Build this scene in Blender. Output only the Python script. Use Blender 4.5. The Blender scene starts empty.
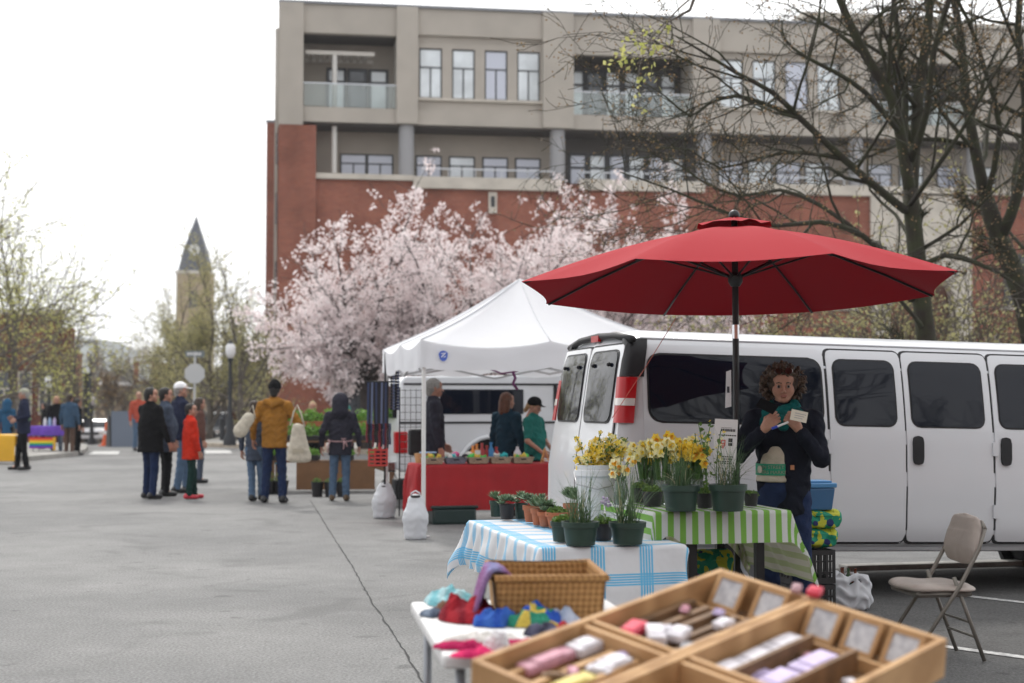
import bpy, math, random
import numpy as np
from mathutils import Vector, Matrix, Euler
D = bpy.data
SC = bpy.context.scene
COL = SC.collection
R = math.radians
rnd = random.Random(7)

# ------------------------------------------------------------------ camera
FPX = 1422.0; HC = 1.5
PITCH = math.atan(63.5 / FPX)
FW = Vector((0, math.cos(PITCH), math.sin(PITCH))); UPV = Vector((0, -math.sin(PITCH), math.cos(PITCH)))
def ray(px, py):
    return FW * FPX + Vector((1, 0, 0)) * (px - 512) + UPV * (341.5 - py)
def gz(y):
    if y < 52: return 0.0
    return -0.026 * (min(y, 190) - 52)
def at(px, py, Y):                        # world point seen at a pixel, at depth Y
    r = ray(px, py); return Vector((r.x / r.y * Y, Y, HC + r.z / r.y * Y))
def gnd(px, py, z=0.0):                   # world point on the horizontal plane z
    r = ray(px, py); t = (z - HC) / r.z
    return Vector((r.x * t, r.y * t, z))
cam = D.cameras.new('camera'); camo = D.objects.new('camera', cam); COL.objects.link(camo)
camo.location = (0, 0, HC); camo.rotation_euler = (math.pi / 2 + PITCH, 0, 0)
cam.sensor_width = 36; cam.lens = FPX * 36 / 1024; cam.clip_end = 6000; cam.clip_start = .05
cam.dof.use_dof = True; cam.dof.focus_distance = 9.6; cam.dof.aperture_fstop = 2.0
SC.camera = camo

# ------------------------------------------------------------------ materials
MATS = {}
def mat(name, col, rough=.6, metal=0., nscale=0., namt=0., bump=0., bscale=None, col2=None, trans=0., coat=0., spec=.5, emis=None, subsurf=0., alpha=1., sheen=0.):
    if name in MATS: return MATS[name]
    m = D.materials.new(name); m.use_nodes = True; MATS[name] = m
    nt = m.node_tree; N = nt.nodes; L = nt.links; b = N['Principled BSDF']
    b.inputs['Base Color'].default_value = (*col, 1); b.inputs['Roughness'].default_value = rough
    b.inputs['Metallic'].default_value = metal; b.inputs['Specular IOR Level'].default_value = spec
    b.inputs['Transmission Weight'].default_value = trans; b.inputs['Coat Weight'].default_value = coat
    b.inputs['Sheen Weight'].default_value = sheen
    b.inputs['Alpha'].default_value = alpha
    if emis: b.inputs['Emission Color'].default_value = (*emis[0], 1); b.inputs['Emission Strength'].default_value = emis[1]
    if nscale:
        tc = N.new('ShaderNodeTexCoord'); nz = N.new('ShaderNodeTexNoise'); nz.inputs['Scale'].default_value = nscale; nz.inputs['Detail'].default_value = 5
        L.new(tc.outputs['Object'], nz.inputs['Vector'])
        mx = N.new('ShaderNodeMix'); mx.data_type = 'RGBA'
        c2 = col2 if col2 else tuple(min(1, c * (1 - namt)) for c in col)
        c1 = col if col2 else tuple(min(1, c * (1 + namt)) for c in col)
        mx.inputs['A'].default_value = (*c1, 1); mx.inputs['B'].default_value = (*c2, 1)
        cr = N.new('ShaderNodeMapRange'); cr.inputs['From Min'].default_value = .35; cr.inputs['From Max'].default_value = .65
        L.new(nz.outputs['Fac'], cr.inputs['Value']); L.new(cr.outputs['Result'], mx.inputs['Factor']); L.new(mx.outputs['Result'], b.inputs['Base Color'])
    if bump:
        tc = N.new('ShaderNodeTexCoord'); nz = N.new('ShaderNodeTexNoise'); nz.inputs['Scale'].default_value = bscale or 20; nz.inputs['Detail'].default_value = 4
        L.new(tc.outputs['Object'], nz.inputs['Vector'])
        bp = N.new('ShaderNodeBump'); bp.inputs['Strength'].default_value = bump; bp.inputs['Distance'].default_value = .02
        L.new(nz.outputs['Fac'], bp.inputs['Height']); L.new(bp.outputs['Normal'], b.inputs['Normal'])
    return m
def leafmat(name, c1, c2, transl=.35, rough=.6):
    if name in MATS: return MATS[name]
    m = D.materials.new(name); m.use_nodes = True; MATS[name] = m
    nt = m.node_tree; N = nt.nodes; L = nt.links; b = N['Principled BSDF']; o = N['Material Output']
    g = N.new('ShaderNodeNewGeometry'); mx = N.new('ShaderNodeMix'); mx.data_type = 'RGBA'
    mx.inputs['A'].default_value = (*c1, 1); mx.inputs['B'].default_value = (*c2, 1)
    L.new(g.outputs['Random Per Island'], mx.inputs['Factor']); L.new(mx.outputs['Result'], b.inputs['Base Color'])
    b.inputs['Roughness'].default_value = rough
    t = N.new('ShaderNodeBsdfTranslucent'); L.new(mx.outputs['Result'], t.inputs['Color'])
    ms = N.new('ShaderNodeMixShader'); ms.inputs['Fac'].default_value = transl
    L.new(b.outputs[0], ms.inputs[1]); L.new(t.outputs[0], ms.inputs[2]); L.new(ms.outputs[0], o.inputs['Surface'])
    return m
def brickmat(name, c1, c2, mortar, scale=1.0):
    m = D.materials.new(name); m.use_nodes = True; MATS[name] = m
    nt = m.node_tree; N = nt.nodes; L = nt.links; b = N['Principled BSDF']; b.inputs['Roughness'].default_value = .9; b.inputs['Specular IOR Level'].default_value = .15
    tc = N.new('ShaderNodeTexCoord'); sp = N.new('ShaderNodeSeparateXYZ'); ad = N.new('ShaderNodeMath'); cb = N.new('ShaderNodeCombineXYZ')
    L.new(tc.outputs['Object'], sp.inputs[0]); L.new(sp.outputs['X'], ad.inputs[0]); L.new(sp.outputs['Y'], ad.inputs[1])
    L.new(ad.outputs[0], cb.inputs['X']); L.new(sp.outputs['Z'], cb.inputs['Y'])
    br = N.new('ShaderNodeTexBrick'); br.inputs['Scale'].default_value = scale; br.inputs['Brick Width'].default_value = .25; br.inputs['Row Height'].default_value = .075; br.inputs['Mortar Size'].default_value = .01
    br.inputs['Color1'].default_value = (*c1, 1); br.inputs['Color2'].default_value = (*c2, 1); br.inputs['Mortar'].default_value = (*mortar, 1)
    L.new(cb.outputs[0], br.inputs['Vector'])
    nz = N.new('ShaderNodeTexNoise'); nz.inputs['Scale'].default_value = .5; nz.inputs['Detail'].default_value = 8; L.new(tc.outputs['Object'], nz.inputs['Vector'])
    mp = N.new('ShaderNodeMapRange'); mp.inputs['From Min'].default_value = .3; mp.inputs['From Max'].default_value = .7; mp.inputs['To Min'].default_value = .72; mp.inputs['To Max'].default_value = 1.2; L.new(nz.outputs['Fac'], mp.inputs['Value'])
    mx = N.new('ShaderNodeMix'); mx.data_type = 'RGBA'; mx.blend_type = 'MULTIPLY'; mx.inputs['Factor'].default_value = 1
    L.new(br.outputs['Color'], mx.inputs['A']); L.new(mp.outputs['Result'], mx.inputs['B']); L.new(mx.outputs['Result'], b.inputs['Base Color'])
    return m
def nodes_color(name, build, rough=.8, bump=0, bscale=30, transl=0, back=None):
    """material whose base colour is made by build(N, L) -> socket"""
    m = D.materials.new(name); m.use_nodes = True; MATS[name] = m
    nt = m.node_tree; N = nt.nodes; L = nt.links; b = N['Principled BSDF']; b.inputs['Roughness'].default_value = rough; b.inputs['Specular IOR Level'].default_value = .18
    s = build(N, L)
    if back:                              # reverse side of a printed cloth
        g = N.new('ShaderNodeNewGeometry'); mx = N.new('ShaderNodeMix'); mx.data_type = 'RGBA'
        L.new(g.outputs['Backfacing'], mx.inputs['Factor']); L.new(s, mx.inputs['A'])
        m2 = N.new('ShaderNodeMix'); m2.data_type = 'RGBA'; m2.inputs['Factor'].default_value = .72; L.new(s, m2.inputs['A']); m2.inputs['B'].default_value = (*back, 1)
        L.new(m2.outputs['Result'], mx.inputs['B']); s = mx.outputs['Result']
    L.new(s, b.inputs['Base Color'])
    if bump:
        tc = N.new('ShaderNodeTexCoord'); nz = N.new('ShaderNodeTexNoise'); nz.inputs['Scale'].default_value = bscale; L.new(tc.outputs['Object'], nz.inputs['Vector'])
        bp = N.new('ShaderNodeBump'); bp.inputs['Strength'].default_value = bump; bp.inputs['Distance'].default_value = .02; L.new(nz.outputs['Fac'], bp.inputs['Height']); L.new(bp.outputs['Normal'], b.inputs['Normal'])
    if transl:
        t = N.new('ShaderNodeBsdfTranslucent'); L.new(s, t.inputs['Color']); ms = N.new('ShaderNodeMixShader'); ms.inputs['Fac'].default_value = transl
        L.new(b.outputs[0], ms.inputs[1]); L.new(t.outputs[0], ms.inputs[2]); L.new(ms.outputs[0], N['Material Output'].inputs['Surface'])
    return m
def mth(N, L, op, a, b=None, c=None):
    n = N.new('ShaderNodeMath'); n.operation = op
    for i, v in enumerate((a, b, c)):
        if v is None: continue
        if isinstance(v, (int, float)): n.inputs[i].default_value = v
        else: L.new(v, n.inputs[i])
    return n.outputs[0]
def mixc(N, L, f, a, b):
    n = N.new('ShaderNodeMix'); n.data_type = 'RGBA'
    for k, v in (('Factor', f), ('A', a), ('B', b)):
        if isinstance(v, tuple): n.inputs[k].default_value = (*v, 1)
        elif isinstance(v, (int, float)): n.inputs[k].default_value = v
        else: L.new(v, n.inputs[k])
    return n.outputs['Result']

# ------------------------------------------------------------------ objects
def tag(o, label=None, cat=None, group=None, kind=None):
    if label: o['label'] = label
    if cat: o['category'] = cat
    if group: o['group'] = group
    if kind: o['kind'] = kind
    return o
def thing(name, label, cat, loc=(0, 0, 0), rz=0., group=None, rx=0., ry=0.):
    o = D.objects.new(name, None); COL.objects.link(o); o.location = loc; o.rotation_euler = (rx, ry, rz); o.empty_display_size = .2
    return tag(o, label, cat, group)
def kids(o): return [c for c in D.objects if c.parent == o]
def dup(o, loc=None, rz=None, label=None, group=None, scale=None, parent=None):
    c = o.copy(); COL.objects.link(c)
    if parent: c.parent = parent
    if loc is not None: c.location = loc
    if rz is not None: c.rotation_euler[2] = rz
    if scale is not None: c.scale = (scale,) * 3 if isinstance(scale, (int, float)) else scale
    if label: c['label'] = label
    if group: c['group'] = group
    for ch in kids(o): dup(ch, parent=c)
    return c
def mesh_obj(name, V, F, m, parent=None, smooth=True, fm=None, uv=None):
    me = D.meshes.new(name)
    V = V.tolist() if hasattr(V, 'tolist') else [tuple(v) for v in V]
    F = F.tolist() if hasattr(F, 'tolist') else F
    me.from_pydata(V, [], F)
    for mm in (m if isinstance(m, (list, tuple)) else [m]): me.materials.append(mm)
    if fm is not None: me.polygons.foreach_set('material_index', list(map(int, fm)))
    if smooth is True: me.shade_smooth()
    elif smooth == 'auto': me.shade_smooth(); me.set_sharp_from_angle(angle=R(35))
    if uv is not None:
        l = me.uv_layers.new(name='UVMap'); vi = np.zeros(len(me.loops), dtype=int); me.loops.foreach_get('vertex_index', vi)
        l.data.foreach_set('uv', np.asarray(uv)[vi].ravel())
    me.update()
    o = D.objects.new(name, me); COL.objects.link(o)
    if parent: o.parent = parent
    return o
def frame_axes(d):
    d = d.normalized(); a = Vector((0, 0, 1)) if abs(d.z) < .9 else Vector((1, 0, 0))
    u = d.cross(a).normalized(); return u, d.cross(u).normalized()
class MB:
    def __init__(s): s.V = []; s.F = []; s.M = []; s.mi = 0
    def add(s, V, F):
        n = len(s.V); s.V += [tuple(v) for v in V]; s.F += [tuple(i + n for i in f) for f in F]; s.M += [s.mi] * len(F); return s
    def box(s, x0, x1, y0, y1, z0, z1, xf=None):
        V = [Vector((x, y, z)) for z in (z0, z1) for y in (y0, y1) for x in (x0, x1)]
        if xf: V = [xf @ v for v in V]
        return s.add(V, [(0, 2, 3, 1), (4, 5, 7, 6), (0, 1, 5, 4), (2, 6, 7, 3), (0, 4, 6, 2), (1, 3, 7, 5)])
    def bar(s, a, b, w, h=None, up=None):      # rectangular bar from a to b
        a = Vector(a); b = Vector(b); d = (b - a).normalized(); h = h or w
        upv = Vector(up) if up else (Vector((0, 0, 1)) if abs(d.z) < .95 else Vector((0, 1, 0)))
        u = d.cross(upv).normalized(); v = u.cross(d).normalized(); V = []
        for p in (a, b):
            for i, j in ((-1, -1), (1, -1), (1, 1), (-1, 1)): V.append(p + u * (i * w / 2) + v * (j * h / 2))
        return s.add(V, [(0, 1, 2, 3), (7, 6, 5, 4), (0, 4, 5, 1), (1, 5, 6, 2), (2, 6, 7, 3), (3, 7, 4, 0)])
    def tube(s, P, r, n=6, cap=True):
        P = [Vector(p) for p in P]; k = len(P); rr = r if isinstance(r, (list, tuple)) else [r] * k
        d0 = (P[1] - P[0]).normalized(); u, v = frame_axes(d0); V = []
        for i, p in enumerate(P):
            d = (P[min(i + 1, k - 1)] - P[max(i - 1, 0)]); 
            if d.length > 1e-9:
                d.normalize(); u = (u - d * u.dot(d)); 
                if u.length < 1e-6: u, v = frame_axes(d)
                u.normalize(); v = d.cross(u)
            for j in range(n):
                a = 2 * math.pi * j / n; V.append(p + (u * math.cos(a) + v * math.sin(a)) * rr[i])
        F = [(i * n + j, i * n + (j + 1) % n, (i + 1) * n + (j + 1) % n, (i + 1) * n + j) for i in range(k - 1) for j in range(n)]
        if cap: F += [tuple(range(n))[::-1], tuple((k - 1) * n + j for j in range(n))]
        return s.add(V, F)
    def lathe(s, prof, n=16, c=(0, 0, 0), sx=1, sy=1, cap=True, rot=None):
        V = []; c = Vector(c)
        for r, z in prof:
            for j in range(n):
                a = 2 * math.pi * j / n; p = Vector((r * math.cos(a) * sx, r * math.sin(a) * sy, z))
                V.append(c + (rot @ p if rot else p))
        k = len(prof)
        F = [(i * n + j, i * n + (j + 1) % n, (i + 1) * n + (j + 1) % n, (i + 1) * n + j) for i in range(k - 1) for j in range(n)]
        if cap: F += [tuple(range(n))[::-1], tuple((k - 1) * n + j for j in range(n))]
        return s.add(V, F)
    def ball(s, c, r, n=8, sc=(1, 1, 1), rot=None):
        prof = [(r * math.sin(math.pi * i / n), -r * math.cos(math.pi * i / n)) for i in range(n + 1)]; prof[0] = (r * .02, -r); prof[-1] = (r * .02, r)
        V = []; c = Vector(c); m = max(6, n)
        for q, z in prof:
            for j in range(m):
                a = 2 * math.pi * j / m; p = Vector((q * math.cos(a) * sc[0], q * math.sin(a) * sc[1], z * sc[2])); V.append(c + (rot @ p if rot else p))
        F = [(i * m + j, i * m + (j + 1) % m, (i + 1) * m + (j + 1) % m, (i + 1) * m + j) for i in range(n) for j in range(m)]
        return s.add(V, F + [tuple(range(m))[::-1], tuple(n * m + j for j in range(m))])
    def quad(s, a, b, c, d): return s.add([a, b, c, d], [(0, 1, 2, 3)])
    def prism(s, pts, h, axis='z', o=(0, 0, 0)):   # polygon pts extruded along axis by h
        o = Vector(o); n = len(pts)
        f = {'z': lambda p, t: Vector((p[0], p[1], t)), 'y': lambda p, t: Vector((p[0], t, p[1])), 'x': lambda p, t: Vector((t, p[0], p[1]))}[axis]
        V = [o + f(p, 0) for p in pts] + [o + f(p, h) for p in pts]
        return s.add(V, [tuple(range(n)), tuple(range(n, 2 * n))[::-1]] + [(i, (i + 1) % n + 0, (i + 1) % n + n, i + n) for i in range(n)])
    def build(s, name, m, parent=None, smooth=False, bevel=0, loc=None):
        o = mesh_obj(name, s.V, s.F, m, parent, smooth, s.M)
        bm = None
        import bmesh
        bm = bmesh.new(); bm.from_mesh(o.data); bmesh.ops.recalc_face_normals(bm, faces=bm.faces)
        if bevel: bmesh.ops.bevel(bm, geom=bm.edges[:], offset=bevel, segments=2, affect='EDGES', profile=.6)
        bm.to_mesh(o.data); bm.free()
        if loc is not None: o.location = loc
        return o
def single(mb, name, m, label, cat, loc=(0, 0, 0), rz=0, group=None, smooth=False, bevel=0):
    o = mb.build(name, m, None, smooth, bevel); o.location = loc; o.rotation_euler[2] = rz; return tag(o, label, cat, group)

# ------------------------------------------------------------------ smooth solids from distance fields
def sdf_mesh(prims, res, cuts=(), subs=(), k=.03, wob=0., post=()):
    """prims: (a, b, ra, rb[, scale]) tapered capsules; subs the same, carved out; cuts: (normal, c) half spaces. Returns V, F"""
    lo = np.array([1e9] * 3); hi = -lo
    for p in list(prims) + list(post):
        r = max(p[2], p[3]) + k
        for e in (p[0], p[1]): lo = np.minimum(lo, np.array(e) - r); hi = np.maximum(hi, np.array(e) + r)
    lo -= 2 * res; hi += 2 * res
    n = np.ceil((hi - lo) / res).astype(int) + 1
    F = np.full(n, .2, dtype=np.float32)
    ax = [lo[i] + np.arange(n[i]) * res for i in range(3)]
    def evalp(p, mg):
        a = np.array(p[0], float); b = np.array(p[1], float); ra, rb = p[2], p[3]; sc = np.array(p[4] if len(p) > 4 else (1, 1, 1), float)
        r = max(ra, rb) * max(sc.max(), 1) + mg
        i0 = np.maximum(((np.minimum(a, b) - r - lo) / res).astype(int), 0); i1 = np.minimum(((np.maximum(a, b) + r - lo) / res).astype(int) + 2, n)
        X = ax[0][i0[0]:i1[0], None, None]; Y = ax[1][None, i0[1]:i1[1], None]; Z = ax[2][None, None, i0[2]:i1[2]]
        ab = b - a; L2 = (ab ** 2).sum()
        t = np.clip(((X - a[0]) * ab[0] + (Y - a[1]) * ab[1] + (Z - a[2]) * ab[2]) / L2, 0, 1) if L2 > 1e-12 else 0 * (X + Y + Z)
        q = np.sqrt(((X - a[0] - t * ab[0]) / sc[0]) ** 2 + ((Y - a[1] - t * ab[1]) / sc[1]) ** 2 + ((Z - a[2] - t * ab[2]) / sc[2]) ** 2)
        return (slice(i0[0], i1[0]), slice(i0[1], i1[1]), slice(i0[2], i1[2])), ((q - (ra + (rb - ra) * t)) * sc.min())
    def union(ps):
        for p in ps:
            kk = p[5] if len(p) > 5 else k
            sl, d = evalp(p, kk + 3 * res)
            f = F[sl]; h = np.clip(.5 + .5 * (f - d) / kk, 0, 1); F[sl] = f * (1 - h) + d * h - kk * h * (1 - h)
    union(prims)
    for nv, c in cuts:
        P = ax[0][:, None, None] * nv[0] + ax[1][None, :, None] * nv[1] + ax[2][None, None, :] * nv[2] - c
        F = np.maximum(F, P).astype(np.float32)
    union(post)
    for p in subs:
        kk = p[5] if len(p) > 5 else .008
        sl, d = evalp(p, kk + 3 * res); f = F[sl]; d = -d; h = np.clip(.5 - .5 * (f - d) / kk, 0, 1); F[sl] = f * (1 - h) + d * h + kk * h * (1 - h)
    if wob:
        X, Y, Z = ax[0][:, None, None], ax[1][None, :, None], ax[2][None, None, :]
        F += (wob * (np.sin(X * 31 + Z * 23 + 1.7 * np.sin(Y * 19)) * np.sin(Y * 27 - Z * 37 + 2 * np.sin(X * 21)) + .6 * np.sin(Z * 71 + 2.5 * np.sin(X * 33 + Y * 29)))).astype(np.float32)
    F[0] = F[-1] = .1; F[:, 0] = F[:, -1] = .1; F[:, :, 0] = F[:, :, -1] = .1
    S = F < 0
    c8 = [(i, j, l) for i in (0, 1) for j in (0, 1) for l in (0, 1)]
    m = n - 1
    cnt = sum(S[i:i + m[0], j:j + m[1], l:l + m[2]].astype(np.int8) for i, j, l in c8)
    act = (cnt > 0) & (cnt < 8); I = np.argwhere(act); idx = np.full(m, -1, dtype=np.int64); idx[act] = np.arange(len(I))
    acc = np.zeros((len(I), 3)); w = np.zeros(len(I))
    for c in c8:
        for d in range(3):
            if c[d] == 1: continue
            e = list(c); e[d] = 1
            fa = F[I[:, 0] + c[0], I[:, 1] + c[1], I[:, 2] + c[2]]; fb = F[I[:, 0] + e[0], I[:, 1] + e[1], I[:, 2] + e[2]]
            x = (fa < 0) != (fb < 0); t = np.where(x, fa / np.where(x, fa - fb, 1), 0)
            p = np.tile(np.array(c, float), (len(I), 1)); p[:, d] = t; acc += p * x[:, None]; w += x
    V = (I + acc / w[:, None]) * res + lo
    Q = []
    for d in range(3):
        sl0 = [slice(None)] * 3; sl1 = [slice(None)] * 3; sl0[d] = slice(0, -1); sl1[d] = slice(1, None)
        A = S[tuple(sl0)]; B = S[tuple(sl1)]; E = np.argwhere(A != B); E = E[(E[:, (d + 1) % 3] > 0) & (E[:, (d + 2) % 3] > 0)]
        inside = A[E[:, 0], E[:, 1], E[:, 2]]
        o1 = np.zeros(3, int); o1[(d + 1) % 3] = 1; o2 = np.zeros(3, int); o2[(d + 2) % 3] = 1
        q = np.stack([idx[tuple((E - o1 - o2).T)], idx[tuple((E - o2).T)], idx[tuple(E.T)], idx[tuple((E - o1).T)]], 1)
        q[~inside] = q[~inside][:, ::-1]; Q.append(q)
    return V, np.concatenate(Q)
# ------------------------------------------------------------------ people
SKIN = mat('skin', (.39, .205, .145), .55, nscale=30, namt=.08, spec=.35)
SKIN_D = mat('tanned_skin', (.36, .18, .115), .55, nscale=30, namt=.08, spec=.35)
LIPS = mat('lips', (.27, .10, .075), .5); EYED = mat('eye_dark', (.02, .015, .012), .2); EYEW = mat('eye_white', (.26, .22, .20), .3)
HAIRM = {n: mat(n + '_hair', c, .65, nscale=90, namt=.5, bump=.6, bscale=120) for n, c in dict(black=(.012, .010, .009), brown=(.035, .02, .012), auburn=(.10, .035, .015), grey=(.30, .29, .27), blonde=(.32, .20, .09), curly=(.07, .043, .026)).items()}
def cloth(name, c, namt=.12, b=.5): return mat(name, c, .9, nscale=14, namt=namt, bump=b, bscale=26, spec=.12)
def rot_to(d, palm):                      # rotation taking -Z to d and -X to palm
    z = -Vector(d).normalized(); x = -Vector(palm); x = (x - z * x.dot(z)).normalized(); y = z.cross(x)
    return np.array(Matrix((x, y, z)).transposed())
def _head():
    P = [((0, .014, .032),) * 2 + (.092, .092, (.84, 1.06, .96)), ((0, -.02, -.05),) * 2 + (.056, .056, (1, 1.05, 1)), ((0, -.062, -.088),) * 2 + (.02, .02, (1.2, 1, .9), .03),
         ((.036, -.042, -.028),) * 2 + (.034, .034), ((-.036, -.042, -.028),) * 2 + (.034, .034), ((0, -.05, .05),) * 2 + (.048, .048, (1.15, .8, .8)),
         ((-.03, -.078, .021), (.03, -.078, .021), .010, .010, (1, 1, 1), .015), ((0, -.086, .004), (0, -.108, -.030), .007, .0115, (1, 1, 1), .012),
         ((.010, -.100, -.034),) * 2 + (.008, .008, (1, 1, 1), .006), ((-.010, -.100, -.034),) * 2 + (.008, .008, (1, 1, 1), .006),
         ((-.016, -.088, -.057), (.016, -.088, -.057), .006, .006, (1, 1, 1), .008), ((-.013, -.087, -.066), (.013, -.087, -.066), .007, .007, (1, 1, 1), .008),
         ((.078, .012, -.004),) * 2 + (.024, .024, (.35, .7, 1.15), .006), ((-.078, .012, -.004),) * 2 + (.024, .024, (.35, .7, 1.15), .006), ((0, .02, -.06), (0, .035, -.19), .050, .062)]
    S = [((.031, -.098, .001),) * 2 + (.015, .015, (1.1, 1, .8)), ((-.031, -.098, .001),) * 2 + (.015, .015, (1.1, 1, .8)), ((-.018, -.100, -.0615), (.018, -.100, -.0615), .002, .002, (1, 1, 1), .004)]
    V, F = sdf_mesh(P, .0045, subs=S, k=.025)
    E = [((s * .031, -.077, .001),) * 2 + (.0125, .0125) for s in (1, -1)]
    V2, F2 = sdf_mesh(E[:1], .003, k=.001); V3 = V2 * [-1, 1, 1]; F3 = F2[:, ::-1]
    F = np.concatenate([F, F2 + len(V), F3 + len(V) + len(V2)]); ne = len(F2) * 2; V = np.concatenate([V, V2, V3])
    c = V[F].mean(1); m = np.zeros(len(F), int)
    lip = (abs(c[:, 0]) < .022) & (c[:, 1] < -.087) & (abs(c[:, 2] + .0615) < .0105 - abs(c[:, 0]) * .3); m[lip] = 1
    br = (abs(abs(c[:, 0]) - .031) < .018) & (c[:, 1] < -.07) & (abs(c[:, 2] - .026 + abs(abs(c[:, 0]) - .028) * .15) < .004); m[br] = 4
    m[-ne:] = 3; e = np.zeros(len(F), bool); e[-ne:] = True
    ir = e & (np.hypot(abs(c[:, 0]) - .031, c[:, 2] - .001) < .0075); m[ir] = 2
    return V, F, m
HEAD = _head()
def _hand(curl, thumb=0., res=.0045):
    P = [((0, 0, .05), (0, 0, -.01), .026, .026, (.8, 1, 1))]
    for y, l, c in ((-.031, .070, curl * .85), (-.0105, .079, curl), (.010, .074, curl * 1.05), (.029, .057, curl * 1.1)):
        P.append(((0, y * .5, -.008), (0, y, -.088), .014, .0115)); p = Vector((0, y, -.088)); a = 0
        for i, f in enumerate((.45, .30, .25)):
            a += c * (1, 1.1, .7)[i]; q = p + Vector((-math.sin(a), y * .12 * (1 - curl), -math.cos(a))) * l * f * (1.08 if i < 2 else 1)
            P.append((tuple(p), tuple(q), .0095 - i * .0009, .0088 - i * .0009, (1, 1, 1), .004)); p = q
    t = thumb
    P += [((-.004, -.018, -.018), (-.018, -.046, -.052), .015, .012, (1, 1, 1), .014), ((-.018, -.046, -.052), (-.026 - .02 * t, -.056 + .02 * t, -.082), .0115, .0100, (1, 1, 1), .005), ((-.026 - .02 * t, -.056 + .02 * t, -.082), (-.032 - .03 * t, -.052 + .035 * t, -.106), .0098, .0082, (1, 1, 1), .005)]
    return sdf_mesh(P, res, k=.010)
HANDS = {}
def hand(curl, thumb, res=.006):
    k_ = (curl, thumb, res)
    if k_ not in HANDS: HANDS[k_] = _hand(*k_)
    return HANDS[k_]
def arm_ik(sh, wr, pole, l1=.285, l2=.255):
    sh = Vector(sh); wr = Vector(wr); d = wr - sh; L = min(d.length, l1 + l2 - .005); dn = d.normalized(); wr = sh + dn * L
    a = (l1 * l1 - l2 * l2 + L * L) / (2 * L); h = math.sqrt(max(l1 * l1 - a * a, 0)); p = Vector(pole); p = (p - dn * p.dot(dn)).normalized()
    return sh + dn * a + p * h, wr
def person(label, loc, rz, H=1.75, g=1., top=None, hem=.84, legs=None, shoes=None, hair='black', style='short', hat=None, hatm=None, skin=None, group=None,
           wl=(.27, -.05, .86), wr=(-.27, -.05, .86), pl=(.4, .6, 0), pr=(-.4, .6, 0), palml=(-1, 0, 0), palmr=(1, 0, 0), curl=(.35, .35), thumb=0.3,
           feet=((.10, -.02), (-.10, .02)), turn=0., tilt=0., lean=0., res=.014, short_sleeve=False, hres=.006, opening=None, toe=(0.1, -.1), belly=0.):
    k_ = H / 1.75; root = thing('person', label, 'person', loc, rz, group); root.scale = (k_,) * 3; skin = skin or SKIN
    sh = {1: (.185 * (.8 + .2 * g), lean + .01, 1.405), -1: (-.185 * (.8 + .2 * g), lean + .01, 1.405)}
    el = {}; wrp = {}
    for s, w, p in ((1, wl, pl), (-1, wr, pr)): el[s], wrp[s] = arm_ik(sh[s], w, p)
    hips = {s: (.088 * s, 0, .90) for s in (1, -1)}; ank = {1: (*feet[0], .10), -1: (*feet[1], .10)}
    knee = {s: (.5 * (hips[s][0] + ank[s][0]), .5 * (hips[s][1] + ank[s][1]) - .03, .49) for s in (1, -1)}
    hc = Vector((0, lean * 1.1 - .012, 1.63))
    B = [((0, 0, .95), (0, lean * .5, 1.12), .115, .10, (1, .72, 1)), ((0, lean * .5, 1.12), (0, lean, 1.36), .11, .125, (1.05, .72, 1)), (sh[-1], sh[1], .05, .05), ((0, lean + .01, 1.40), tuple(hc + Vector((0, .03, -.1))), .055, .05)]
    for s in (1, -1):
        B += [(hips[s], knee[s], .078, .05), (knee[s], ank[s], .05, .034), (ank[s], (ank[s][0], ank[s][1] - .10, .04), .035, .03), (sh[s], tuple(el[s]), .045, .036), (tuple(el[s]), tuple(wrp[s]), .036, .026)]
    V, F = sdf_mesh(B, res, k=.03); M = [0] * len(F); Vs = [V]; Fs = [F]; n = len(V)
    HV, HF, HM = HEAD
    Rm = np.array(Euler((tilt, 0, turn), 'XYZ').to_matrix()); hv = HV @ Rm.T + np.array(hc); Vs.append(hv); Fs.append(HF + n); M += list(HM); n += len(HV)
    for s, pn, cu in ((1, palml, curl[0]), (-1, palmr, curl[1])):
        v, f = hand(cu, thumb, hres); v = v * [s, 1, 1]
        if s < 0: f = f[:, ::-1]
        d = wrp[s] - el[s]; d = tuple(d)
        # for the mirrored hand the palm points +X
        m3 = rot_to(d, pn if s > 0 else tuple(-c for c in pn)); Vs.append(v @ m3.T + np.array(wrp[s] + Vector(d).normalized() * .012)); Fs.append(f + n); M += [0] * len(f); n += len(v)
    mesh_obj('body', np.concatenate(Vs), np.concatenate(Fs), [skin, LIPS, EYED, EYEW, HAIRM[hair]], root, True, M)
    # jacket or shirt
    T = [((0, 0, 1.02), (0, lean * .6, 1.2), .150 * g, .150 * g, (1, .72, 1)), ((0, lean * .6, 1.2), (0, lean, 1.36), .150 * g, .145 * (.6 + .4 * g), (1.08, .72, 1)), ((0, 0, 1.04), (0, .0, hem - .1), .150 * g, .172 * g, (1.0, .76, 1))]
    if belly: T.append(((0, -.06 * belly, 1.10),) * 2 + (.15 * g, .15 * g, (1, .85, 1)))
    post = [((0, lean + .012, 1.455), sh[-1], .062, .060, (1, 1, 1), .05), ((0, lean + .012, 1.455), sh[1], .062, .060, (1, 1, 1), .05), ((0, lean + .01, 1.42), tuple(hc + Vector((0, .03, -.125))), .085, .062, (1, .95, 1), .03)]
    cuff = .5 if short_sleeve else .97
    for s in (1, -1):
        e = el[s]; w = wrp[s]; post.append((sh[s], tuple(e) if not short_sleeve else tuple(Vector(sh[s]).lerp(e, .8)), .066, .055, (1, 1, 1), .05))
        if not short_sleeve: post.append((tuple(e), tuple(e.lerp(w, .9)), .055, .043, (1, 1, 1), .02))
    subs = list(opening) if opening else []
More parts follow.
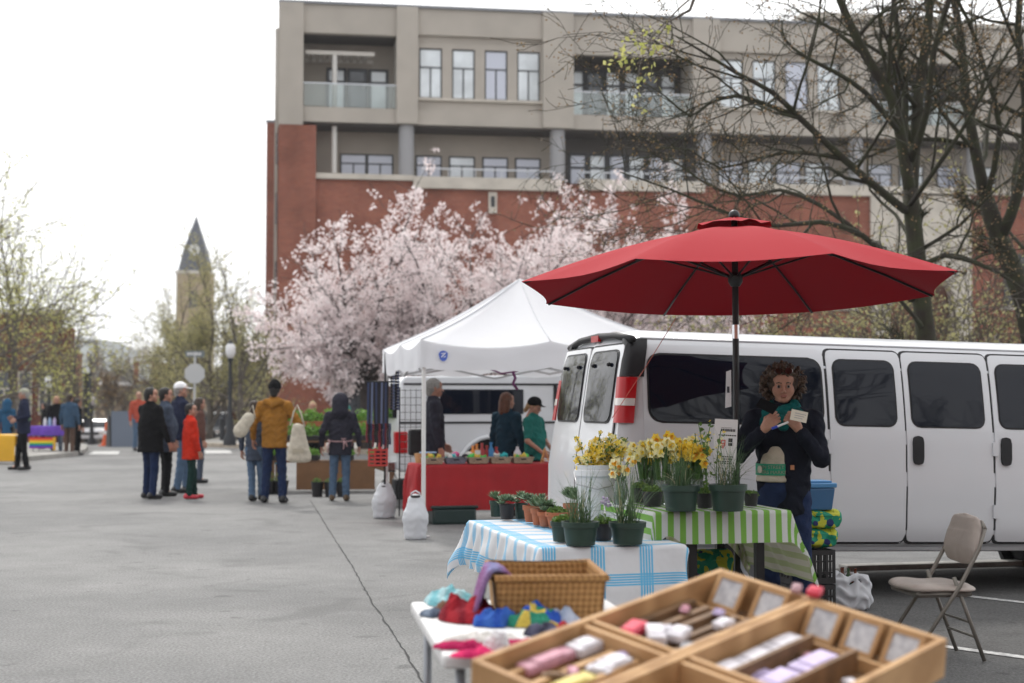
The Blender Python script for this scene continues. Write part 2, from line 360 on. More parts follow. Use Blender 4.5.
    V, F = sdf_mesh(T, res, cuts=[((0, 0, -1), -hem)], post=post, subs=subs, k=.05, wob=.0045)
    mesh_obj('jacket' if not short_sleeve else 'shirt', V, F, top, root)
    L = [((0, 0, .95),) * 2 + (.150 * g, .150 * g, (1, .74, .7))]
    for s in (1, -1): L += [(hips[s], knee[s], .088 * (.7 + .3 * g), .064), (knee[s], (ank[s][0], ank[s][1], .02), .064, .060)]
    V, F = sdf_mesh(L, res, cuts=[((0, 0, -1), -.06)], k=.03, wob=.004); mesh_obj('trousers', V, F, legs, root)
    for s in (1, -1):
        a = ank[s]; t = toe[0] if s > 0 else toe[1]
        V, F = sdf_mesh([((a[0], a[1] + .045, .05), (a[0] + .15 * math.sin(t), a[1] - .15 * math.cos(t), .04), .045, .042, (1, 1, .95)), ((a[0], a[1] + .02, .08),) * 2 + (.045, .045)], .011, cuts=[((0, 0, -1), -.003)], k=.03); mesh_obj('shoe', V, F, shoes, root)
    Rv = lambda *p: tuple(Vector(Rm @ np.array(p)) + hc)
    face = [(Rv(0, -.115, -.03),) * 2 + (.088, .088, (.80, 1, 1.18), .01)]
    E1 = lambda c, r, sc: (Rv(*c), Rv(*c), r, r, sc)
    if hat == 'hood':
        P = [E1((0, .03, .02), .140, (1, 1.0, 1.05)), (Rv(0, .05, -.04), tuple(hc + Vector((0, .06, -.16))), .125, .14)]
        V, F = sdf_mesh(P, .010, subs=[(Rv(0, -.09, -.01), Rv(0, -.16, -.02), .075, .085, (1, 1, 1), .01)], k=.04, wob=.003); mesh_obj('hood', V, F, top, root)
    elif style and style != 'bald':
        P = [E1((0, .022, .040), .100, (.86, 1.05, .96))]; cuts = []
        if style == 'long': P += [(Rv(.055, .05, 0), Rv(.06, .06, -.13), .055, .05), (Rv(-.055, .05, 0), Rv(-.06, .06, -.13), .055, .05), (Rv(0, .07, 0), Rv(0, .08, -.14), .06, .06)]
        if style == 'short': P += [(Rv(0, .055, 0), Rv(0, .065, -.05), .075, .055)]
        if style == 'tail': P += [(Rv(0, .09, .03), Rv(0, .13, -.10), .04, .03)]
        if style == 'curly':
            P = [E1((0, .03, .03), .105, (.95, 1.0, 1.0))]; q = random.Random(5)
            for i in range(560):
                a = q.uniform(0, 2 * math.pi); z = q.uniform(-.80, 1); rr = math.sqrt(1 - z * z); x, y = math.cos(a) * rr, math.sin(a) * rr
                if y < -.38 and z < .44 and abs(x) < .78: continue
                j = q.uniform(.86, 1.12); w_ = 1.08 if z < .3 else 1.0
                c = (x * .128 * j * w_, .024 + y * .122 * j, .022 + z * .128 * j); P.append((Rv(*c), Rv(c[0] + q.uniform(-.02, .02), c[1] + q.uniform(-.016, .016), c[2] - q.uniform(-.01, .03)), q.uniform(.0065, .0135), .005, (1, 1, 1), .003))
        V, F = sdf_mesh(P, .006 if style != 'curly' else .0045, subs=face, k=.015, wob=.0015); mesh_obj('hair', V, F, HAIRM[hair], root)
    if hat in ('beanie', 'cap', 'flatcap'):
        if hat == 'beanie':
            V, F = sdf_mesh([E1((0, .02, .055), .110, (.86, 1.02, .98)), E1((0, .03, .13), .04, (1, 1, .9))], .008, cuts=[(tuple(Rm @ np.array((0, -.15, -1))), -(hc + Vector((0, 0, .030))).dot(Vector(Rm @ np.array((0, -.15, 1)))))], k=.03); nm = 'beanie'
        else:
            P = [E1((0, .02, .055), .108, (.86, 1.02, .86 if hat == 'cap' else .72))]
            c_ = (tuple(Rm @ np.array((0, -.05, -1))), -(hc + Vector((0, 0, .042))).dot(Vector(Rm @ np.array((0, -.05, 1)))))
            V, F = sdf_mesh(P, .008, cuts=[c_], post=[(Rv(0, -.07, .050), Rv(0, -.135 if hat == 'cap' else -.105, .040), .062, .045, (1, 1, .16), .01)], k=.02); nm = 'cap'
        mesh_obj(nm, V, F, hatm, root)
    root_info = dict(root=root, hc=hc, wr=wrp, el=el, Rm=Rm, Rv=Rv)
    return root_info
# ------------------------------------------------------------------ world, light, render
W = D.worlds.new('World'); SC.world = W; W.use_nodes = True
nt = W.node_tree; N = nt.nodes; L = nt.links; bg = N['Background']
sky = N.new('ShaderNodeTexSky'); sky.sky_type = 'NISHITA'; sky.sun_disc = False
SUN_EL, SUN_AZ = R(52), R(-18)            # behind the place, a little left
sky.sun_elevation = SUN_EL; sky.sun_rotation = SUN_AZ; sky.dust_density = 4; sky.air_density = 1.2
# a bright cloud sheet under that sky: grey away from the sun, white towards it
tc = N.new('ShaderNodeTexCoord'); sp = N.new('ShaderNodeSeparateXYZ'); L.new(tc.outputs['Generated'], sp.inputs[0])
f = mth(N, L, 'MULTIPLY_ADD', sp.outputs['Y'], .5, .5)
cl = mixc(N, L, f, (8.3, 8.35, 8.45), (14.2, 14.1, 14.0))
nz = N.new('ShaderNodeTexNoise'); nz.inputs['Scale'].default_value = 2.2; nz.inputs['Detail'].default_value = 6; L.new(tc.outputs['Generated'], nz.inputs['Vector'])
cv = mth(N, L, 'MULTIPLY_ADD', nz.outputs['Fac'], .7, .65)
cl2 = N.new('ShaderNodeMix'); cl2.data_type = 'RGBA'; cl2.blend_type = 'MULTIPLY'; cl2.inputs['Factor'].default_value = 1; L.new(cl, cl2.inputs['A']); L.new(cv, cl2.inputs['B'])
L.new(mixc(N, L, .88, sky.outputs[0], cl2.outputs['Result']), bg.inputs['Color']); bg.inputs['Strength'].default_value = .12
sl = D.lights.new('sun', 'SUN'); so = D.objects.new('sun', sl); COL.objects.link(so); sl.energy = 1.9; sl.angle = R(9); sl.color = (1, .97, .92)
so.rotation_euler = (math.pi / 2 - SUN_EL, 0, math.pi - SUN_AZ)
sd = Vector((math.sin(-SUN_AZ) * -1 * math.cos(SUN_EL), math.cos(SUN_AZ) * math.cos(SUN_EL), math.sin(SUN_EL)))
so.rotation_euler = sd.to_track_quat('Z', 'Y').to_euler()
SC.view_settings.view_transform = 'Standard'; SC.view_settings.look = 'None'; SC.view_settings.exposure = 0.36; SC.view_settings.gamma = 1
SC.cycles.max_bounces = 5; SC.cycles.volume_bounces = 0; SC.cycles.transparent_max_bounces = 12; SC.cycles.use_denoising = True

# ------------------------------------------------------------------ ground
def asphalt(name, c1, c2, crack=.5):
    def b(N, L):
        tc = N.new('ShaderNodeTexCoord')
        a = N.new('ShaderNodeTexNoise'); a.inputs['Scale'].default_value = .35; a.inputs['Detail'].default_value = 8; L.new(tc.outputs['Object'], a.inputs['Vector'])
        s = N.new('ShaderNodeTexNoise'); s.inputs['Scale'].default_value = 55; s.inputs['Detail'].default_value = 3; L.new(tc.outputs['Object'], s.inputs['Vector'])
        st = N.new('ShaderNodeTexNoise'); st.inputs['Scale'].default_value = 2.2; st.inputs['Detail'].default_value = 9; st.inputs['Roughness'].default_value = .7; L.new(tc.outputs['Object'], st.inputs['Vector'])
        m1 = N.new('ShaderNodeMapRange'); m1.inputs['From Min'].default_value = .36; m1.inputs['From Max'].default_value = .64; L.new(a.outputs['Fac'], m1.inputs['Value'])
        c = mixc(N, L, m1.outputs[0], c1, c2)
        f = mth(N, L, 'MULTIPLY_ADD', s.outputs['Fac'], 1.5, .25); g = mth(N, L, 'MULTIPLY_ADD', st.outputs['Fac'], .5, .75); f = mth(N, L, 'MULTIPLY', f, g)
        x = N.new('ShaderNodeMix'); x.data_type = 'RGBA'; x.blend_type = 'MULTIPLY'; x.inputs['Factor'].default_value = 1; L.new(c, x.inputs['A']); L.new(f, x.inputs['B'])
        pt = N.new('ShaderNodeTexNoise'); pt.inputs['Scale'].default_value = .9; pt.inputs['Detail'].default_value = 3; pt.inputs['Distortion'].default_value = 1.5; L.new(tc.outputs['Object'], pt.inputs['Vector'])
        sp_ = N.new('ShaderNodeTexNoise'); sp_.inputs['Scale'].default_value = 3.7; sp_.inputs['Detail'].default_value = 2; L.new(tc.outputs['Object'], sp_.inputs['Vector'])
        m2 = N.new('ShaderNodeMapRange'); m2.inputs['From Min'].default_value = .56; m2.inputs['From Max'].default_value = .70; m2.inputs['To Max'].default_value = .30; L.new(pt.outputs['Fac'], m2.inputs['Value'])
        m3 = N.new('ShaderNodeMapRange'); m3.inputs['From Min'].default_value = .67; m3.inputs['From Max'].default_value = .73; m3.inputs['To Max'].default_value = .45; L.new(sp_.outputs['Fac'], m3.inputs['Value'])
        return mixc(N, L, mth(N, L, 'MAXIMUM', m2.outputs[0], m3.outputs[0]), x.outputs['Result'], tuple(c * .45 for c in c2))
    return nodes_color(name, b, .88, bump=.5, bscale=70)
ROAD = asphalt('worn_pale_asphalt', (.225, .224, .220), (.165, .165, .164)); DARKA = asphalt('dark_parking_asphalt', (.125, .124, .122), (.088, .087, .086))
xs = [-900, -300, -100, -40, -15, 0, 15, 40, 100, 300, 900]; ys = [-120, -40, -10, 0, 10, 20, 30, 40, 52, 70, 100, 140, 190, 300, 800, 1500]
V = [(x, y, gz(y)) for y in ys for x in xs]; nx = len(xs)
go = mesh_obj('road', V, [(j * nx + i, j * nx + i + 1, (j + 1) * nx + i + 1, (j + 1) * nx + i) for j in range(len(ys) - 1) for i in range(nx - 1)], ROAD, None, True); tag(go, kind='structure')
YAW = R(13.2); U = Vector((math.cos(YAW), math.sin(YAW), 0)); VV = Vector((-math.sin(YAW), math.cos(YAW), 0))
def flat(name, pts, z, m, kind='structure'):
    o = mesh_obj(name, [(p[0], p[1], z) for p in pts], [tuple(range(len(pts)))], m, None, False); return tag(o, kind=kind)
# parking bays: darker asphalt from under the tables to beyond the van
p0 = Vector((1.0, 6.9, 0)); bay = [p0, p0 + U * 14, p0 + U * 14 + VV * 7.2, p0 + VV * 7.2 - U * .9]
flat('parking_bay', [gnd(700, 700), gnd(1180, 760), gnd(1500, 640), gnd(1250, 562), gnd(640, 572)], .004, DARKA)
PAINT = mat('road_paint', (.62, .62, .6), .8, nscale=25, col2=(.30, .30, .30))
def stripe(a, b, w, z=.009):
    a = Vector(a); b = Vector(b); n = Vector((-(b - a).y, (b - a).x, 0)).normalized() * w / 2
    flat('road_marking', [a - n, b - n, b + n, a + n], z, PAINT)
stripe(gnd(860, 636), gnd(1150, 676), .09); stripe(gnd(905, 590), gnd(1100, 612), .09)
flat('road_marking', [gnd(88, 454.5), gnd(118, 454.5), gnd(120, 451.5), gnd(94, 451.5)], .006, PAINT)
flat('road_marking', [gnd(206, 453.5), gnd(232, 453.5), gnd(230, 450.5), gnd(204, 450.5)], .006, PAINT)
flat('road_marking', [gnd(150, 452.5), gnd(165, 452.5), gnd(164, 450.5), gnd(150, 450.5)], .006, PAINT)
CR = mat('crack_filler', (.03, .03, .03), .9)
q = random.Random(3)
def crack(px, w, nm='road_crack'):
    P = []
    for (a, b) in zip(px[:-1], px[1:]):
        A = gnd(*a); B = gnd(*b); n = max(4, int((B - A).length / .12))
        for i in range(n): P.append(A.lerp(B, i / n) + Vector((q.uniform(-1, 1) * .007, q.uniform(-1, 1) * .01, 0)))
    V = []
    for i, p in enumerate(P):
        ww = w * q.uniform(.4, 1.5); V += [(p.x - ww / 2, p.y, .0045), (p.x + ww / 2, p.y, .0045)]
    tag(mesh_obj(nm, V, [(2 * i, 2 * i + 1, 2 * i + 3, 2 * i + 2) for i in range(len(P) - 1)], CR, None, False), kind='structure')
crack([(310, 500), (330, 532), (352, 566), (372, 603), (392, 632), (428, 690)], .011)
crack([(-10, 571), (100, 567), (230, 569), (380, 568)], .006)
# pale kerb stone lying by the van
CONC = mat('concrete', (.36, .35, .33), .85, nscale=6, namt=.18, bump=.3, bscale=40)
# pavements with kerbs
PAVE = mat('pavement_concrete', (.30, .29, .27), .9, nscale=1.5, namt=.18, bump=.2, bscale=30)
def slab(name, pts, z=.13, m=PAVE, h=None):
    mb = MB(); mb.prism([(p[0], p[1]) for p in pts], h or z + 3.2, 'z', (0, 0, z - (h or z + 3.2))); o = mb.build(name, m); return tag(o, kind='structure')
slab('pavement', [gnd(-260, 470), gnd(30, 461), gnd(72, 457), gnd(84, 454), gnd(88, 450), gnd(84, 447), gnd(40, 446), gnd(-200, 446)])
KERB = mat('kerb_stone', (.42, .36, .29), .85, nscale=4, namt=.2)
k1, k2, k3 = gnd(206, 446.5), gnd(440, 457.5), gnd(700, 466)
slab('pavement', [k1, k2, k3, Vector((60, 34, 0)), Vector((60, 75, 0)), Vector((-13, 66, 0)), Vector((-11.9, 55, 0))], .13, PAVE)
mb = MB(); mb.bar((k1.x, k1.y - .1, .07), (k2.x, k2.y - .1, .07), .25, .15); mb.bar((k2.x, k2.y - .1, .07), (k3.x, k3.y - .1, .07), .25, .15); tag(mb.build('kerb', KERB), kind='structure')
# hills on the horizon
HILLM = mat('forested_hill', (.075, .085, .065), .95, nscale=.012, namt=.4)
V = []; F = []; nx, ny = 60, 8
for j in range(ny):
    for i in range(nx):
        x = -1500 + i * 50; t = j / (ny - 1); y = 1350 + 500 * t
        h = (60 * math.exp(-((x + 930) / 330) ** 2) + 44 * math.exp(-((x + 500) / 90) ** 2) + 50 * math.exp(-((x + 300) / 330) ** 2) + 3 * math.sin(x * .021) + 2 * math.sin(x * .053)) * math.sin(t * math.pi) ** .7
        V.append((x, y, -8 + max(h, 0)))
F = [(j * nx + i, j * nx + i + 1, (j + 1) * nx + i + 1, (j + 1) * nx + i) for j in range(ny - 1) for i in range(nx - 1)]
tag(mesh_obj('hills', V, F, HILLM), kind='structure')

# ------------------------------------------------------------------ brick and stucco apartment building
BRICK = brickmat('red_brick', (.30, .085, .050), (.23, .058, .038), (.27, .19, .15))
STUC = mat('grey_beige_stucco', (.405, .37, .325), .92, nscale=.6, namt=.07, bump=.15, bscale=30)
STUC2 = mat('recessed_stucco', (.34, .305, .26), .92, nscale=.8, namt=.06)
STONE = mat('limestone_band', (.52, .48, .42), .85, nscale=1.2, namt=.1)
DFR = mat('dark_window_frame', (.035, .037, .042), .5); GLB = mat('blind_and_sky_in_glass', (.66, .71, .74), .10, nscale=.7, namt=.18, coat=1); GLD = mat('dark_glass', (.03, .035, .045), .06, nscale=.5, namt=.5, coat=.6)  # pale panes: white blinds plus sky reflection put into the colour
GLL = mat('pale_lilac_glass', (.50, .53, .62), .1, coat=1); DARKI = mat('deep_recess_shade', (.085, .075, .068), .9); COLM = mat('grey_column_paint', (.30, .30, .31), .7)  # near-black tone paints shade into recess walls, ceilings and soffits
CAPM = mat('metal_coping', (.22, .23, .25), .5, .3); RAILG = mat('balcony_glass', (.86, .93, .91), .03, trans=.88); RAILM = mat('rail_metal', (.55, .57, .6), .4, .5)
FA = R(8.5); FC = Vector((-10.74, 65, 0))
bld = thing('apartment_building', 'long grey beige stucco and red brick apartment block with balconies behind the blossoming trees', 'building', FC, FA)
def fs(px, y=0):                          # facade coordinate of an image column
    k = (px - 512) / 1422; c, s_ = math.cos(FA), math.sin(FA); X0 = FC.x - y * s_; Y0 = FC.y + y * c
    return (k * Y0 - X0) / (c - k * s_)
def bx(name, m, *boxes, parent=bld):
    mb = MB()
    for b in boxes: mb.box(*b)
    return mb.build(name, m, parent)
def window(s0, s1, z0, z1, y, pane, trans=.38, mull=1, parent=bld, fr=.065, m=DFR):
    mb = MB(); mb.box(s0, s1, y - .06, y, z0, z0 + fr); mb.box(s0, s1, y - .06, y, z1 - fr, z1); mb.box(s0, s0 + fr, y - .06, y, z0 + fr, z1 - fr); mb.box(s1 - fr, s1, y - .06, y, z0 + fr, z1 - fr)
    zt = z1 - (z1 - z0) * trans
    if trans: mb.box(s0 + fr, s1 - fr, y - .05, y, zt - fr / 2, zt + fr / 2)
    for i in range(mull):
        x = s0 + (s1 - s0) * (i + 1) / (mull + 1); mb.box(x - fr / 2, x + fr / 2, y - .05, y, z0 + fr, (zt - fr / 2) if trans else z1 - fr)
    w = mb.build('window', m, parent); p = MB().box(s0 + fr * .6, s1 - fr * .6, y - .025, y + .02, z0 + fr * .6, z1 - fr * .6).build('pane', pane, w); return w
ZT, ZF, ZS, ZL, ZB = 20.1, 15.3, 14.6, 12.2, 11.6
END = 44
core = bx('core_wall', STUC2, (0, END, 2.2, 16, 12.0, ZT - .6)); bx('roof', CAPM, (-.05, 26.6, -.12, 16, ZT, ZT + .12), (0, END, .35, 16, ZT - .6, ZT - .03))
# upper storey: piers, parapet band, sill band
piers = [(0, 1.1), (5.4, 6.4), (12.33, 13.8), (19.65, 21.0), (27.3, 28.6), (33.6, 34.8), (41, 44)]
[bx('stucco_pier', STUC, (a, b, -.18, 2.2, ZS if a > 0 else 14.4, ZT)) for a, b in piers]
for (a, b), top in zip([(1.1, 5.4), (6.4, 12.33), (13.8, 19.65), (21.0, 27.3), (28.6, 33.6), (34.8, 41)], (18.75, 18.85, 18.2, 18.6, 18.4, 18.4)):
    bx('parapet_band', STUC, (a, b, 0, .35, top, ZT)); bx('floor_slab', STUC, (a, b, 0, 2.2, ZS, ZF))
def bay(a, b, n=4):                       # stucco wall with n tall windows in the upper storey
    bx('wall_panel', STUC, (a, b, .22, .35, ZF, 15.9), (a, b, .22, .35, 18.28, 18.6))
    w = .08; step = (b - a - 2 * w + .45) / n; ww = step - .47
    for i in range(n + 1):
        x1 = a + w + step * i; bx('wall_panel', STUC, (max(a, x1 - .47), min(b, x1), .22, .35, 15.9, 18.28))
        if i < n: window(x1, x1 + ww, 15.9, 18.28, .33, GLB if (i + n) % 3 else GLL)
    bx('wall_panel', STUC, (a, b, .20, .35, 18.6, 18.9)); bx('wall_panel', STUC2, (a, b, .36, 2.2, ZF, ZT - .7)); bx('sill', STONE, (a, b, .06, .22, 15.78, 15.9))
bay(6.4, 12.33); bay(21.0, 27.3)
for a, b in ((1.1, 5.4), (13.8, 19.65), (28.6, 33.6)):   # recessed balconies
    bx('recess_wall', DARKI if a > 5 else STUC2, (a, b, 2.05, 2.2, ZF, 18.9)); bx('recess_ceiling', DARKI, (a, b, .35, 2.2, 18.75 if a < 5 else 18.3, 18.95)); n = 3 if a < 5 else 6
    x0 = a + (1.1 if a < 5 else 0.1); st = (b - .2 - x0) / n
    for i in range(n): window(x0 + st * i, x0 + st * (i + 1) - .06, ZF + .05, 17.6 if a < 5 else 17.95, 2.0, GLB if i % 3 != 1 else GLD, .3, 0, fr=.13)
    r = bx('balcony_rail', RAILM, (a, b, .02, .07, 16.38, 16.44)); bx('glass_panel', RAILG, (a + .03, b - .03, .035, .05, ZF + .04, 16.38), parent=r)
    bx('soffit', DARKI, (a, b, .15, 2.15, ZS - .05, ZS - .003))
mb = MB()
for i in range(9): mb.box(1.35 + i * .32, 1.52 + i * .32, .4, 2.0, 17.9, 17.95)
mb.box(1.2, 4.4, .38, .44, 17.84, 18.02); mb.box(1.2, 4.4, 1.95, 2.0, 17.84, 18.0); mb.build('pergola', mat('pergola_slat', (.5, .47, .43), .8), bld)
mb = MB(); mb.lathe([(.12, 12.3), (.12, 14.55)], 12, (2.55, .5, 0)); mb.lathe([(.12, 15.3), (.12, 18.0)], 12, (2.55, .5, 0)); mb.build('post', mat('white_post', (.6, .58, .55), .7), bld, 'auto')
# lower gallery: columns, recessed wall
for a in (5.9, 13.1, 20.3, 28.0, 34.2): MB().lathe([(.36, 12.1), (.36, 14.58)], 20, (a, .35, 0)).build('column', COLM, bld, 'auto')
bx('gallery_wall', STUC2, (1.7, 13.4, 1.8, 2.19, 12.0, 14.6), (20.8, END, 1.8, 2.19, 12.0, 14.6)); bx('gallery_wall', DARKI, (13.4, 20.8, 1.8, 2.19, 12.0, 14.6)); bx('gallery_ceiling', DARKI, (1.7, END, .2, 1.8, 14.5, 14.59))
for i, px in enumerate((352, 379, 428, 461.5, 495, 528)):
    s0 = fs(px - 13, 1.8); window(s0, s0 + 1.25, 11.9, 13.45, 1.79, GLL if i != 3 else GLB, .3, 1)
for i in range(6): window(13.9 + i * .98, 14.82 + i * .98, 12.0, 13.75, 1.79, GLB if i % 2 else GLL, .4, 0, fr=.12)
for i, px in enumerate((730, 760, 788, 817, 880, 912, 950, 985)):
    s0 = fs(px - 11, 1.8); window(s0, s0 + 1.3, 11.9, 13.6, 1.79, GLB if i % 2 else GLL, .3, 1)
# higher part at the right
bx('upper_storey', STUC, (26.6, 34.0, 3.0, 15.9, 19.0, 21.2), (34.6, END, 2.3, 15.9, 19.0, 20.9)); bx('cornice', STONE, (26.2, 34.4, 2.6, 16.0, 21.2, 21.5), (34.4, END, 2.1, 16.0, 20.9, 21.1))
# brick base
bx('brick_base', BRICK, (.02, 1.7, -.16, 16, -.5, 14.4), (1.7, 28.6, .1, 16, 3.7, 11.995), (1.7, 28.6, 1.2, 16, -.5, 3.7), (33.8, END, .1, 16, -.5, 11.995))
[bx('brick_pilaster', BRICK, (a, a + .9, .06, 1.2, -.5, 3.7)) for a in (1.7, 6.2, 9.6, 13.2, 16.9, 20.6, 24.3, 27.7)]
bx('stone_ledge', STONE, (.9, 6.2, -.1, .5, 11.95, ZL)); bx('stone_ledge', STONE, (6.2, 13.2, -.16, .5, ZB, 12.15)); bx('stone_ledge', STONE, (14.1, 20.2, -.16, .5, ZB + .1, 12.2), (21.0, 28.6, -.16, .5, ZB + .1, 12.2), (28.6, END, -.16, .5, ZB + .3, 12.2))
mb = MB()
for a, b in ((6.6, 12.9), (14.1, 20.2), (21, 27.6)): mb.box(a, b, .0, .05, 12.52, 12.58); [mb.box(x, x + .04, .01, .04, 12.15, 12.52) for x in np.arange(a, b, 1.25)]
mb.build('gallery_rail', RAILM, bld)
bx('wall_vent', STONE, (9.75, 10.15, .0, .1, 10.5, 11.5)); bx('wall_vent', DFR, (9.86, 10.04, -.02, .0, 10.8, 11.3))
bx('stone_pilaster', STONE, (2.55, 2.85, .0, .1, -.3, 3.7), (1.7, 28, .02, .1, 3.7, 3.95), (12, 28, .03, .1, 6.1, 6.3))
for a in (3.0, 7.2, 10.6, 14.2, 17.9, 21.6, 25.2):
    window(a, a + 2.3, .1, 3.6, 1.15, GLD, .25, 2, fr=.1)
# stone bay with arched opening behind the big tree
mb = MB(); mb.box(28.6, 29.6, -.05, .6, -.5, 11.8); mb.box(32.9, 33.8, -.05, .6, -.5, 11.8); mb.box(29.6, 32.9, -.05, .6, 8.2, 11.8)
ar = [(31.25 + 1.65 * math.cos(t), 6.5 + 1.6 * math.sin(t)) for t in np.linspace(0, math.pi, 13)]
mb.prism(ar + [(29.6, 8.2), (32.9, 8.2)], .65, 'y', (0, -.05, 0)); mb.build('stone_bay', STONE, bld); bx('arch_recess', BRICK, (29.6, 32.9, .9, 16, -.5, 8.3)); bx('bay_back', STUC2, (28.6, 33.8, .6, 16, 8.3, 11.99))
for a in (35.5, 39.0): window(a, a + 1.6, 6.4, 9.0, .08, GLD, .3, 1); bx('sill', STONE, (a - .2, a + 1.8, -.04, .1, 6.2, 6.4))
# side wall of the block and the wing behind it
bx('side_wall', STUC, (-.05, .02, .5, 15.9, 14.4, ZT - .1)); bx('side_wall', BRICK, (-.06, .01, .5, 15.9, -.5, 14.4))
w2 = thing('brick_building', 'narrow brick and stucco wing seen just past the left corner of the apartment block', 'building', (0, 0, 0), 0)
a0 = at(264.5, 405, 84); a1 = at(290, 405, 84)
bx('brick_wall', BRICK, (a0.x, a1.x + 6, 84, 96, -1.5, 18.3), parent=w2); bx('coping', CAPM, (a0.x - .05, a1.x + 6, 83.95, 96, 18.3, 18.45), parent=w2)
b0 = at(272.5, 405, 82.2); bx('stucco_wall', STUC, (b0.x, b0.x + 6, 82.2, 83.9, -1.5, 23.5), parent=w2)
for z in (4, 8, 12, 15.5): window(b0.x + .1, b0.x + .6, z, z + 1.8, 82.2, GLB, .3, 0, parent=w2)

# left brick building, tower, far buildings
lb = thing('brick_building', 'low brick building with flat roof behind the budding trees at the far left', 'building', (0, 0, 0), 0)
q0 = at(-60, 405, 72); q1 = at(52, 405, 72)
DBR = brickmat('dark_brown_brick', (.20, .055, .038), (.15, .04, .03), (.16, .10, .08)); bx('brick_wall', DBR, (q0.x, q1.x, 72, 73.6, -2, 6.1), parent=lb); bx('coping', STONE, (q0.x, q1.x + .1, 71.9, 73.7, 6.1, 6.35), parent=lb)
q2 = at(69, 405, 75); bx('brick_wall', DBR, (q1.x - 3, q2.x, 75, 76.6, -2, 4.4), parent=lb); bx('chimney', BRICK, (q2.x - .75, q2.x - .1, 75.2, 76.2, 4.4, 5.6), parent=lb); bx('pilaster', mat('pinkish_stone', (.38, .22, .17), .9), (q1.x + .3, q1.x + .6, 74.9, 75, -1, 4.2), (q2.x - .5, q2.x - .2, 74.9, 75, -1, 4.2), parent=lb)
for i in range(5): window(q0.x + .8 + i * 1.05 * 1.0, q0.x + 1.5 + i * 1.05, 1.0, 3.2, 71.98, GLD, .4, 1, parent=lb, m=STONE)
window(q1.x + .7, q1.x + 1.1, .3, 3.2, 74.98, GLD, .4, 0, parent=lb)
SLATE = mat('spire_slate', (.075, .08, .10), .7, nscale=1.5, namt=.2); TOWB = mat('tan_tower_stone', (.34, .26, .16), .9, nscale=1, namt=.12)
t0 = at(194.5, 405, 250); tw = thing('church_tower', 'tan church tower with a steep dark slate spire and white clock face', 'tower', (t0.x, 250, gz(250)), R(4))
B_ = -gz(250)
def TZ(py): return at(194, py, 250).z + B_
bx('shaft', TOWB, (-2.9, 2.9, -2.9, 2.9, 0, TZ(275)), parent=tw); bx('cornice', STONE, (-3.1, 3.1, -3.1, 3.1, TZ(275), TZ(272)), parent=tw)
mb = MB(); mb.lathe([(3.75, TZ(272)), (2.75, TZ(252)), (.05, TZ(216))], 4, (0, 0, 0), rot=Matrix.Rotation(R(45), 3, 'Z')); mb.build('spire', SLATE, tw)
for a in range(1):
    Rz = Matrix.Rotation(a * math.pi / 2, 4, 'Z'); mb = MB(); mb.box(-.95, .95, -2.2, -.8, TZ(257), TZ(247), xf=Rz); mb.prism([(-1.2, TZ(247)), (1.2, TZ(247)), (0, TZ(241))], 2.0, 'y', (0, -2.25, 0)); 
    if a: mb.V[-6:] = [tuple(Rz @ Vector(v)) for v in mb.V[-6:]]
    dm = mb.build('dormer', SLATE, tw)
    rr = Rz.to_3x3() @ Matrix.Rotation(math.pi / 2, 3, 'X'); mb = MB(); mb.lathe([(.95, 0), (.95, .1)], 20, Rz @ Vector((0, -2.22, TZ(251))), rot=rr); cf = mb.build('clock_face', mat('clock_white', (.7, .7, .68), .5), tw)
    mb = MB(); c = Rz @ Vector((0, -2.35, TZ(251))); ex = Rz @ Vector((1, 0, 0)); ez = Vector((0, 0, 1)); mb.bar(c, c + ez * .75 + ex * .15, .12, .05); mb.bar(c, c - ex * .5 + ez * .25, .14, .05); mb.build('clock_hand', DFR, cf)
for z in (16, 22): 
    mb = MB(); mb.box(-.7, .7, -2.95, -2.9, z, z + 3); mb.build('louvre', mat('louvre_grey', (.1, .09, .08), .8), tw)
hs = thing('gabled_house', 'small house with a white front gable far down the street', 'house', (at(146, 405, 120).x, 120, gz(120)), 0)
HW = mat('white_trim', (.62, .60, .58), .7); TAN = mat('tan_wall_paint', (.32, .25, .18), .9, nscale=2, namt=.1)
bx('wall', TAN, (-4.2, 4.2, 0, 8, 0, 5.0), parent=hs); MB().prism([(-4.8, 5.0), (4.8, 5.0), (4.0, 6.2), (-4.0, 6.2)], 8, 'y').build('roof', mat('grey_shingle', (.23, .22, .21), .9), hs)
bx('gable_wall', BRICK, (-1.0, 1.0, -.3, 4, 5.0, 6.9), parent=hs); MB().prism([(-1.35, 6.9), (1.35, 6.9), (0, 8.2)], .5, 'y', (0, -.5, 0)).build('gable', HW, hs); window(-.55, .55, 5.3, 6.8, -.3, GLB, .4, 1, parent=hs, m=HW); bx('fascia', HW, (-4.9, 4.9, -.2, -.02, 4.9, 5.2), parent=hs)
fb = thing('tan_building', 'long tan building standing at the end of the street behind the traffic sign', 'building', (at(180, 405, 110).x, 110, gz(110)), 0)
bx('wall', TAN, (-3.5, 9, 0, 8, 0, 4.4), parent=fb); bx('roof', CAPM, (-3.6, 9.1, -.1, 8, 4.4, 4.6), parent=fb)
for i in range(4): window(-2.5 + i * 2.6, -1.3 + i * 2.6, 1, 3, -.02, GLD, .4, 1, parent=fb)
fn = thing('board_fence', 'low brown board fence beyond the sandwich board', 'fence', (0, 0, 0)); f0 = at(108, 405, 66); f1 = at(146, 405, 66); g0 = gz(66)
mb = MB(); n = 14
for i in range(n): x = f0.x + (f1.x - f0.x) * i / n; mb.box(x, x + (f1.x - f0.x) / n - .02, 66, 66.04, g0, g0 + 1.15)
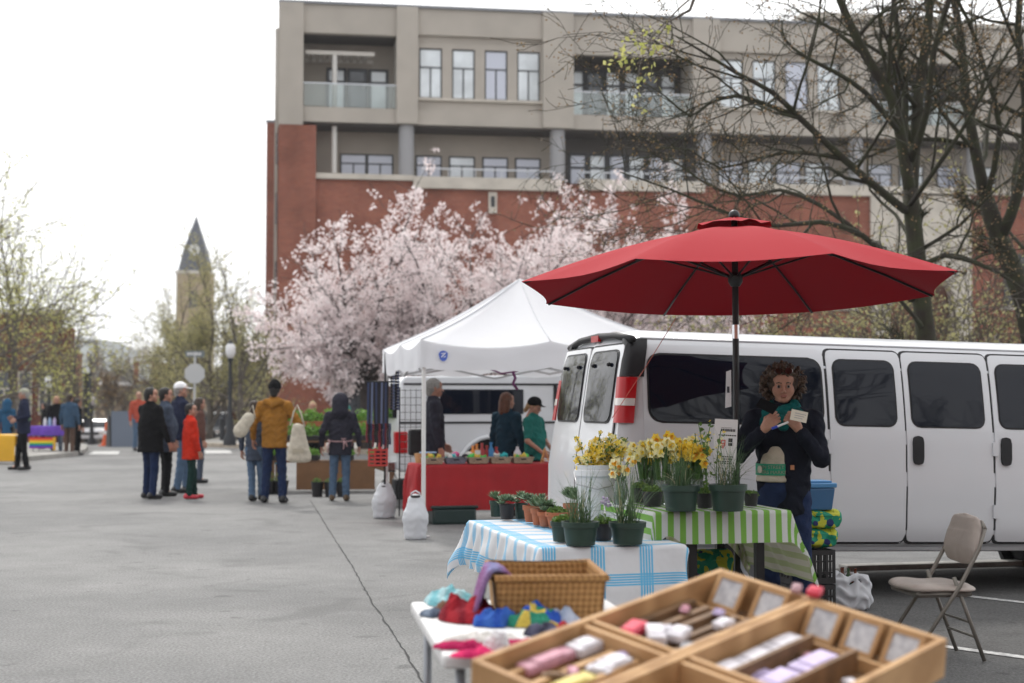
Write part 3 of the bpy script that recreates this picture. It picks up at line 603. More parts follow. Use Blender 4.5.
mb.build('board', mat('brown_boards', (.10, .055, .035), .85), fn); mb = MB(); [mb.box(x, x + .1, 66.04, 66.14, g0, g0 + 1.25) for x in (f0.x, (f0.x + f1.x) / 2, f1.x)]; mb.build('post', MATS['brown_boards'], fn)
# ------------------------------------------------------------------ trees
BARK = mat('mossy_bark', (.032, .026, .020), .95, nscale=5, col2=(.040, .044, .020), bump=.6, bscale=18)
BARKG = mat('grey_bark', (.115, .10, .085), .95, nscale=6, namt=.3, bump=.4, bscale=22)
BARKD = mat('dark_cherry_bark', (.06, .048, .044), .9, nscale=6, namt=.3)
BLOS = leafmat('cherry_blossom', (.80, .69, .69), (.93, .87, .87), .45)
BUDG = leafmat('spring_green_leaf', (.34, .36, .10), (.52, .50, .20), .6); BUDB = leafmat('russet_bud', (.20, .12, .06), (.30, .21, .10), .3)
OLIV = leafmat('olive_haze_bud', (.30, .29, .13), (.42, .39, .20), .55)
class Grow:
    def __init__(s, seed, trop=.12, jit=.22, kids=(5, 5, 5, 4), lf=(.6, .62, .6, .55), ang=(.5, 1.0), maxlev=3, rmin=.006):
        s.q = random.Random(seed); s.B = []; s.T = []; s.trop, s.jit, s.kids_, s.lf, s.ang, s.maxlev, s.rmin = trop, jit, kids, lf, ang, maxlev, rmin
    def perp(s, d, a):
        u, v = frame_axes(d); t = s.q.uniform(0, 2 * math.pi); w = u * math.cos(t) + v * math.sin(t); return (d * math.cos(a) + w * math.sin(a)).normalized()
    def branch(s, p, d, L, r, lev):
        q = s.q; n = 6 if lev < 2 else (4 if lev < s.maxlev else 3); P = [Vector(p)]; d = Vector(d).normalized()
        for i in range(n):
            d = (d + Vector((q.gauss(0, 1), q.gauss(0, 1), q.gauss(0, 1))) * s.jit * .5 + Vector((0, 0, s.trop))).normalized(); P.append(P[-1] + d * L / n)
        s.path(P, r, lev)
    def path(s, P, r, lev, rend=None, start=.3, nk=None, bf=1.):
        q = s.q; n = len(P) - 1; re = rend if rend is not None else max(r * .35, s.rmin); rr = [r + (re - r) * i / n for i in range(n + 1)]
        s.B.append((P, rr, lev))
        if lev >= s.maxlev: s.T.append(P); return
        L = sum((P[i + 1] - P[i]).length for i in range(n)); k = nk or s.kids_[lev]
        for j in range(k):
            t = start + (1 - start) * (j + q.uniform(.2, .9)) / k; x = min(t * n, n - .01); i = int(x); pp = P[i].lerp(P[i + 1], x - i); dd = (P[i + 1] - P[i]).normalized()
            s.branch(pp, s.perp(dd, q.uniform(*s.ang)), L * s.lf[lev] * q.uniform(.75, 1.2) * (1.15 - .5 * t) * bf, max(rr[i] * .55, s.rmin), lev + 1)
        if lev < s.maxlev and rend is None: s.branch(P[-1], (P[-1] - P[-2]).normalized(), L * s.lf[lev] * bf, re, lev + 1)
    def wood(s, name, m, parent):
        mb = MB()
        for P, rr, lev in s.B: mb.tube(P, rr, (10, 7, 5, 3, 3)[min(lev, 4)], cap=lev < 2)
        return mesh_obj(name, mb.V, mb.F, m, parent, True)
def leaves(T, n, size, spread, seed, m, name, parent, squash=1., clump=0):
    g = np.random.default_rng(seed); A = np.array([[tuple(P[i]), tuple(P[i + 1])] for P in T for i in range(len(P) - 1)])
    w = np.linalg.norm(A[:, 1] - A[:, 0], axis=1); w = w / w.sum(); i = g.choice(len(A), n, p=w); t = g.random((n, 1)); c = A[i, 0] * (1 - t) + A[i, 1] * t + g.normal(0, spread, (n, 3))
    if clump: j = g.integers(0, max(1, n // clump), n); c = c[j] + g.normal(0, .085, (n, 3))
    u = g.normal(size=(n, 3)); u /= np.linalg.norm(u, axis=1)[:, None]; v = np.cross(u, g.normal(size=(n, 3))); v /= np.linalg.norm(v, axis=1)[:, None]
    s_ = (size * g.uniform(.6, 1.4, (n, 1))) / 2
    V = np.stack([c - u * s_, c - v * s_ * .7 * squash, c + u * s_, c + v * s_ * .7 * squash], 1).reshape(-1, 3)
    return mesh_obj(name, V, np.arange(4 * n).reshape(-1, 4), m, parent, False)
def tree(name, label, cat, pos, H, r, seed, wm, lm=None, nleaf=0, lsize=.1, lspread=.1, lname='leaves', group=None, fork=.3, spreadang=(.5, .95), kids=(6, 5, 5, 4), maxlev=3, trop=.10, lean=(0, 0), crownL=.7, rmin=.008, jit=.22, lf=(.55, .62, .6, .55)):
    t = thing(name, label, cat, pos, 0, group); g = Grow(seed, trop, jit, kids, lf, spreadang, maxlev, rmin)
    q = g.q; P = [Vector((0, 0, 0))]
    for i in range(7): P.append(P[-1] + Vector((q.gauss(0, .03) + lean[0] * .1, q.gauss(0, .03) + lean[1] * .1, 1)) * H * .8 / 7)
    g.path(P, r, 0, start=fork, bf=crownL / .7); g.wood('trunk_and_branches', wm, t)
    if lm: leaves(g.T, nleaf, lsize, lspread, seed + 1, lm, lname, t)
    return t
# blossoming cherries along the building
for i, (px, Y, hh, sd, lab) in enumerate(((366, 44, 7.5, 11, 'leftmost cherry tree full of pale pink blossom at the brick corner of the building'), (466, 45.5, 7.7, 23, 'pale pink blossoming cherry tree directly behind the white canopy tent'), (568, 46.5, 7.5, 31, 'blossoming cherry tree above the right slope of the white canopy tent'), (665, 48, 7.4, 37, 'blossoming cherry tree partly hidden behind the red umbrella'))):
    c = at(px, 405, Y); t = thing('cherry_tree', lab, 'tree', (c.x, Y, .12), 0, 'cherry trees in pale pink blossom'); g = Grow(sd, .0, .25, (5, 8, 7, 5), (.7, .52, .55, .55), (.6, 1.25), 3, .010)
    q = g.q; P = [Vector((0, 0, 0)), Vector((.05, 0, .9)), Vector((-.05, .05, 2.3))]; g.path(P, .22, 0, rend=.18, start=.9, nk=1)
    nb = 18
    for j in range(nb):
        a = 2 * math.pi * (j + q.uniform(-.3, .3)) / nb; e = R((17, 33, 48, 64)[j % 4] + q.uniform(-7, 7))
        g.branch(P[-1] - Vector((0, 0, q.uniform(0, .5))), (math.cos(a) * math.cos(e), math.sin(a) * math.cos(e), math.sin(e)), q.uniform(.54, .66) / ((math.cos(e) / (3.3 if px < 400 else 4.2)) ** 3.2 + (math.sin(e) / hh) ** 3.2) ** (1 / 3.2), .09, 1)
    g.wood('trunk_and_branches', BARKD, t); leaves(g.T + [b[0] for b in g.B if b[2] == 2], 42000, .095, .13, sd, BLOS, 'blossom', t, clump=14)
# left side trees with fresh leaves
for px, Y, H, sd, n, lab in ((14, 52, 5.8, 5, 5000, 'tall tree with yellow green buds rising over the low brick building'), (-30, 47, 5.8, 6, 5000, 'budding tree cut off by the left edge of the photo'), (72, 62, 3.9, 8, 1500, 'small nearly bare tree at the right end of the low brick building')):
    c = at(px, 405, Y); tree('budding_tree', lab, 'tree', (c.x, Y, gz(Y)), H, .17, sd, BARKG, BUDG, n, .085, .12, group='trees on the left pavement', kids=(9, 6, 5, 3), spreadang=(.6, 1.25), fork=.2, rmin=.012, trop=.02, lf=(.85, .6, .6, .5))
for px, Y, H, sd, n, lab in ((210, 60, 4.6, 41, 16000, 'olive budding tree in front of the church tower, beside the tall street lamp'), (180, 70, 5.3, 42, 12000, 'budding tree directly behind the back of the octagonal traffic sign'), (240, 56, 4.2, 43, 5000, 'small budding tree against the left brick corner of the apartment building')):
    c = at(px, 405, Y); tree('budding_tree', lab, 'tree', (c.x, Y, gz(Y) + (.13 if Y < 64 else 0)), H, .17, sd, BARKG, OLIV, n, .085, .13, group='olive trees at the end of the street', kids=(10, 6, 5, 3), spreadang=(.55, 1.1), fork=.1, rmin=.012, trop=.03, lf=(.80, .6, .6, .5))
k = 0
for px, Y, H in ((62, 86, 6.5), (84, 96, 7.5), (98, 108, 7), (112, 92, 6.2), (122, 120, 8.5), (133, 135, 9.0), (146, 150, 8.5), (160, 96, 6.2), (172, 88, 6.5), (92, 130, 9), (106, 148, 10), (135, 170, 9), (70, 120, 8.5), (237, 98, 8), (225, 84, 7), (255, 90, 8)):
    c = at(px, 405, Y); sd = 60 + k; k += 1
    tree('bare_tree', 'distant hazy brownish grey bare tree among others along the far street', 'tree', (c.x, Y, gz(Y)), H * .62, .13, sd, BARKG, BUDB if k % 3 else OLIV, 900 if k % 3 else 700, .13, .16, group='bare trees along the far street', kids=(7, 5, 5, 3), rmin=.022, spreadang=(.35, .85), fork=.15, maxlev=3)

# the big bare tree behind the van: trunk and main limbs follow the photo, at one distance with their own depth
def limb(g, pts, Y, rr, lev, nk=5, bf=1., root=None):
    P = []
    for i, (px, py, dy) in enumerate(pts): P.append(at(px, py, Y + dy) - root)
    # smooth
    Q = []
    for i in range(len(P) - 1):
        p0, p1, p2, p3 = P[max(i - 1, 0)], P[i], P[i + 1], P[min(i + 2, len(P) - 1)]
        for t in (0, .5): Q.append(.5 * ((2 * p1) + (p2 - p0) * t + (2 * p0 - 5 * p1 + 4 * p2 - p3) * t * t + (3 * p1 - p0 - 3 * p2 + p3) * t ** 3))
    Q.append(P[-1]); rr = (rr[0] * .68, rr[1] * .7); g.path(Q, rr[0], lev, rend=rr[1], start=.12, nk=nk, bf=bf)
Yt = 21.0; c = gnd(935, 405 + 1.5 * 1422 / Yt); c = Vector(((934 - 512) / 1422 * Yt, Yt, 0)); root = c
bt = thing('bare_tree', 'large mossy bare tree with spreading limbs behind the white van and red umbrella', 'tree', c, 0)
g = Grow(77, -.01, .34, (6, 6, 5, 4), (.28, .38, .52, .5), (.45, 1.15), 4, .0042)
limb(g, [(936, 506, 0), (932, 400, 0), (925, 330, 0), (916, 250, 0), (910, 190, .1)], Yt, (.235, .17), 0, nk=3, bf=.5, root=root)
for pts, rr, nk in (
    ([(911, 200, .1), (903, 150, 0), (892, 100, -.1), (868, 60, -.3), (848, 20, -.5), (828, -30, -.6), (800, -90, -.8)], (.15, .06), 8),
    ([(911, 195, .1), (915, 140, .3), (919, 90, .5), (926, 40, .6), (932, -20, .7), (936, -110, .9)], (.15, .07), 8),
    ([(903, 150, 0), (905, 90, .6), (897, 30, 1.0), (889, -40, 1.3)], (.10, .05), 6),
    ([(912, 160, 0), (927, 110, -.6), (934, 50, -.9), (952, -10, -1.2), (965, -70, -1.5)], (.09, .04), 6),
    ([(912, 300, 0), (890, 262, -.5), (862, 235, -.9), (820, 222, -1.3), (775, 226, -1.6), (725, 212, -1.8), (672, 190, -2.), (620, 172, -2.1)], (.085, .012), 10),
    ([(905, 210, 0), (880, 190, -.7), (845, 160, -1.3), (800, 118, -1.9), (772, 92, -2.2), (735, 72, -2.5), (700, 50, -2.7), (676, 36, -2.9)], (.10, .012), 11),
    ([(898, 130, -.1), (865, 92, -.7), (835, 72, -1.2), (806, 57, -1.5), (785, 40, -1.6), (782, 20, -1.7)], (.07, .012), 8),
    ([(800, 118, -1.9), (765, 104, -2.1), (735, 96, -2.3), (708, 104, -2.5), (690, 116, -2.6), (665, 96, -2.8), (640, 80, -3.0)], (.055, .008), 9),
    ([(862, 235, -.9), (820, 205, -.5), (780, 190, -.2), (740, 196, .2), (700, 180, .4), (672, 160, .6), (640, 158, .7), (600, 170, .9)], (.055, .009), 11),
    ([(845, 160, -1.3), (800, 152, -1.6), (760, 158, -1.8), (720, 168, -2.), (690, 150, -2.2), (655, 148, -2.3)], (.045, .008), 9),
    ([(916, 270, 0), (945, 255, -.5), (975, 262, -.9), (1010, 280, -1.2), (1050, 310, -1.5)], (.07, .02), 6),
    ([(910, 205, 0), (935, 170, -1.), (962, 130, -1.5), (985, 90, -2.), (1010, 50, -2.3), (1040, 10, -2.6)], (.06, .015), 8),
    ([(916, 250, 0), (896, 215, 1), (870, 190, 1.5), (868, 150, 1.7), (866, 120, 1.8)], (.05, .012), 6),
    ([(925, 330, 0), (900, 300, -.8), (870, 275, -1.2), (830, 262, -1.5), (785, 250, -1.8), (740, 244, -2.1), (690, 240, -2.3)], (.05, .008), 9),
    ([(920, 250, 0), (960, 225, -.3), (995, 190, -.5), (1030, 165, -.6)], (.05, .012), 6)):
    limb(g, pts, Yt, rr, 1, nk, root=root)
g.wood('trunk_and_branches', BARK, bt); leaves(g.T, 8000, .032, .04, 5, BUDB, 'buds', bt)
c = Vector(((1050 - 512) / 1422 * 23, 23, 0)); bt2 = thing('bare_tree', 'second bare tree with a leaning mossy trunk at the right edge behind the van', 'tree', c, 0)
g = Grow(78, .0, .3, (6, 6, 6, 4), (.32, .45, .55, .55), (.45, 1.1), 4, .0045)
limb(g, [(1050, 498, 0), (1042, 400, 0), (1024, 300, 0), (1000, 240, 0), (986, 200, 0)], 23, (.30, .19), 0, nk=3, bf=.5, root=c)
for pts, rr, nk in (([(986, 200, 0), (975, 150, 0), (965, 90, .2), (960, 30, .3), (944, -40, .4)], (.16, .07), 9), ([(1000, 240, 0), (1022, 180, -.5), (1026, 100, -.6), (1018, 30, -.7), (1024, -50, -.8)], (.15, .06), 9),
    ([(986, 200, 0), (1000, 130, -.8), (985, 70, -1.2), (968, 20, -1.4), (940, -30, -1.6)], (.08, .03), 8), ([(975, 150, 0), (940, 110, -.8), (920, 60, -1.2), (880, 30, -1.5)], (.06, .012), 7), ([(1024, 300, 0), (1060, 240, .5), (1085, 150, .8), (1090, 60, 1)], (.12, .05), 6)):
    limb(g, pts, 23, rr, 1, nk, root=c)
g.wood('trunk_and_branches', BARK, bt2); leaves(g.T, 7000, .04, .04, 6, BUDB, 'buds', bt2)
# leafy sprig hanging in at the top: a tree whose crown stands above the frame
c = Vector((at(760, 405, 17).x, 17, 0)); 
lt = thing('budding_tree', 'tree whose fresh green leafy sprig hangs in at the top edge over the facade', 'tree', Vector(((1110 - 512) / 1422 * 17, 17, 0)), 0); root = Vector(lt.location)
g = Grow(91, -.06, .3, (5, 4, 4, 3), (.4, .45, .5, .5), (.4, .9), 3, .004)
limb(g, [(1110, 530, 0), (1105, 300, 0), (1090, 60, 0), (1060, -100, 0), (980, -170, 0)], 17, (.16, .09), 0, nk=2, bf=.3, root=root)
limb(g, [(1060, -100, 0), (940, -150, 0), (820, -110, 0), (740, -50, 0), (700, -15, 0), (690, 10, 0), (668, 22, 0), (655, 45, 0)], 17, (.08, .006), 1, nk=3, bf=.5, root=root)
g.wood('trunk_and_branches', BARKG, lt); tips = [P for P in g.T if (P[0] + root).x < at(704, 0, 17).x]
leaves(tips or g.T, 130, .065, .05, 7, BUDG, 'leaves', lt)
# weeping shrubs behind the van
for i, (px, Y, h, sd, lab) in enumerate(((835, 27, 3.0, 1, 'loose olive green shrub left of the big tree trunk behind the van'), (965, 26, 3.4, 2, 'arching olive shrub right of the big tree trunk behind the van'), (905, 28, 2.9, 3, 'dense olive shrub directly behind the big tree trunk'), (775, 30, 2.4, 4, 'low twiggy shrub seen under the red umbrella behind the van'))):
    c = at(px, 405, Y); t = thing('shrub', lab, 'shrub', (c.x, Y, 0), 0, 'shrubs behind the van'); g = Grow(200 + sd, -.10, .25, (6, 5, 3), (.5, .5, .5), (.3, .8), 2, .006); q = g.q
    for j in range(26): a = q.uniform(0, 6.28); e = R(q.uniform(50, 85)); g.branch((q.uniform(-.4, .4), q.uniform(-.4, .4), 0), (math.cos(a) * math.cos(e), math.sin(a) * math.cos(e), math.sin(e)), h * q.uniform(.9, 1.25), .02, 0)
    g.wood('stems', BARKG, t); leaves(g.T, 5200, .07, .06, sd, OLIV, 'leaves', t)
# trees behind the photographer for van reflections; unseen building sized to block low sky
rb = thing('brick_building', 'unseen building behind the photographer, reflected in the van windows, sized to block low sky light', 'building', (0, 0, 0)); bx('wall', BRICK, (-50, 70, -50, -34, 0, 13), parent=rb); bx('coping', STONE, (-50.1, 70.1, -50, -33.9, 13, 13.4), parent=rb); 
for i, (x, y, sd) in enumerate(((15, -5, 301), (22, -13, 302), (10, -9, 303), (30, -16, 304))): tree('bare_tree', 'bare street tree behind the photographer, reflected in the van windows', 'tree', (x, y, 0), 9.5, .22, sd, BARK, BUDB, 300, .1, .1, group='street trees behind the photographer', rmin=.02, kids=(7, 6, 5, 3))

# ------------------------------------------------------------------ street furniture
LAMPB = mat('lamp_post_black', (.03, .033, .038), .5, .3); GLOBE = mat('frosted_globe', (.75, .76, .78), .3)
def lamp_post(px, Y, ztop, lab, z0=0):
    c = at(px, 405, Y); t = thing('street_lamp', lab, 'street lamp', (c.x, Y, z0), 0, 'black street lamps with white globes'); h = ztop - z0
    MB().lathe([(.22, 0), (.22, .25), (.13, .4), (.12, .9), (.075, 1.0), (.06, h - .75), (.10, h - .72), (.10, h - .62)], 12).build('post', LAMPB, t, 'auto')
    MB().lathe([(.09, h - .62), (.17, h - .45), (.17, h - .22), (.09, h - .12)], 14).build('globe', GLOBE, t, True); MB().lathe([(.11, h - .12), (.07, h - .05), (.01, h)], 12).build('cap', LAMPB, t, 'auto')
lamp_post(230, 48.5, at(0, 340, 48.5).z, 'tall dark street lamp with white globe beside the brick corner of the apartment building', .13)
lamp_post(49, 58, at(0, 373, 58).z, 'street lamp with white globe in front of the low brick building', gz(58))
lamp_post(92, 80, at(0, 394, 80).z, 'small distant street lamp above the parked white car', gz(80))
c = at(194.5, 405, 50); t = thing('traffic_sign', 'back of an octagonal traffic sign with a street name plate on top', 'sign', (c.x, 50, .0), R(8)); SG = mat('bare_aluminium', (.52, .54, .55), .5, .3); PL = mat('name_plate', (.16, .19, .20), .5)
MB().lathe([(.04, 0), (.04, at(0, 352, 50).z)], 8).build('post', SG, t, 'auto'); z = at(0, 373.5, 50).z
MB().prism([(.37 * math.cos(R(22.5 + 45 * i)), z + .37 * math.sin(R(22.5 + 45 * i))) for i in range(8)], .01, 'y', (0, -.06, 0)).build('sign_plate', SG, t)
z = at(0, 354, 50).z; p = MB().box(-.33, .33, -.03, -.02, z - .11, z + .11).build('name_plate', PL, t); mb = MB(); [mb.box(-.26 + i * .1, -.19 + i * .1, -.036, -.03, z - .04, z + .05) for i in range(5)]; mb.build('lettering', mat('sign_white', (.7, .7, .7), .5), p)
for px in (205.5 + 19, ):
    c = gnd(222, 443.5); 
    t = thing('bollard', 'black bollard on the pavement next to the dark suv', 'bollard', (c.x, c.y, .0), 0); MB().lathe([(.1, 0), (.1, .9), (.12, .92), (.07, 1.05), (.01, 1.1)], 12).build('post', LAMPB, t, 'auto'); MB().lathe([(.125, .8), (.125, .86)], 12).build('band', LAMPB, t)
c = gnd(106, 446); t = thing('traffic_cone', 'orange traffic cone with a white band left of the sandwich board', 'traffic cone', (c.x, c.y, 0), 0); OR = mat('cone_orange', (.75, .13, .03), .5)
MB().box(-.22, .22, -.22, .22, 0, .04).lathe([(.17, .04), (.10, .42)], 14).lathe([(.075, .56), (.03, .86)], 14).build('cone', OR, t, 'auto'); MB().lathe([(.104, .42), (.073, .56)], 14).build('white_band', MATS['sign_white'], t, 'auto')
c = gnd(122, 446.5); t = thing('sandwich_board', 'black and slate blue folding sandwich board beside the orange cone', 'sandwich board', (c.x, c.y, 0), R(25)); BB = mat('board_black', (.02, .02, .022), .6); BS = mat('board_slate', (.12, .145, .19), .7)
mb = MB(); mb.add([(-.45, -.5, 0), (.55, -.5, 0), (.5, 0, 1.28), (-.4, 0, 1.28), (-.45, -.46, 0), (.55, -.46, 0), (.5, .04, 1.28), (-.4, .04, 1.28)], [(0, 1, 2, 3), (7, 6, 5, 4), (0, 4, 5, 1), (1, 5, 6, 2), (2, 6, 7, 3), (3, 7, 4, 0)]); mb.build('front_panel', BS, t)
mb = MB(); mb.prism([(-.48, 0), (.5, 0), (.05, 1.3), (-.02, 1.3)], .04, 'x', (-.5, .0, 0)); mb.build('side_panel', BB, t)
mb = MB(); mb.add([(-.45, .5, 0), (.55, .5, 0), (.5, .05, 1.28), (-.4, .05, 1.28), (-.45, .54, 0), (.55, .54, 0), (.5, .09, 1.28), (-.4, .09, 1.28)], [(0, 1, 2, 3), (7, 6, 5, 4), (0, 4, 5, 1), (1, 5, 6, 2), (2, 6, 7, 3), (3, 7, 4, 0)]); mb.build('back_panel', BB, t)
# ------------------------------------------------------------------ vehicles
WPAINT = mat('white_car_paint', (.60, .615, .64), .28, coat=.5, spec=.4, nscale=.8, namt=.03); BLK = mat('black_plastic', (.016, .016, .018), .5, spec=.3); GLASSK = mat('tinted_glass', (.004, .006, .013), .03, spec=.32, coat=0)
RUB = mat('tyre_rubber', (.02, .02, .02), .85); RIM = mat('steel_rim', (.42, .43, .45), .35, .7); REDL = mat('red_lamp', (.42, .008, .012), .3, coat=.15, spec=.3); CLRL = mat('clear_lamp', (.62, .58, .55), .12, coat=.8); SEAM = mat('seam_shadow_gap', (.03, .03, .032), .8)
CHR = mat('chrome', (.6, .6, .62), .15, 1.)
def wheel(parent, x, y, r, w, nm='wheel'):
    Rx = Matrix.Rotation(math.pi / 2, 3, 'X')
    t = MB().lathe([(r * .62, -w / 2), (r * .96, -w / 2), (r, -w / 2 + .03), (r, w / 2 - .03), (r * .96, w / 2), (r * .62, w / 2)], 26, (x, y, r), rot=Rx, cap=False).build(nm, RUB, parent, 'auto')
    mb = MB().lathe([(.02, -w / 2 + .03), (r * .3, -w / 2 + .02), (r * .5, -w / 2 + .06), (r * .6, -w / 2 + .01), (r * .62, -w / 2), (r * .62, w / 2), (r * .6, w / 2 - .01), (r * .5, w / 2 - .06), (.02, w / 2 - .03)], 20, (x, y, r), rot=Rx, cap=False); mb.build('rim', RIM, t, 'auto')
# --- passenger van
van = thing('passenger_van', 'long white passenger van with tinted windows parked behind the plant stall', 'van', (.817, 10.56, .012), YAW, ry=R(1.25))
PROF = [(.10, .40), (.045, .47), (.012, .56), (.006, .80), (.0, .97), (.014, 1.03), (.020, 1.26), (.040, 1.40), (.075, 1.62), (.115, 1.82), (.145, 1.92), (.175, 1.985), (.25, 2.035), (.45, 2.075), (1.0, 2.095)]
def prof_y(z):
    for (y0, z0), (y1, z1) in zip(PROF[:-1], PROF[1:]):
        if z0 <= z <= z1: return y0 + (y1 - y0) * (z - z0) / (z1 - z0)
    return PROF[0][0] if z < PROF[0][1] else 1.0
VW = 2.0; VL = 5.75
def top(s):
    pts = [(0, 1.98), (.05, 2.06), (.14, 2.095), (3.9, 2.095), (4.15, 2.03), (4.45, 1.80), (4.85, 1.36), (5.0, 1.22), (5.6, 1.08), (5.75, .95)]
    for (a, b), (c_, d_) in zip(pts[:-1], pts[1:]):
        if s <= c_: return b + (d_ - b) * max(0, s - a) / (c_ - a)
    return .95
def section(s):
    T = top(s); zb = .95; out = []
    inset = .045 * max(0, 1 - s / .14) ** 2 + (.16 * ((s - 5.0) / .75) ** 2 if s > 5.0 else 0) + 0
    for y, z in PROF:
        zz = z if z < zb else zb + (z - zb) * (T - zb) / (2.095 - zb)
        if T < 1.5 and z > zb: y = y * .6 + .0
        out.append((y + inset, zz))
    return out
def rake(s, z):                            # rear face leans forward with height
    return s + (max(0, (z - 1.0)) * .12 + max(0, z - 1.8) * .10 - .075) * max(0, 1 - s / .9)
st = [0, .03, .07, .14, .5, 1, 1.6, 2.3, 3.05, 3.6, 3.9, 4.15, 4.3, 4.45, 4.65, 4.85, 5.0, 5.3, 5.6, 5.75]
V = []; F = []; fm = []
for s in st:
    sec = section(s); full = sec + [(VW - y, z) for y, z in sec[::-1]]
    V += [(rake(s, z), y, z) for y, z in full]
n = len(PROF) * 2
for i in range(len(st) - 1):
    for j in range(n - 1):
        F.append((i * n + j, (i + 1) * n + j, (i + 1) * n + j + 1, i * n + j + 1)); roof_ = 9 <= j <= n - 11
        fm.append(1 if (11 <= i <= 14 and 10 < j < n - 12) else 0)
F.append(tuple(range(n))[::-1]); fm.append(0); F.append(tuple((len(st) - 1) * n + j for j in range(n))); fm.append(0)
F += [(i * n, i * n + n - 1, (i + 1) * n + n - 1, (i + 1) * n) for i in range(len(st) - 1)]; fm += [2] * (len(st) - 1)
body = mesh_obj('body', V, F, [WPAINT, GLASSK, BLK], van, 'auto', fm)
def rrect(s0, s1, z0, z1, r, n=6):
    P = []
    for cx, cz, a in ((s1 - r, z1 - r, 0), (s0 + r, z1 - r, 90), (s0 + r, z0 + r, 180), (s1 - r, z0 + r, 270)):
        P += [(cx + r * math.cos(R(a + 90 * i / n)), cz + r * math.sin(R(a + 90 * i / n))) for i in range(n + 1)]
    return P
def side_panel(name, s0, s1, z0, z1, r, off, m, parent, side=0, thick=.01, nz=16, ns=16):
    """panel lying on the van's curved side: a grid warped into a rounded rectangle"""
    V = []
    for k2, o_ in enumerate((off, off - thick)):
        for j in range(nz + 1):
            for i in range(ns + 1):
                u = -1 + 2 * i / ns; v = -1 + 2 * j / nz; u = math.copysign(1 - (1 - abs(u)) ** 1.9, u); v = math.copysign(1 - (1 - abs(v)) ** 1.9, v)
                hw, hh = (s1 - s0) / 2, (z1 - z0) / 2; x, z = u * hw, v * hh
                dx, dz = abs(x) - (hw - r), abs(z) - (hh - r)
                if dx > 0 and dz > 0:
                    m_ = max(dx, dz); L_ = math.hypot(dx, dz); x = math.copysign(hw - r + dx * m_ / L_, x); z = math.copysign(hh - r + dz * m_ / L_, z)
                zz = (z0 + z1) / 2 + z; yy = prof_y(zz) - o_
                V.append((s_lean((s0 + s1) / 2 + x, zz), yy if side == 0 else VW - yy, zz))
    N_ = (nz + 1) * (ns + 1); F = []
    for j in range(nz):
        for i in range(ns): a = j * (ns + 1) + i; F.append((a, a + 1, a + ns + 2, a + ns + 1)); F.append((a + N_, a + ns + 1 + N_, a + ns + 2 + N_, a + 1 + N_))
    ring = [i for i in range(ns + 1)] + [j * (ns + 1) + ns for j in range(1, nz + 1)] + [nz * (ns + 1) + i for i in range(ns - 1, -1, -1)] + [j * (ns + 1) for j in range(nz - 1, 0, -1)]
    for a, b in zip(ring, ring[1:] + ring[:1]): F.append((b, a, a + N_, b + N_))
    return mesh_obj(name, V, F, m, parent, 'auto')
def s_lean(s, z): return s
zd0 = .475
for side in (0, 1):
    rq = side_panel('quarter_panel', .15, 1.635, .56, 1.955, .05, .004, WPAINT, van, side)
    side_panel('window', .20, 1.60, 1.375, 1.875, .10, .010, GLASSK, rq, side)
    side_panel('window_seal', .185, 1.615, 1.36, 1.89, .11, .007, BLK, rq, side)
    for i, (a, b) in enumerate(((1.655, 2.285), (2.30, 3.045), (3.065, 4.12))):
        d = side_panel('door', a, b, zd0, 1.955, .05, .012, WPAINT, van, side, .012); 
        side_panel('seam', a - .022, b + .012, zd0 - .02, 1.968, .06, .0015, SEAM, d, side)
        wa, wb = a + .055, b - .07; side_panel('window', wa, wb - (.18 if i == 2 else 0), 1.375, 1.875, .07, .018, GLASSK, d, side); side_panel('window_seal', wa - .012, wb + .012 - (.18 if i == 2 else 0), 1.363, 1.887, .08, .015, BLK, d, side)
        if i: side_panel('handle', a + .045, a + .135, 1.075, 1.30, .04, .03, BLK, d, side, .02, 6, 4)
        y = (lambda z: prof_y(z) - .02)
        if i != 1:
            for zz in (1.21, .72) if i == 2 else (1.21,): side_panel('hinge', a - .03 + (.0 if i else 0), a + .02, zz - .06, zz + .05, .01, .028, WPAINT, d, side, .02, 2, 2)
    side_panel('sill', .15, 4.2, .43, .468, .005, .0, WPAINT, van, side)
# crease and gutter
mb = MB(); mb.tube([(rake(.1, 2.0), prof_y(2.0) - .012, 2.002), (4.0, prof_y(2.0) - .012, 2.002)], .008, 5); mb.tube([(rake(.1, 2.0), VW - prof_y(2.0) + .012, 2.002), (4.0, VW - prof_y(2.0) + .012, 2.002)], .008, 5); mb.build('roof_gutter', WPAINT, van, True)
MB().box(.2, 5.3, .35, VW - .35, .37, .45).build('underbody', BLK, van); MB().tube([(.3, .16, .43), (5, .16, .43)], .025, 6).build('frame_rail', BLK, van)
for x in (1.15, 4.75):
    for y in (.17, VW - .17): wheel(van, x, y, .36, .24)
for side, y0 in ((0, 0), (1, VW)):
    m1 = MB(); m1.lathe([(.44, -.03), (.44, .03)], 24, (4.75, y0 + (.02 if side == 0 else -.02), .36), rot=Matrix.Rotation(math.pi / 2, 3, 'X')); m1.build('wheel_arch', BLK, van, 'auto')
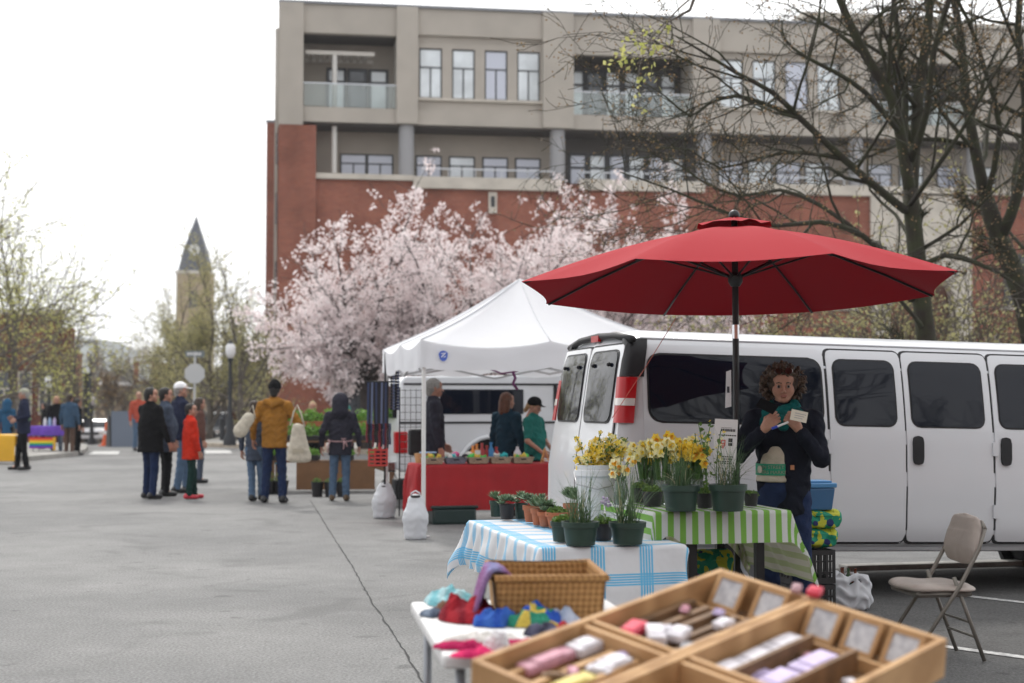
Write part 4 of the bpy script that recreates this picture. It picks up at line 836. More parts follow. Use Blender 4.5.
# rear: doors, glass, corner trim, tail lamps, bumper
def rear_panel(name, y0, y1, z0, z1, off, m, parent, r=.05, nz=14, ny=12, skew=0.):
    V = []
    for o_ in (off, off - .012):
        for j in range(nz + 1):
            for i in range(ny + 1):
                hw, hh = (y1 - y0) / 2, (z1 - z0) / 2; x = -1 + 2 * i / ny; z = -1 + 2 * j / nz; x = math.copysign(1 - (1 - abs(x)) ** 1.9, x) * hw; z = math.copysign(1 - (1 - abs(z)) ** 1.9, z) * hh; dx, dz = abs(x) - (hw - r), abs(z) - (hh - r)
                if dx > 0 and dz > 0: m_ = max(dx, dz); L_ = math.hypot(dx, dz); x = math.copysign(hw - r + dx * m_ / L_, x); z = math.copysign(hh - r + dz * m_ / L_, z)
                zz = (z0 + z1) / 2 + z; yy = (y0 + y1) / 2 + x + (zz - z0) * skew
                V.append((rake(0, zz) + .10 * ((yy - VW / 2) / (VW / 2)) ** 4 * .3 - o_, yy, zz))
    N_ = (nz + 1) * (ny + 1); F = []
    for j in range(nz):
        for i in range(ny): a = j * (ny + 1) + i; F.append((a, a + ny + 1, a + ny + 2, a + 1)); F.append((a + N_, a + 1 + N_, a + ny + 2 + N_, a + ny + 1 + N_))
    ring = [i for i in range(ny + 1)] + [j * (ny + 1) + ny for j in range(1, nz + 1)] + [nz * (ny + 1) + i for i in range(ny - 1, -1, -1)] + [j * (ny + 1) for j in range(nz - 1, 0, -1)]
    for a, b in zip(ring, ring[1:] + ring[:1]): F.append((a, b, b + N_, a + N_))
    return mesh_obj(name, V, F, m, parent, 'auto')
for a, b, sk in ((.17, .985, .06), (1.015, 1.83, -.06)):
    d = rear_panel('rear_door', a, b, .62, 1.95, .03, WPAINT, van); rear_panel('seam', a - .014, b + .014, .60, 1.965, .021, SEAM, d)
    rear_panel('rear_window', a + .07, b - .07, 1.36, 1.90, .042, GLASSK, d, .08); rear_panel('window_seal', a + .055, b - .055, 1.345, 1.915, .036, BLK, d, .08)
    mb = MB()
    for yy in (a + .2, b - .2): mb.ball((rake(0, 1.80) - .05, yy, 1.80), .018, 6)
    mb.build('hinge_bolt', BLK, d, True)
rear_panel('licence_recess', .30, .66, .98, 1.14, .045, BLK, van, .02)
def corner(name, z0, z1, m, parent, w1=.105, w2=.12, off=.014, side=0, nz=5):
    V = []; ns = 8
    for k2 in (0, 1):
        o_ = off - .02 * k2
        for j in range(nz + 1):
            z = z0 + (z1 - z0) * j / nz; py = prof_y(z); rx = rake(0, z)
            pts = [(rx - o_ + .002, py + w2)] + [(rx + .05 - (.05 + o_) * math.cos(R(a)), py + .05 - (.05 + o_) * math.sin(R(a))) for a in (0, 18, 36, 54, 72, 90)] + [(rx + .05 + w1 * .5, py - o_), (rx + w1 + .02, py - o_)]
            for x, y in pts: V.append((x, y if side == 0 else VW - y, z))
    c_ = 9; N_ = (nz + 1) * c_; F = []
    for j in range(nz):
        for i in range(c_ - 1): a = j * c_ + i; F.append((a, a + 1, a + c_ + 1, a + c_)); F.append((a + N_, a + c_ + N_, a + c_ + 1 + N_, a + 1 + N_))
    F.append(tuple(list(range(c_)) + [i + N_ for i in range(c_)][::-1])); F.append(tuple([nz * c_ + i for i in range(c_)] + [nz * c_ + i + N_ for i in range(c_)][::-1]))
    for i in (0, c_ - 1): F += [(j * c_ + i, (j + 1) * c_ + i, (j + 1) * c_ + i + N_, j * c_ + i + N_) for j in range(nz)]
    mb = MB(); mb.add(V, F); return mb.build(name, m, parent, 'auto')
for side in (0, 1):
    corner('corner_trim', 1.705, 2.0, BLK, van, .13, .10, side=side)
    tl = corner('tail_lamp', 1.355, 1.70, REDL, van, .075, .11, .026, side); corner('reversing_lamp', 1.485, 1.54, CLRL, tl, .070, .105, .031, side, 2)
mb = MB(); mb.tube([(rake(0, 1.985) + .02, .12, 1.985), (rake(0, 2.02), .5, 2.03), (rake(0, 2.03), 1, 2.045), (rake(0, 2.02), 1.5, 2.03), (rake(0, 1.985) + .02, 1.88, 1.985)], .028, 8); mb.build('roof_edge_trim', BLK, van, True)
MB().box(rake(0, 2.0) - .025, rake(0, 2.0), .9, 1.1, 2.0, 2.05).build('brake_lamp', REDL, van)
MB().box(-.14, .06, .02, VW - .02, .40, .58).build('bumper', BLK, van, 'auto', .02)
MB().box(5.70, 5.86, .1, VW - .1, .38, .60).build('bumper', CHR, van, 'auto', .02); MB().box(5.72, 5.78, .5, 1.5, .64, .90).build('grille', BLK, van)
for y in (.18, 1.55): MB().box(5.70, 5.775, y, y + .27, .68, .90).build('headlight', CLRL, van, False, .02)
for y, s_ in ((-.02, -1), (2.02, 1)): MB().box(4.22, 4.32, min(y, y + .22 * s_), max(y, y + .22 * s_), 1.35, 1.62).build('mirror', BLK, van, 'auto', .02)

# --- pickup with camper shell
def car(label, cat, name, loc, rz, L, Wd, prof, winpoly, paint, group=None, wr=.34, wx=(.8, 3.7), lamps=True, facing=1):
    t = thing(name, label, cat, loc, rz, group)
    mb = MB(); mb.prism(prof, Wd, 'y', (0, 0, 0)); mb.build('body', paint, t, 'auto', .04)
    for i, wp in enumerate(winpoly): 
        mb = MB(); mb.prism(wp, Wd + .02, 'y', (0, -.01, 0)); mb.build('side_window', GLASSK, t, 'auto')
    for x in wx:
        for y in (.12, Wd - .12): wheel(t, x, y, wr, .2)
    return t
tp = at(397, 405, 21.3)
pk = thing('pickup_truck', 'white pickup truck with a camper shell parked behind the red cloth table', 'pickup truck', (tp.x, 21.3, 0), YAW)
prof = [(0, .55), (.03, 1.12), (.06, 1.85), (.12, 1.93), (2.55, 1.96), (2.62, 1.12), (2.62, .5), (1.85, .5), (1.80, .80), (1.58, .98), (1.30, .98), (1.08, .80), (1.02, .5), (.1, .5)]
MB().prism(prof[::-1], 1.9, 'y').build('body', WPAINT, pk, 'auto', .03)
MB().prism([(2.66, .45), (2.66, 1.15), (2.75, 1.78), (2.95, 1.85), (3.9, 1.85), (4.1, 1.75), (4.6, 1.18), (5.6, 1.05), (5.75, .95), (5.78, .5), (5.2, .45), (5.1, .8), (4.5, .8), (4.4, .45)], 1.9, 'y').build('cab', WPAINT, pk, 'auto', .04)
MB().prism([(2.9, 1.2), (2.95, 1.72), (3.9, 1.74), (4.45, 1.2)], 1.92, 'y', (0, -.01, 0)).build('side_window', GLASSK, pk)
MB().box(.65, 1.95, -.015, 1.915, 1.36, 1.74).build('shell_window', GLASSK, pk, False, .02); MB().box(.1, 2.5, -.012, 1.912, 1.80, 1.83).build('trim_line', BLK, pk); MB().box(.04, 2.6, -.012, 1.912, 1.22, 1.25).build('trim_line', BLK, pk)
MB().box(2.42, 2.48, -.014, 1.914, 1.3, 1.82).build('trim_line', BLK, pk)
mb = MB(); mb.add([], []); arc = [(1.44 + .50 * math.cos(a), -.012, .52 + .50 * math.sin(a)) for a in np.linspace(0, math.pi, 14)]; mb.tube(arc, .035, 6); mb.build('wheel_arch_lip', WPAINT, pk, True)
for y in (0, 1): MB().box(-.025, .16, -.02 + y * 1.76, .18 + y * 1.76, .78, 1.10).build('tail_lamp', REDL, pk, False, .015)
MB().box(-.02, .05, .3, 1.6, 1.3, 1.8).build('rear_window', GLASSK, pk, False, .01); MB().box(-.18, 0, .05, 1.85, .5, .66).build('bumper', CHR, pk, False, .02)
for x in (1.44, 4.8):
    for y in (.14, 1.76): wheel(pk, x, y, .38, .24)

MB().box(.95, 1.92, .10, 1.80, .40, .99).build('wheel_well', BLK, pk)
# --- parked cars at the end of the street, fronts towards us
def small_car(label, px, py, Y, rz, paint, suv=False, group=None, W_=1.75, plate=False):
    z0 = at(px, py, Y).z; c = at(px, py, Y); H = 1.75 if suv else 1.5
    t = thing('suv' if suv else 'parked_car', label, 'suv' if suv else 'car', (c.x, Y, gz(Y)), rz, group)
    hw = W_ / 2; rows = [(0, .35, .55, .80), (.35, .38, .9, .88), (1.1, .38, .98, .9), (1.6, .38, H * .95, .72), (2.1, .38, H, .72), (3.3, .38, H * .98, .72), (4.1, .38, 1.0, .85), (4.3, .4, .7, .8)]
    V = []; fm = []
    for y, zb, zt, w in rows:
        zs = min(.92, zt * .97); V += [(-hw * .98, y, zb), (-hw, y, (zb + zs) / 2), (-hw * .97, y, zs), (-hw * w, y, zt), (hw * w, y, zt), (hw * .97, y, zs), (hw, y, (zb + zs) / 2), (hw * .98, y, zb)]
    n = 8; F = []
    for i in range(len(rows) - 1):
        for j in range(n): F.append((i * n + j, i * n + (j + 1) % n, (i + 1) * n + (j + 1) % n, (i + 1) * n + j)); fm.append(1 if (j in (2, 4) and 2 <= i <= 5) or (j == 3 and i in (2, 5)) else 0)
    F += [tuple(range(n))[::-1], tuple(range((len(rows) - 1) * n, len(rows) * n))]; fm += [0, 0]
    mb = MB(); mb.V = V; mb.F = F; mb.M = fm; mb.build('body', [paint, GLASSK], t, 'auto')
    for s in (-1, 1): MB().box(min(s * .82, s * .5), max(s * .82, s * .5), -.04, .06, .62, .76).build('headlight', CLRL, t, False, .02); MB().box(min(s * .9, s * 1.05), max(s * .9, s * 1.05), 1.45, 1.55, .92, 1.05).build('mirror', paint, t)
    MB().box(-.5, .5, -.05, .02, .58, .74).build('grille', BLK, t, False, .01); MB().box(-.85, .85, -.08, .05, .36, .52).build('bumper', BLK if suv else paint, t, False, .03)
    for y in (.85, 3.4):
        for s in (-1, 1):
            w = MB().lathe([(.19, -.1), (.32, -.1), (.34, 0), (.32, .1), (.19, .1)], 16, (s * (hw - .1), y, .34), rot=Matrix.Rotation(math.pi / 2, 3, 'Y')).build('wheel', RUB, t, 'auto')
            MB().lathe([(.02, 0), (.19, .02 * s)], 12, (s * (hw - .1 + .1), y, .34), rot=Matrix.Rotation(math.pi / 2, 3, 'Y')).build('rim', RIM, w)
    if plate: MB().box(-.55, .1, -.10, -.08, .56, .66).build('licence_plate', mat('orange_plate', (.7, .35, .1), .5), t)
    return t
SILV = mat('silver_paint', (.52, .54, .56), .3, .3, coat=.6); DKP = mat('dark_paint', (.05, .055, .06), .25, .2, coat=.6)
small_car('white car parked nose on in front of the brown fence, left of the cone', 90, 441, 84, R(6), WPAINT, group='pale cars parked at the left kerb')
small_car('white car parked behind the first, nearer the orange cone', 99, 441, 92, R(8), WPAINT, group='pale cars parked at the left kerb')
small_car('silver car mostly hidden behind the man in the blue denim jacket', 79, 441, 86, R(6), SILV, group='pale cars parked at the left kerb')
small_car('dark grey suv with an orange front plate parked behind the man in the white cap', 206, 440, 76, R(-4), DKP, True, plate=True)
# ------------------------------------------------------------------ stalls
WHITEC = nodes_color('white_canopy_fabric', lambda N, L: mixc(N, L, 0., (.80, .81, .84), (.8, .8, .8)), .75, transl=.30, bump=.5, bscale=2.5)
POLEW = mat('white_pole', (.66, .66, .65), .4, .2); TRUSS = mat('steel_truss', (.45, .45, .46), .4, .6)
tent = thing('canopy_tent', 'white pop up canopy tent with a small blue emblem on its valance', 'canopy tent', (-1.037, 16.2, 0), YAW)
S_ = 3.05; EV, PK, VD = 2.245, 3.10, .31
mb = MB(); NR, NP = 10, 16; V = []
per = []
for side in range(4):
    for i in range(NP):
        t_ = i / NP; a, b = [((0, 0), (1, 0)), ((1, 0), (1, 1)), ((1, 1), (0, 1)), ((0, 1), (0, 0))][side]; per.append((S_ * (a[0] + (b[0] - a[0]) * t_), S_ * (a[1] + (b[1] - a[1]) * t_), t_, side))
for j in range(NR + 1):
    f = j / NR
    for x, y, t_, sd in per:
        sag = abs(math.sin(2 * math.pi * t_)) ** .8; cx = S_ / 2
        z = EV + (PK - EV) * (f - .07 * math.sin(math.pi * f)) - sag * .085 * (1 - f) ** 1.2 - sag * .02 * math.sin(math.pi * f)
        V.append((x + (cx - x) * f, y + (cx - y) * f, z))
n = len(per); F = [(j * n + i, j * n + (i + 1) % n, (j + 1) * n + (i + 1) % n, (j + 1) * n + i) for j in range(NR) for i in range(n)]
CV = V; mesh_obj('canopy', V, F, WHITEC, tent, True)
V = []; q = random.Random(2); ph = [q.uniform(-1, 1) for _ in per]
for j in range(5):
    for (x, y, t_, sd), p_ in zip(per, ph):
        sag = abs(math.sin(2 * math.pi * t_)) ** .8; nx_, ny_ = [(0, -1), (1, 0), (0, 1), (-1, 0)][sd]; o_ = .012 + .022 * math.sin(t_ * 25 + sd) * j / 4
        V.append((x + nx_ * o_, y + ny_ * o_, EV - .085 * sag - (VD - .04 * sag) * j / 4 - (.015 * math.sin(t_ * 19 + sd) if j == 4 else 0)))
F = [(j * n + i, j * n + (i + 1) % n, (j + 1) * n + (i + 1) % n, (j + 1) * n + i) for j in range(4) for i in range(n)]
mesh_obj('valance', V, F, WHITEC, tent, True)
for x in (.04, S_ - .04):
    for y in (.04, S_ - .04): p = MB().box(x - .022, x + .022, y - .022, y + .022, 0, 2.2).build('pole', POLEW, tent, 'auto', .006); MB().box(x - .07, x + .07, y - .07, y + .07, 0, .012).build('foot_plate', TRUSS, p)
mb = MB()
for i in (0, NP // 2, NP, NP + NP // 2, 2 * NP, 2 * NP + NP // 2, 3 * NP, 3 * NP + NP // 2): mb.tube([Vector(CV[j * n + i]) + Vector((0, 0, .003)) for j in range(NR + 1)], .007, 4)
mb.build('seam', WHITEC, tent, True); mb = MB()
for a, b in (((.04, .04), (S_ - .04, .04)), ((S_ - .04, .04), (S_ - .04, S_ - .04)), ((S_ - .04, S_ - .04), (.04, S_ - .04)), ((.04, S_ - .04), (.04, .04))):
    A = Vector((*a, 0)); B = Vector((*b, 0))
    for k in range(2):
        p0, p1 = A.lerp(B, k / 2), A.lerp(B, (k + 1) / 2)
        mb.bar((p0.x, p0.y, 2.16), (p1.x, p1.y, 1.86), .014, .025); mb.bar((p0.x, p0.y, 1.86), (p1.x, p1.y, 2.16), .014, .025)
mb.build('truss', TRUSS, tent); BLUE = mat('emblem_blue', (.06, .12, .48), .6)
sh = [(0.25 + .056 * math.cos(a) * (1 if math.sin(a) > 0 else .9), 2.07 + .062 * math.sin(a) * (.8 if math.sin(a) > 0 else 1.15)) for a in np.linspace(0, 2 * math.pi, 18)[:-1]]
e_ = MB().prism(sh, .004, 'y', (0, -.050, 0)).build('emblem', BLUE, tent); mb = MB()
mb.bar((.225, -.053, 2.045), (.275, -.053, 2.095), .011, .003, (0, 1, 0)); mb.bar((.225, -.053, 2.085), (.255, -.053, 2.09), .009, .003, (0, 1, 0)); mb.bar((.25, -.053, 2.045), (.278, -.053, 2.055), .009, .003, (0, 1, 0)); mb.build('emblem_mark', mat('emblem_white', (.75, .76, .8), .6), e_)
BAGM = nodes_color('translucent_bag_plastic', lambda N, L: mixc(N, L, .5, (.64, .66, .69), (.66, .67, .70)), .35, bump=.5, bscale=9, transl=.25)
def weight_bag(px, py, Y, h, w, lab, seed, flat_=False):
    c = at(px, 405, Y); t = thing('weight_bag', lab, 'weight bag', (c.x, Y - .12, 0), 0, 'white weight bags on the tent poles')
    P = [((0, 0, .06), (0, 0, h * .45), w * .47, w * .50, (1, .8, 1)), ((0, 0, h * .5), (0, .03, h * .82), w * .46, w * .36, (1, .8, 1))]
    v, f = sdf_mesh(P, .012, cuts=[((0, 0, -1), -.002)], k=.06, wob=.003); mesh_obj('bag', v, f, BAGM, t)
    MB().tube([(-.05, 0, h * .93), (-.045, 0, h * 1.03), (0, 0, h * 1.08), (.045, 0, h * 1.03), (.05, 0, h * .93)], .011, 6).build('handle', BAGM, t, True); MB().lathe([(.055, h * .93), (.062, h * .955), (.05, h * .98)], 12, (0, .01, 0)).build('strap', BLK, t, True)
weight_bag(416.5, 537, 16.1, .50, .27, 'white weight bag strapped to the near left tent pole before the red table', 1)
weight_bag(385.5, 517, 19.1, .44, .31, 'squat white weight bag with a grey lower half, below the hanging display', 2)

# ---- cloths
def draped(name, label, cat, o, rz, w, l, drops, z, m, seed=0, res=.03, wave=.03, group=None, flare=.12, hemjit=.0, hemfn=None, slope=0.):
    dx0, dx1, dy0, dy1 = drops; S1 = np.arange(-dx0, w + dx1 + res, res); T1 = np.arange(-dy0, l + dy1 + res, res); V = []; UVs = []; q = random.Random(seed); p1, p2 = q.uniform(0, 6), q.uniform(0, 6)
    for t in T1:
        for s in S1:
            ex = -min(s, 0) if s < 0 else max(s - w, 0); ey = -min(t, 0) if t < 0 else max(t - l, 0); sx = -1 if s < 0 else 1; sy = -1 if t < 0 else 1
            if hemfn: k_ = hemfn(s / w, t / l, ex, ey); ex, ey = ex * k_, ey * k_
            bx_, by_ = min(max(s, 0), w), min(max(t, 0), l); r = math.hypot(ex, ey)
            zz = z - max(0, r - .015) * .985 + .004 * math.sin(s * 9 + p1) * math.sin(t * 8 + p2) * (r == 0); rip = wave * min(1, r / .25)
            ang = math.atan2(ey, ex) if r else 0; out = .012 * min(1, r / .02) + rip * (.5 + .5 * math.sin((s + t * (ex > 0) * (1 if ey == 0 else 1)) * (21 if ey > 0 or ex > 0 else 0) + p1 + 2 * math.sin(9 * (s if ey > ex else t) + p2)))
            cf = (2 * min(ex, ey) / r) if r > 0 else 0; out += flare * cf * min(1, r / .3)
            x = bx_ + (slope * ex if sx > 0 else 0) + (sx * out * (math.cos(ang) if ex > 0 else 0)); y = by_ + (sy * out * (math.sin(ang) if ey > 0 else 0)); V.append((x, y, max(zz, .01))); UVs.append((s, t))
    nx_, ny_ = len(S1), len(T1); F = [(j * nx_ + i, j * nx_ + i + 1, (j + 1) * nx_ + i + 1, (j + 1) * nx_ + i) for j in range(ny_ - 1) for i in range(nx_ - 1)]
    ob = mesh_obj(name, V, F, m, None, True, uv=UVs); ob.location = o; ob.rotation_euler[2] = rz; tag(ob, label, cat, group)
    return ob
def ftable(name, label, o, rz, w, l, z, mtop, mleg, group=None, inset=.06, rl=.014, bars=True, th=.035):
    t = thing(name, label, 'table', o, rz, group); MB().box(0, w, 0, l, z - th, z).build('tabletop', mtop, t, 'auto', .012)
    for x in (inset, w - inset):
        for y in (inset, l - inset): MB().tube([(x, y, 0), (x, y, z - th)], rl, 8).build('leg', mleg, t, True)
    if bars: mb = MB(); [mb.tube([(inset, y, .18), (w - inset, y, .18)], rl * .7, 6) for y in (inset, l - inset)]; mb.build('crossbar', mleg, t, True)
    return t
RED = mat('red_table_cloth', (.34, .014, .018), .85, nscale=3, namt=.10, bump=.3, bscale=8)
TOPW = mat('white_table_plastic', (.62, .62, .62), .45, nscale=30, namt=.04); LEGG = mat('grey_steel_leg', (.25, .26, .28), .4, .5); LEGB = mat('black_steel_leg', (.015, .015, .016), .4, .4)
ro = Vector((-1.17, 17.9, 0))
ftable('folding_table', 'long folding table under the red cloth inside the white canopy tent', ro, YAW, 1.86, .80, .74, TOPW, LEGG)
draped('tablecloth', 'dark red cloth hanging from the long table under the canopy', 'tablecloth', ro, YAW, 1.86, .80, (.62, .62, .60, .3), .748, RED, 1, .035, .022, flare=.05)
def uvx(N, L):
    u = N.new('ShaderNodeUVMap'); s = N.new('ShaderNodeSeparateXYZ'); L.new(u.outputs[0], s.inputs[0]); return s.outputs['X'], s.outputs['Y']
def green_stripes(N, L):
    x, y = uvx(N, L); f = mth(N, L, 'FRACT', mth(N, L, 'MULTIPLY', x, 1 / .072)); g = mth(N, L, 'LESS_THAN', f, .5)
    return mixc(N, L, g, (.66, .68, .66), (.21, .45, .08))
def plaid(N, L):
    x, y = uvx(N, L); out = []
    for c_, per in ((x, .27), (y, .23)):
        f = mth(N, L, 'FRACT', mth(N, L, 'MULTIPLY', c_, 1 / per)); band = mth(N, L, 'LESS_THAN', f, .30); fine = mth(N, L, 'FRACT', mth(N, L, 'MULTIPLY', f, 17.)); ln = mth(N, L, 'GREATER_THAN', fine, .36)
        out.append(mth(N, L, 'MULTIPLY', band, ln)); out.append(mth(N, L, 'MULTIPLY', band, .25))
    s = mth(N, L, 'MINIMUM', mth(N, L, 'ADD', mth(N, L, 'MAXIMUM', out[0], out[2]), mth(N, L, 'MULTIPLY', mth(N, L, 'ADD', out[1], out[3]), .6)), 1.)
    return mixc(N, L, s, (.70, .71, .73), (.14, .48, .76))
GREENC = nodes_color('green_white_stripe_cloth', green_stripes, .55, bump=.25, bscale=12, back=(.42, .39, .28), transl=.3); PLAIDC = nodes_color('blue_white_plaid_cloth', plaid, .45, bump=.45, bscale=9, transl=.15)
# plaid table
PO = Vector((.15, 7.56, 0)); PW, PLn, PZ = .80, 1.86, .745
ftable('folding_table', 'folding table under the blue and white plaid cloth', PO, YAW, PW, PLn, PZ - .005, TOPW, LEGG)
draped('tablecloth', 'blue and white plaid cloth draped over the table of potted succulents', 'tablecloth', PO, YAW, PW, PLn, (.31, .02, .40, .3), PZ, PLAIDC, 5, .02, .035, flare=.10)
GO = Vector((.80, 8.0, 0)); GW, GL, GZ = .80, .98, .90
tb = thing('trestle_table', 'tall black legged trestle table under the green striped cloth', 'table', GO, YAW); MB().box(0, GW, 0, GL, GZ - .03, GZ - .004).build('tabletop', LEGB, tb)
for x, y in ((.05, .05), (GW - .16, .04), (.05, GL - .05), (GW - .05, GL - .05), (.24, .06)): MB().box(x - .025, x + .025, y - .02, y + .02, 0, GZ - .03).build('leg', LEGB, tb)
def ghem(s, t, ex, ey):
    if ey > 0 and t < 0: return 1.0 - .25 * math.exp(-((s - .1) / .07) ** 2) 
    return 1.
draped('tablecloth', 'green and white striped cloth hanging low at its right end under the daffodils', 'tablecloth', GO, YAW, GW, GL, (.30, .44, .20, .3), GZ, GREENC, 9, .02, .02, flare=.02, hemfn=ghem, slope=.33)

# ---- pots and plants
GPOT = mat('dark_green_pot', (.014, .036, .025), .45, nscale=8, namt=.2); BPOT = mat('black_pot', (.014, .014, .016), .5); TERR = mat('terracotta', (.36, .11, .045), .85, nscale=9, col2=(.30, .12, .07)); SOIL = mat('potting_soil', (.035, .022, .014), .95, bump=.5, bscale=60)
BLADE = leafmat('chive_blade', (.04, .09, .035), (.10, .16, .07), .3); SUCC = leafmat('succulent_leaf', (.10, .17, .09), (.20, .28, .17), .15); HERB = leafmat('herb_leaf', (.06, .14, .025), (.16, .25, .05), .35); DRY = leafmat('dry_straw_blade', (.40, .34, .20), (.5, .45, .3), .2)
STEMG = mat('green_stem', (.06, .14, .03), .6)
def ribbon(V, F, P, w0, side):
    n0 = len(V); n = len(P)
    for i, p in enumerate(P): w = w0 * (1 - (i / (n - 1)) ** 2 * .9) / 2; V += [p - side * w, p + side * w]
    F += [(n0 + 2 * i, n0 + 2 * i + 1, n0 + 2 * i + 3, n0 + 2 * i + 2) for i in range(n - 1)]
def blades(n, r, h, seed, bend=.5, w=.004, z0=0.):
    q = random.Random(seed); V = []; F = []
    for i in range(n):
        a = q.uniform(0, 6.28); rr = r * math.sqrt(q.random()); p = Vector((rr * math.cos(a), rr * math.sin(a), z0)); b = q.uniform(0, 6.28); tl = q.uniform(.02, .35) ; L_ = h * q.uniform(.5, 1.15); d = Vector((math.cos(b) * tl, math.sin(b) * tl, 1)).normalized(); P = [p]
        bd = bend * q.random() ** 2 * 1.6
        for k in range(6): d = (d + Vector((math.cos(b), math.sin(b), -1.0)) * bd * .28).normalized(); P.append(P[-1] + d * L_ / 6)
        ribbon(V, F, P, w * q.uniform(.7, 1.3), Vector((-math.sin(b), math.cos(b), q.uniform(-.5, .5))).normalized())
    return V, F
def rosette(c, r, seed, V, F, n=16):
    q = random.Random(seed)
    for i in range(n):
        a = i * 2.4 + q.uniform(-.2, .2); e = .25 + .9 * i / n; d = Vector((math.cos(a) * math.cos(e), math.sin(a) * math.cos(e), math.sin(e))); L_ = r * (1.1 - .45 * i / n); s = Vector((-math.sin(a), math.cos(a), 0)); n0 = len(V)
        V += [c, c + d * L_ * .5 - s * L_ * .20, c + d * L_ + Vector((0, 0, .12 * L_)), c + d * L_ * .5 + s * L_ * .20, c + d * L_ * .5 + Vector((0, 0, -.1 * L_))]; F += [(n0, n0 + 1, n0 + 2, n0 + 3)]
def leafball(n, r, h, seed, size, z0):
    g = np.random.default_rng(seed); c = g.normal(0, 1, (n, 3)); c /= np.linalg.norm(c, axis=1)[:, None]; c *= (g.random((n, 1)) ** .4) * [[r, r, h]]; c[:, 2] = abs(c[:, 2]) + z0
    u = g.normal(size=(n, 3)); u /= np.linalg.norm(u, axis=1)[:, None]; v = np.cross(u, g.normal(size=(n, 3))); v /= np.linalg.norm(v, axis=1)[:, None]; s_ = size * g.uniform(.6, 1.4, (n, 1)) / 2
    return np.stack([c - u * s_, c - v * s_ * .6, c + u * s_, c + v * s_ * .6], 1).reshape(-1, 3).tolist(), [(4 * i, 4 * i + 1, 4 * i + 2, 4 * i + 3) for i in range(n)]
def pot(parent, kind, r, h):
    if kind == 'green': pr = [(r * .78, .0), (r * .80, .002), (r * .93, h * .76), (r * 1.02, h * .77), (r * 1.04, h), (r * .97, h), (r * .92, h * .9)]; m = GPOT
    elif kind == 'terra': pr = [(r * .66, 0), (r * .86, h * .72), (r * .98, h * .72), (r * 1.0, h), (r * .9, h), (r * .86, h * .88)]; m = TERR
    else: pr = [(r * .76, 0), (r * .96, h * .94), (r * 1.03, h * .94), (r * 1.03, h), (r * .95, h), (r * .92, h * .9)]; m = BPOT
    MB().lathe(pr, 22).build('pot', m, parent, 'auto'); MB().lathe([(r * .93, h * .86), (r * .5, h * .89), (.005, h * .9)], 16).build('soil', SOIL, parent, True)
def potted(px, py, z, kind, r, h, plant, ph, seed, label, group=None, Yofs=0):
    c = gnd(px, py, z); c.y += r * .75 + Yofs; c.x = (px - 512) / 1422 * c.y; t = thing('potted_plant', label, 'potted plant', (c.x, c.y, z + .004), seed * 1.3, group); pot(t, kind, r, h); z0 = h * .88
    if plant == 'chives':
        V, F = blades(95, r * .62, ph * 1.1, seed, .65, .0048, z0); mesh_obj('foliage', V, F, BLADE, t, True); V, F = blades(9, r * .5, ph * .9, seed + 50, .5, .004, z0); mesh_obj('dry_blades', V, F, DRY, t, True)
    elif plant == 'succ': 
        V, F = [], []; q = random.Random(seed)
        for i in range(7): a = i * 1.05; rosette(Vector((r * .6 * math.cos(a) * (i > 0), r * .6 * math.sin(a) * (i > 0), z0 + ph * q.uniform(.3, 1.5))), r * q.uniform(.85, 1.2), seed + i, V, F)
        mesh_obj('foliage', V, F, SUCC, t, False)
    elif plant == 'herb': V, F = leafball(230, r * .95, ph, seed, .028, z0); mesh_obj('foliage', V, F, HERB, t, False)
    elif plant == 'bush': V, F = leafball(170, r * .9, ph, seed, .022, z0); mesh_obj('foliage', V, F, HERB, t, False); V, F = blades(26, r * .6, ph * 1.5, seed, .3, .004, z0); mesh_obj('stems', V, F, BLADE, t, True)
    return t
zt = PZ + .004; gt = GZ + .004
potted(580, 547, zt, 'green', .098, .125, 'chives', .27, 1, 'dark green pot of drooping chives at the front left corner of the plaid table')
potted(627, 546, zt, 'green', .098, .118, 'chives', .33, 2, 'dark green pot with a tall leaning grass tuft, front right on the plaid table')
potted(602, 541, zt, 'black', .065, .09, 'bush', .06, 3, 'small black pot half hidden between the two big green pots on the plaid table')
potted(563, 543, zt, 'green', .07, .11, 'herb', .05, 12, 'narrow green pot peeking out left of the front chive pot on the plaid table')
potted(497, 517.5, zt, 'green', .05, .105, 'succ', .03, 4, 'leftmost small green pot of pale succulent on the plaid table')
potted(507, 520.5, zt, 'black', .052, .10, 'succ', .03, 5, 'small black pot of pale spiky succulent before the leftmost green pot')
potted(521, 519.5, zt, 'green', .045, .10, 'succ', .05, 6, 'small green pot tucked between the black succulent pot and the terracotta pots')
potted(531, 523, zt, 'terra', .055, .105, 'succ', .06, 7, 'leftmost terracotta pot of green succulent on the plaid table')
potted(539, 526, zt, 'terra', .055, .10, 'succ', .05, 8, 'plain terracotta pot second from the left on the plaid table')
potted(546, 527.5, zt, 'terra', .055, .09, 'succ', .05, 9, 'terracotta pot with small rosettes just left of the broad weathered one')
potted(557, 529, zt, 'terra', .075, .095, 'herb', .04, 10, 'broad weathered terracotta pot holding low green plants')
potted(573, 520, zt, 'terra', .07, .10, 'succ', .07, 13, 'terracotta pot behind the chives with upright reddish green plants')
potted(600, 519, zt, 'terra', .07, .10, 'bush', .07, 14, 'terracotta pot in the shade behind the two large green pots')
potted(680, 512.5, gt, 'green', .105, .145, 'chives', .24, 21, 'large dark green pot of chives at the front left of the green striped cloth')
potted(727, 512.5, gt, 'green', .105, .148, 'chives', .28, 22, 'large dark green pot of tall thin blades, front right on the green cloth')
potted(652, 507, gt, 'black', .065, .085, 'herb', .045, 23, 'black pot of low green seedlings left of the large chive pots on the green cloth')
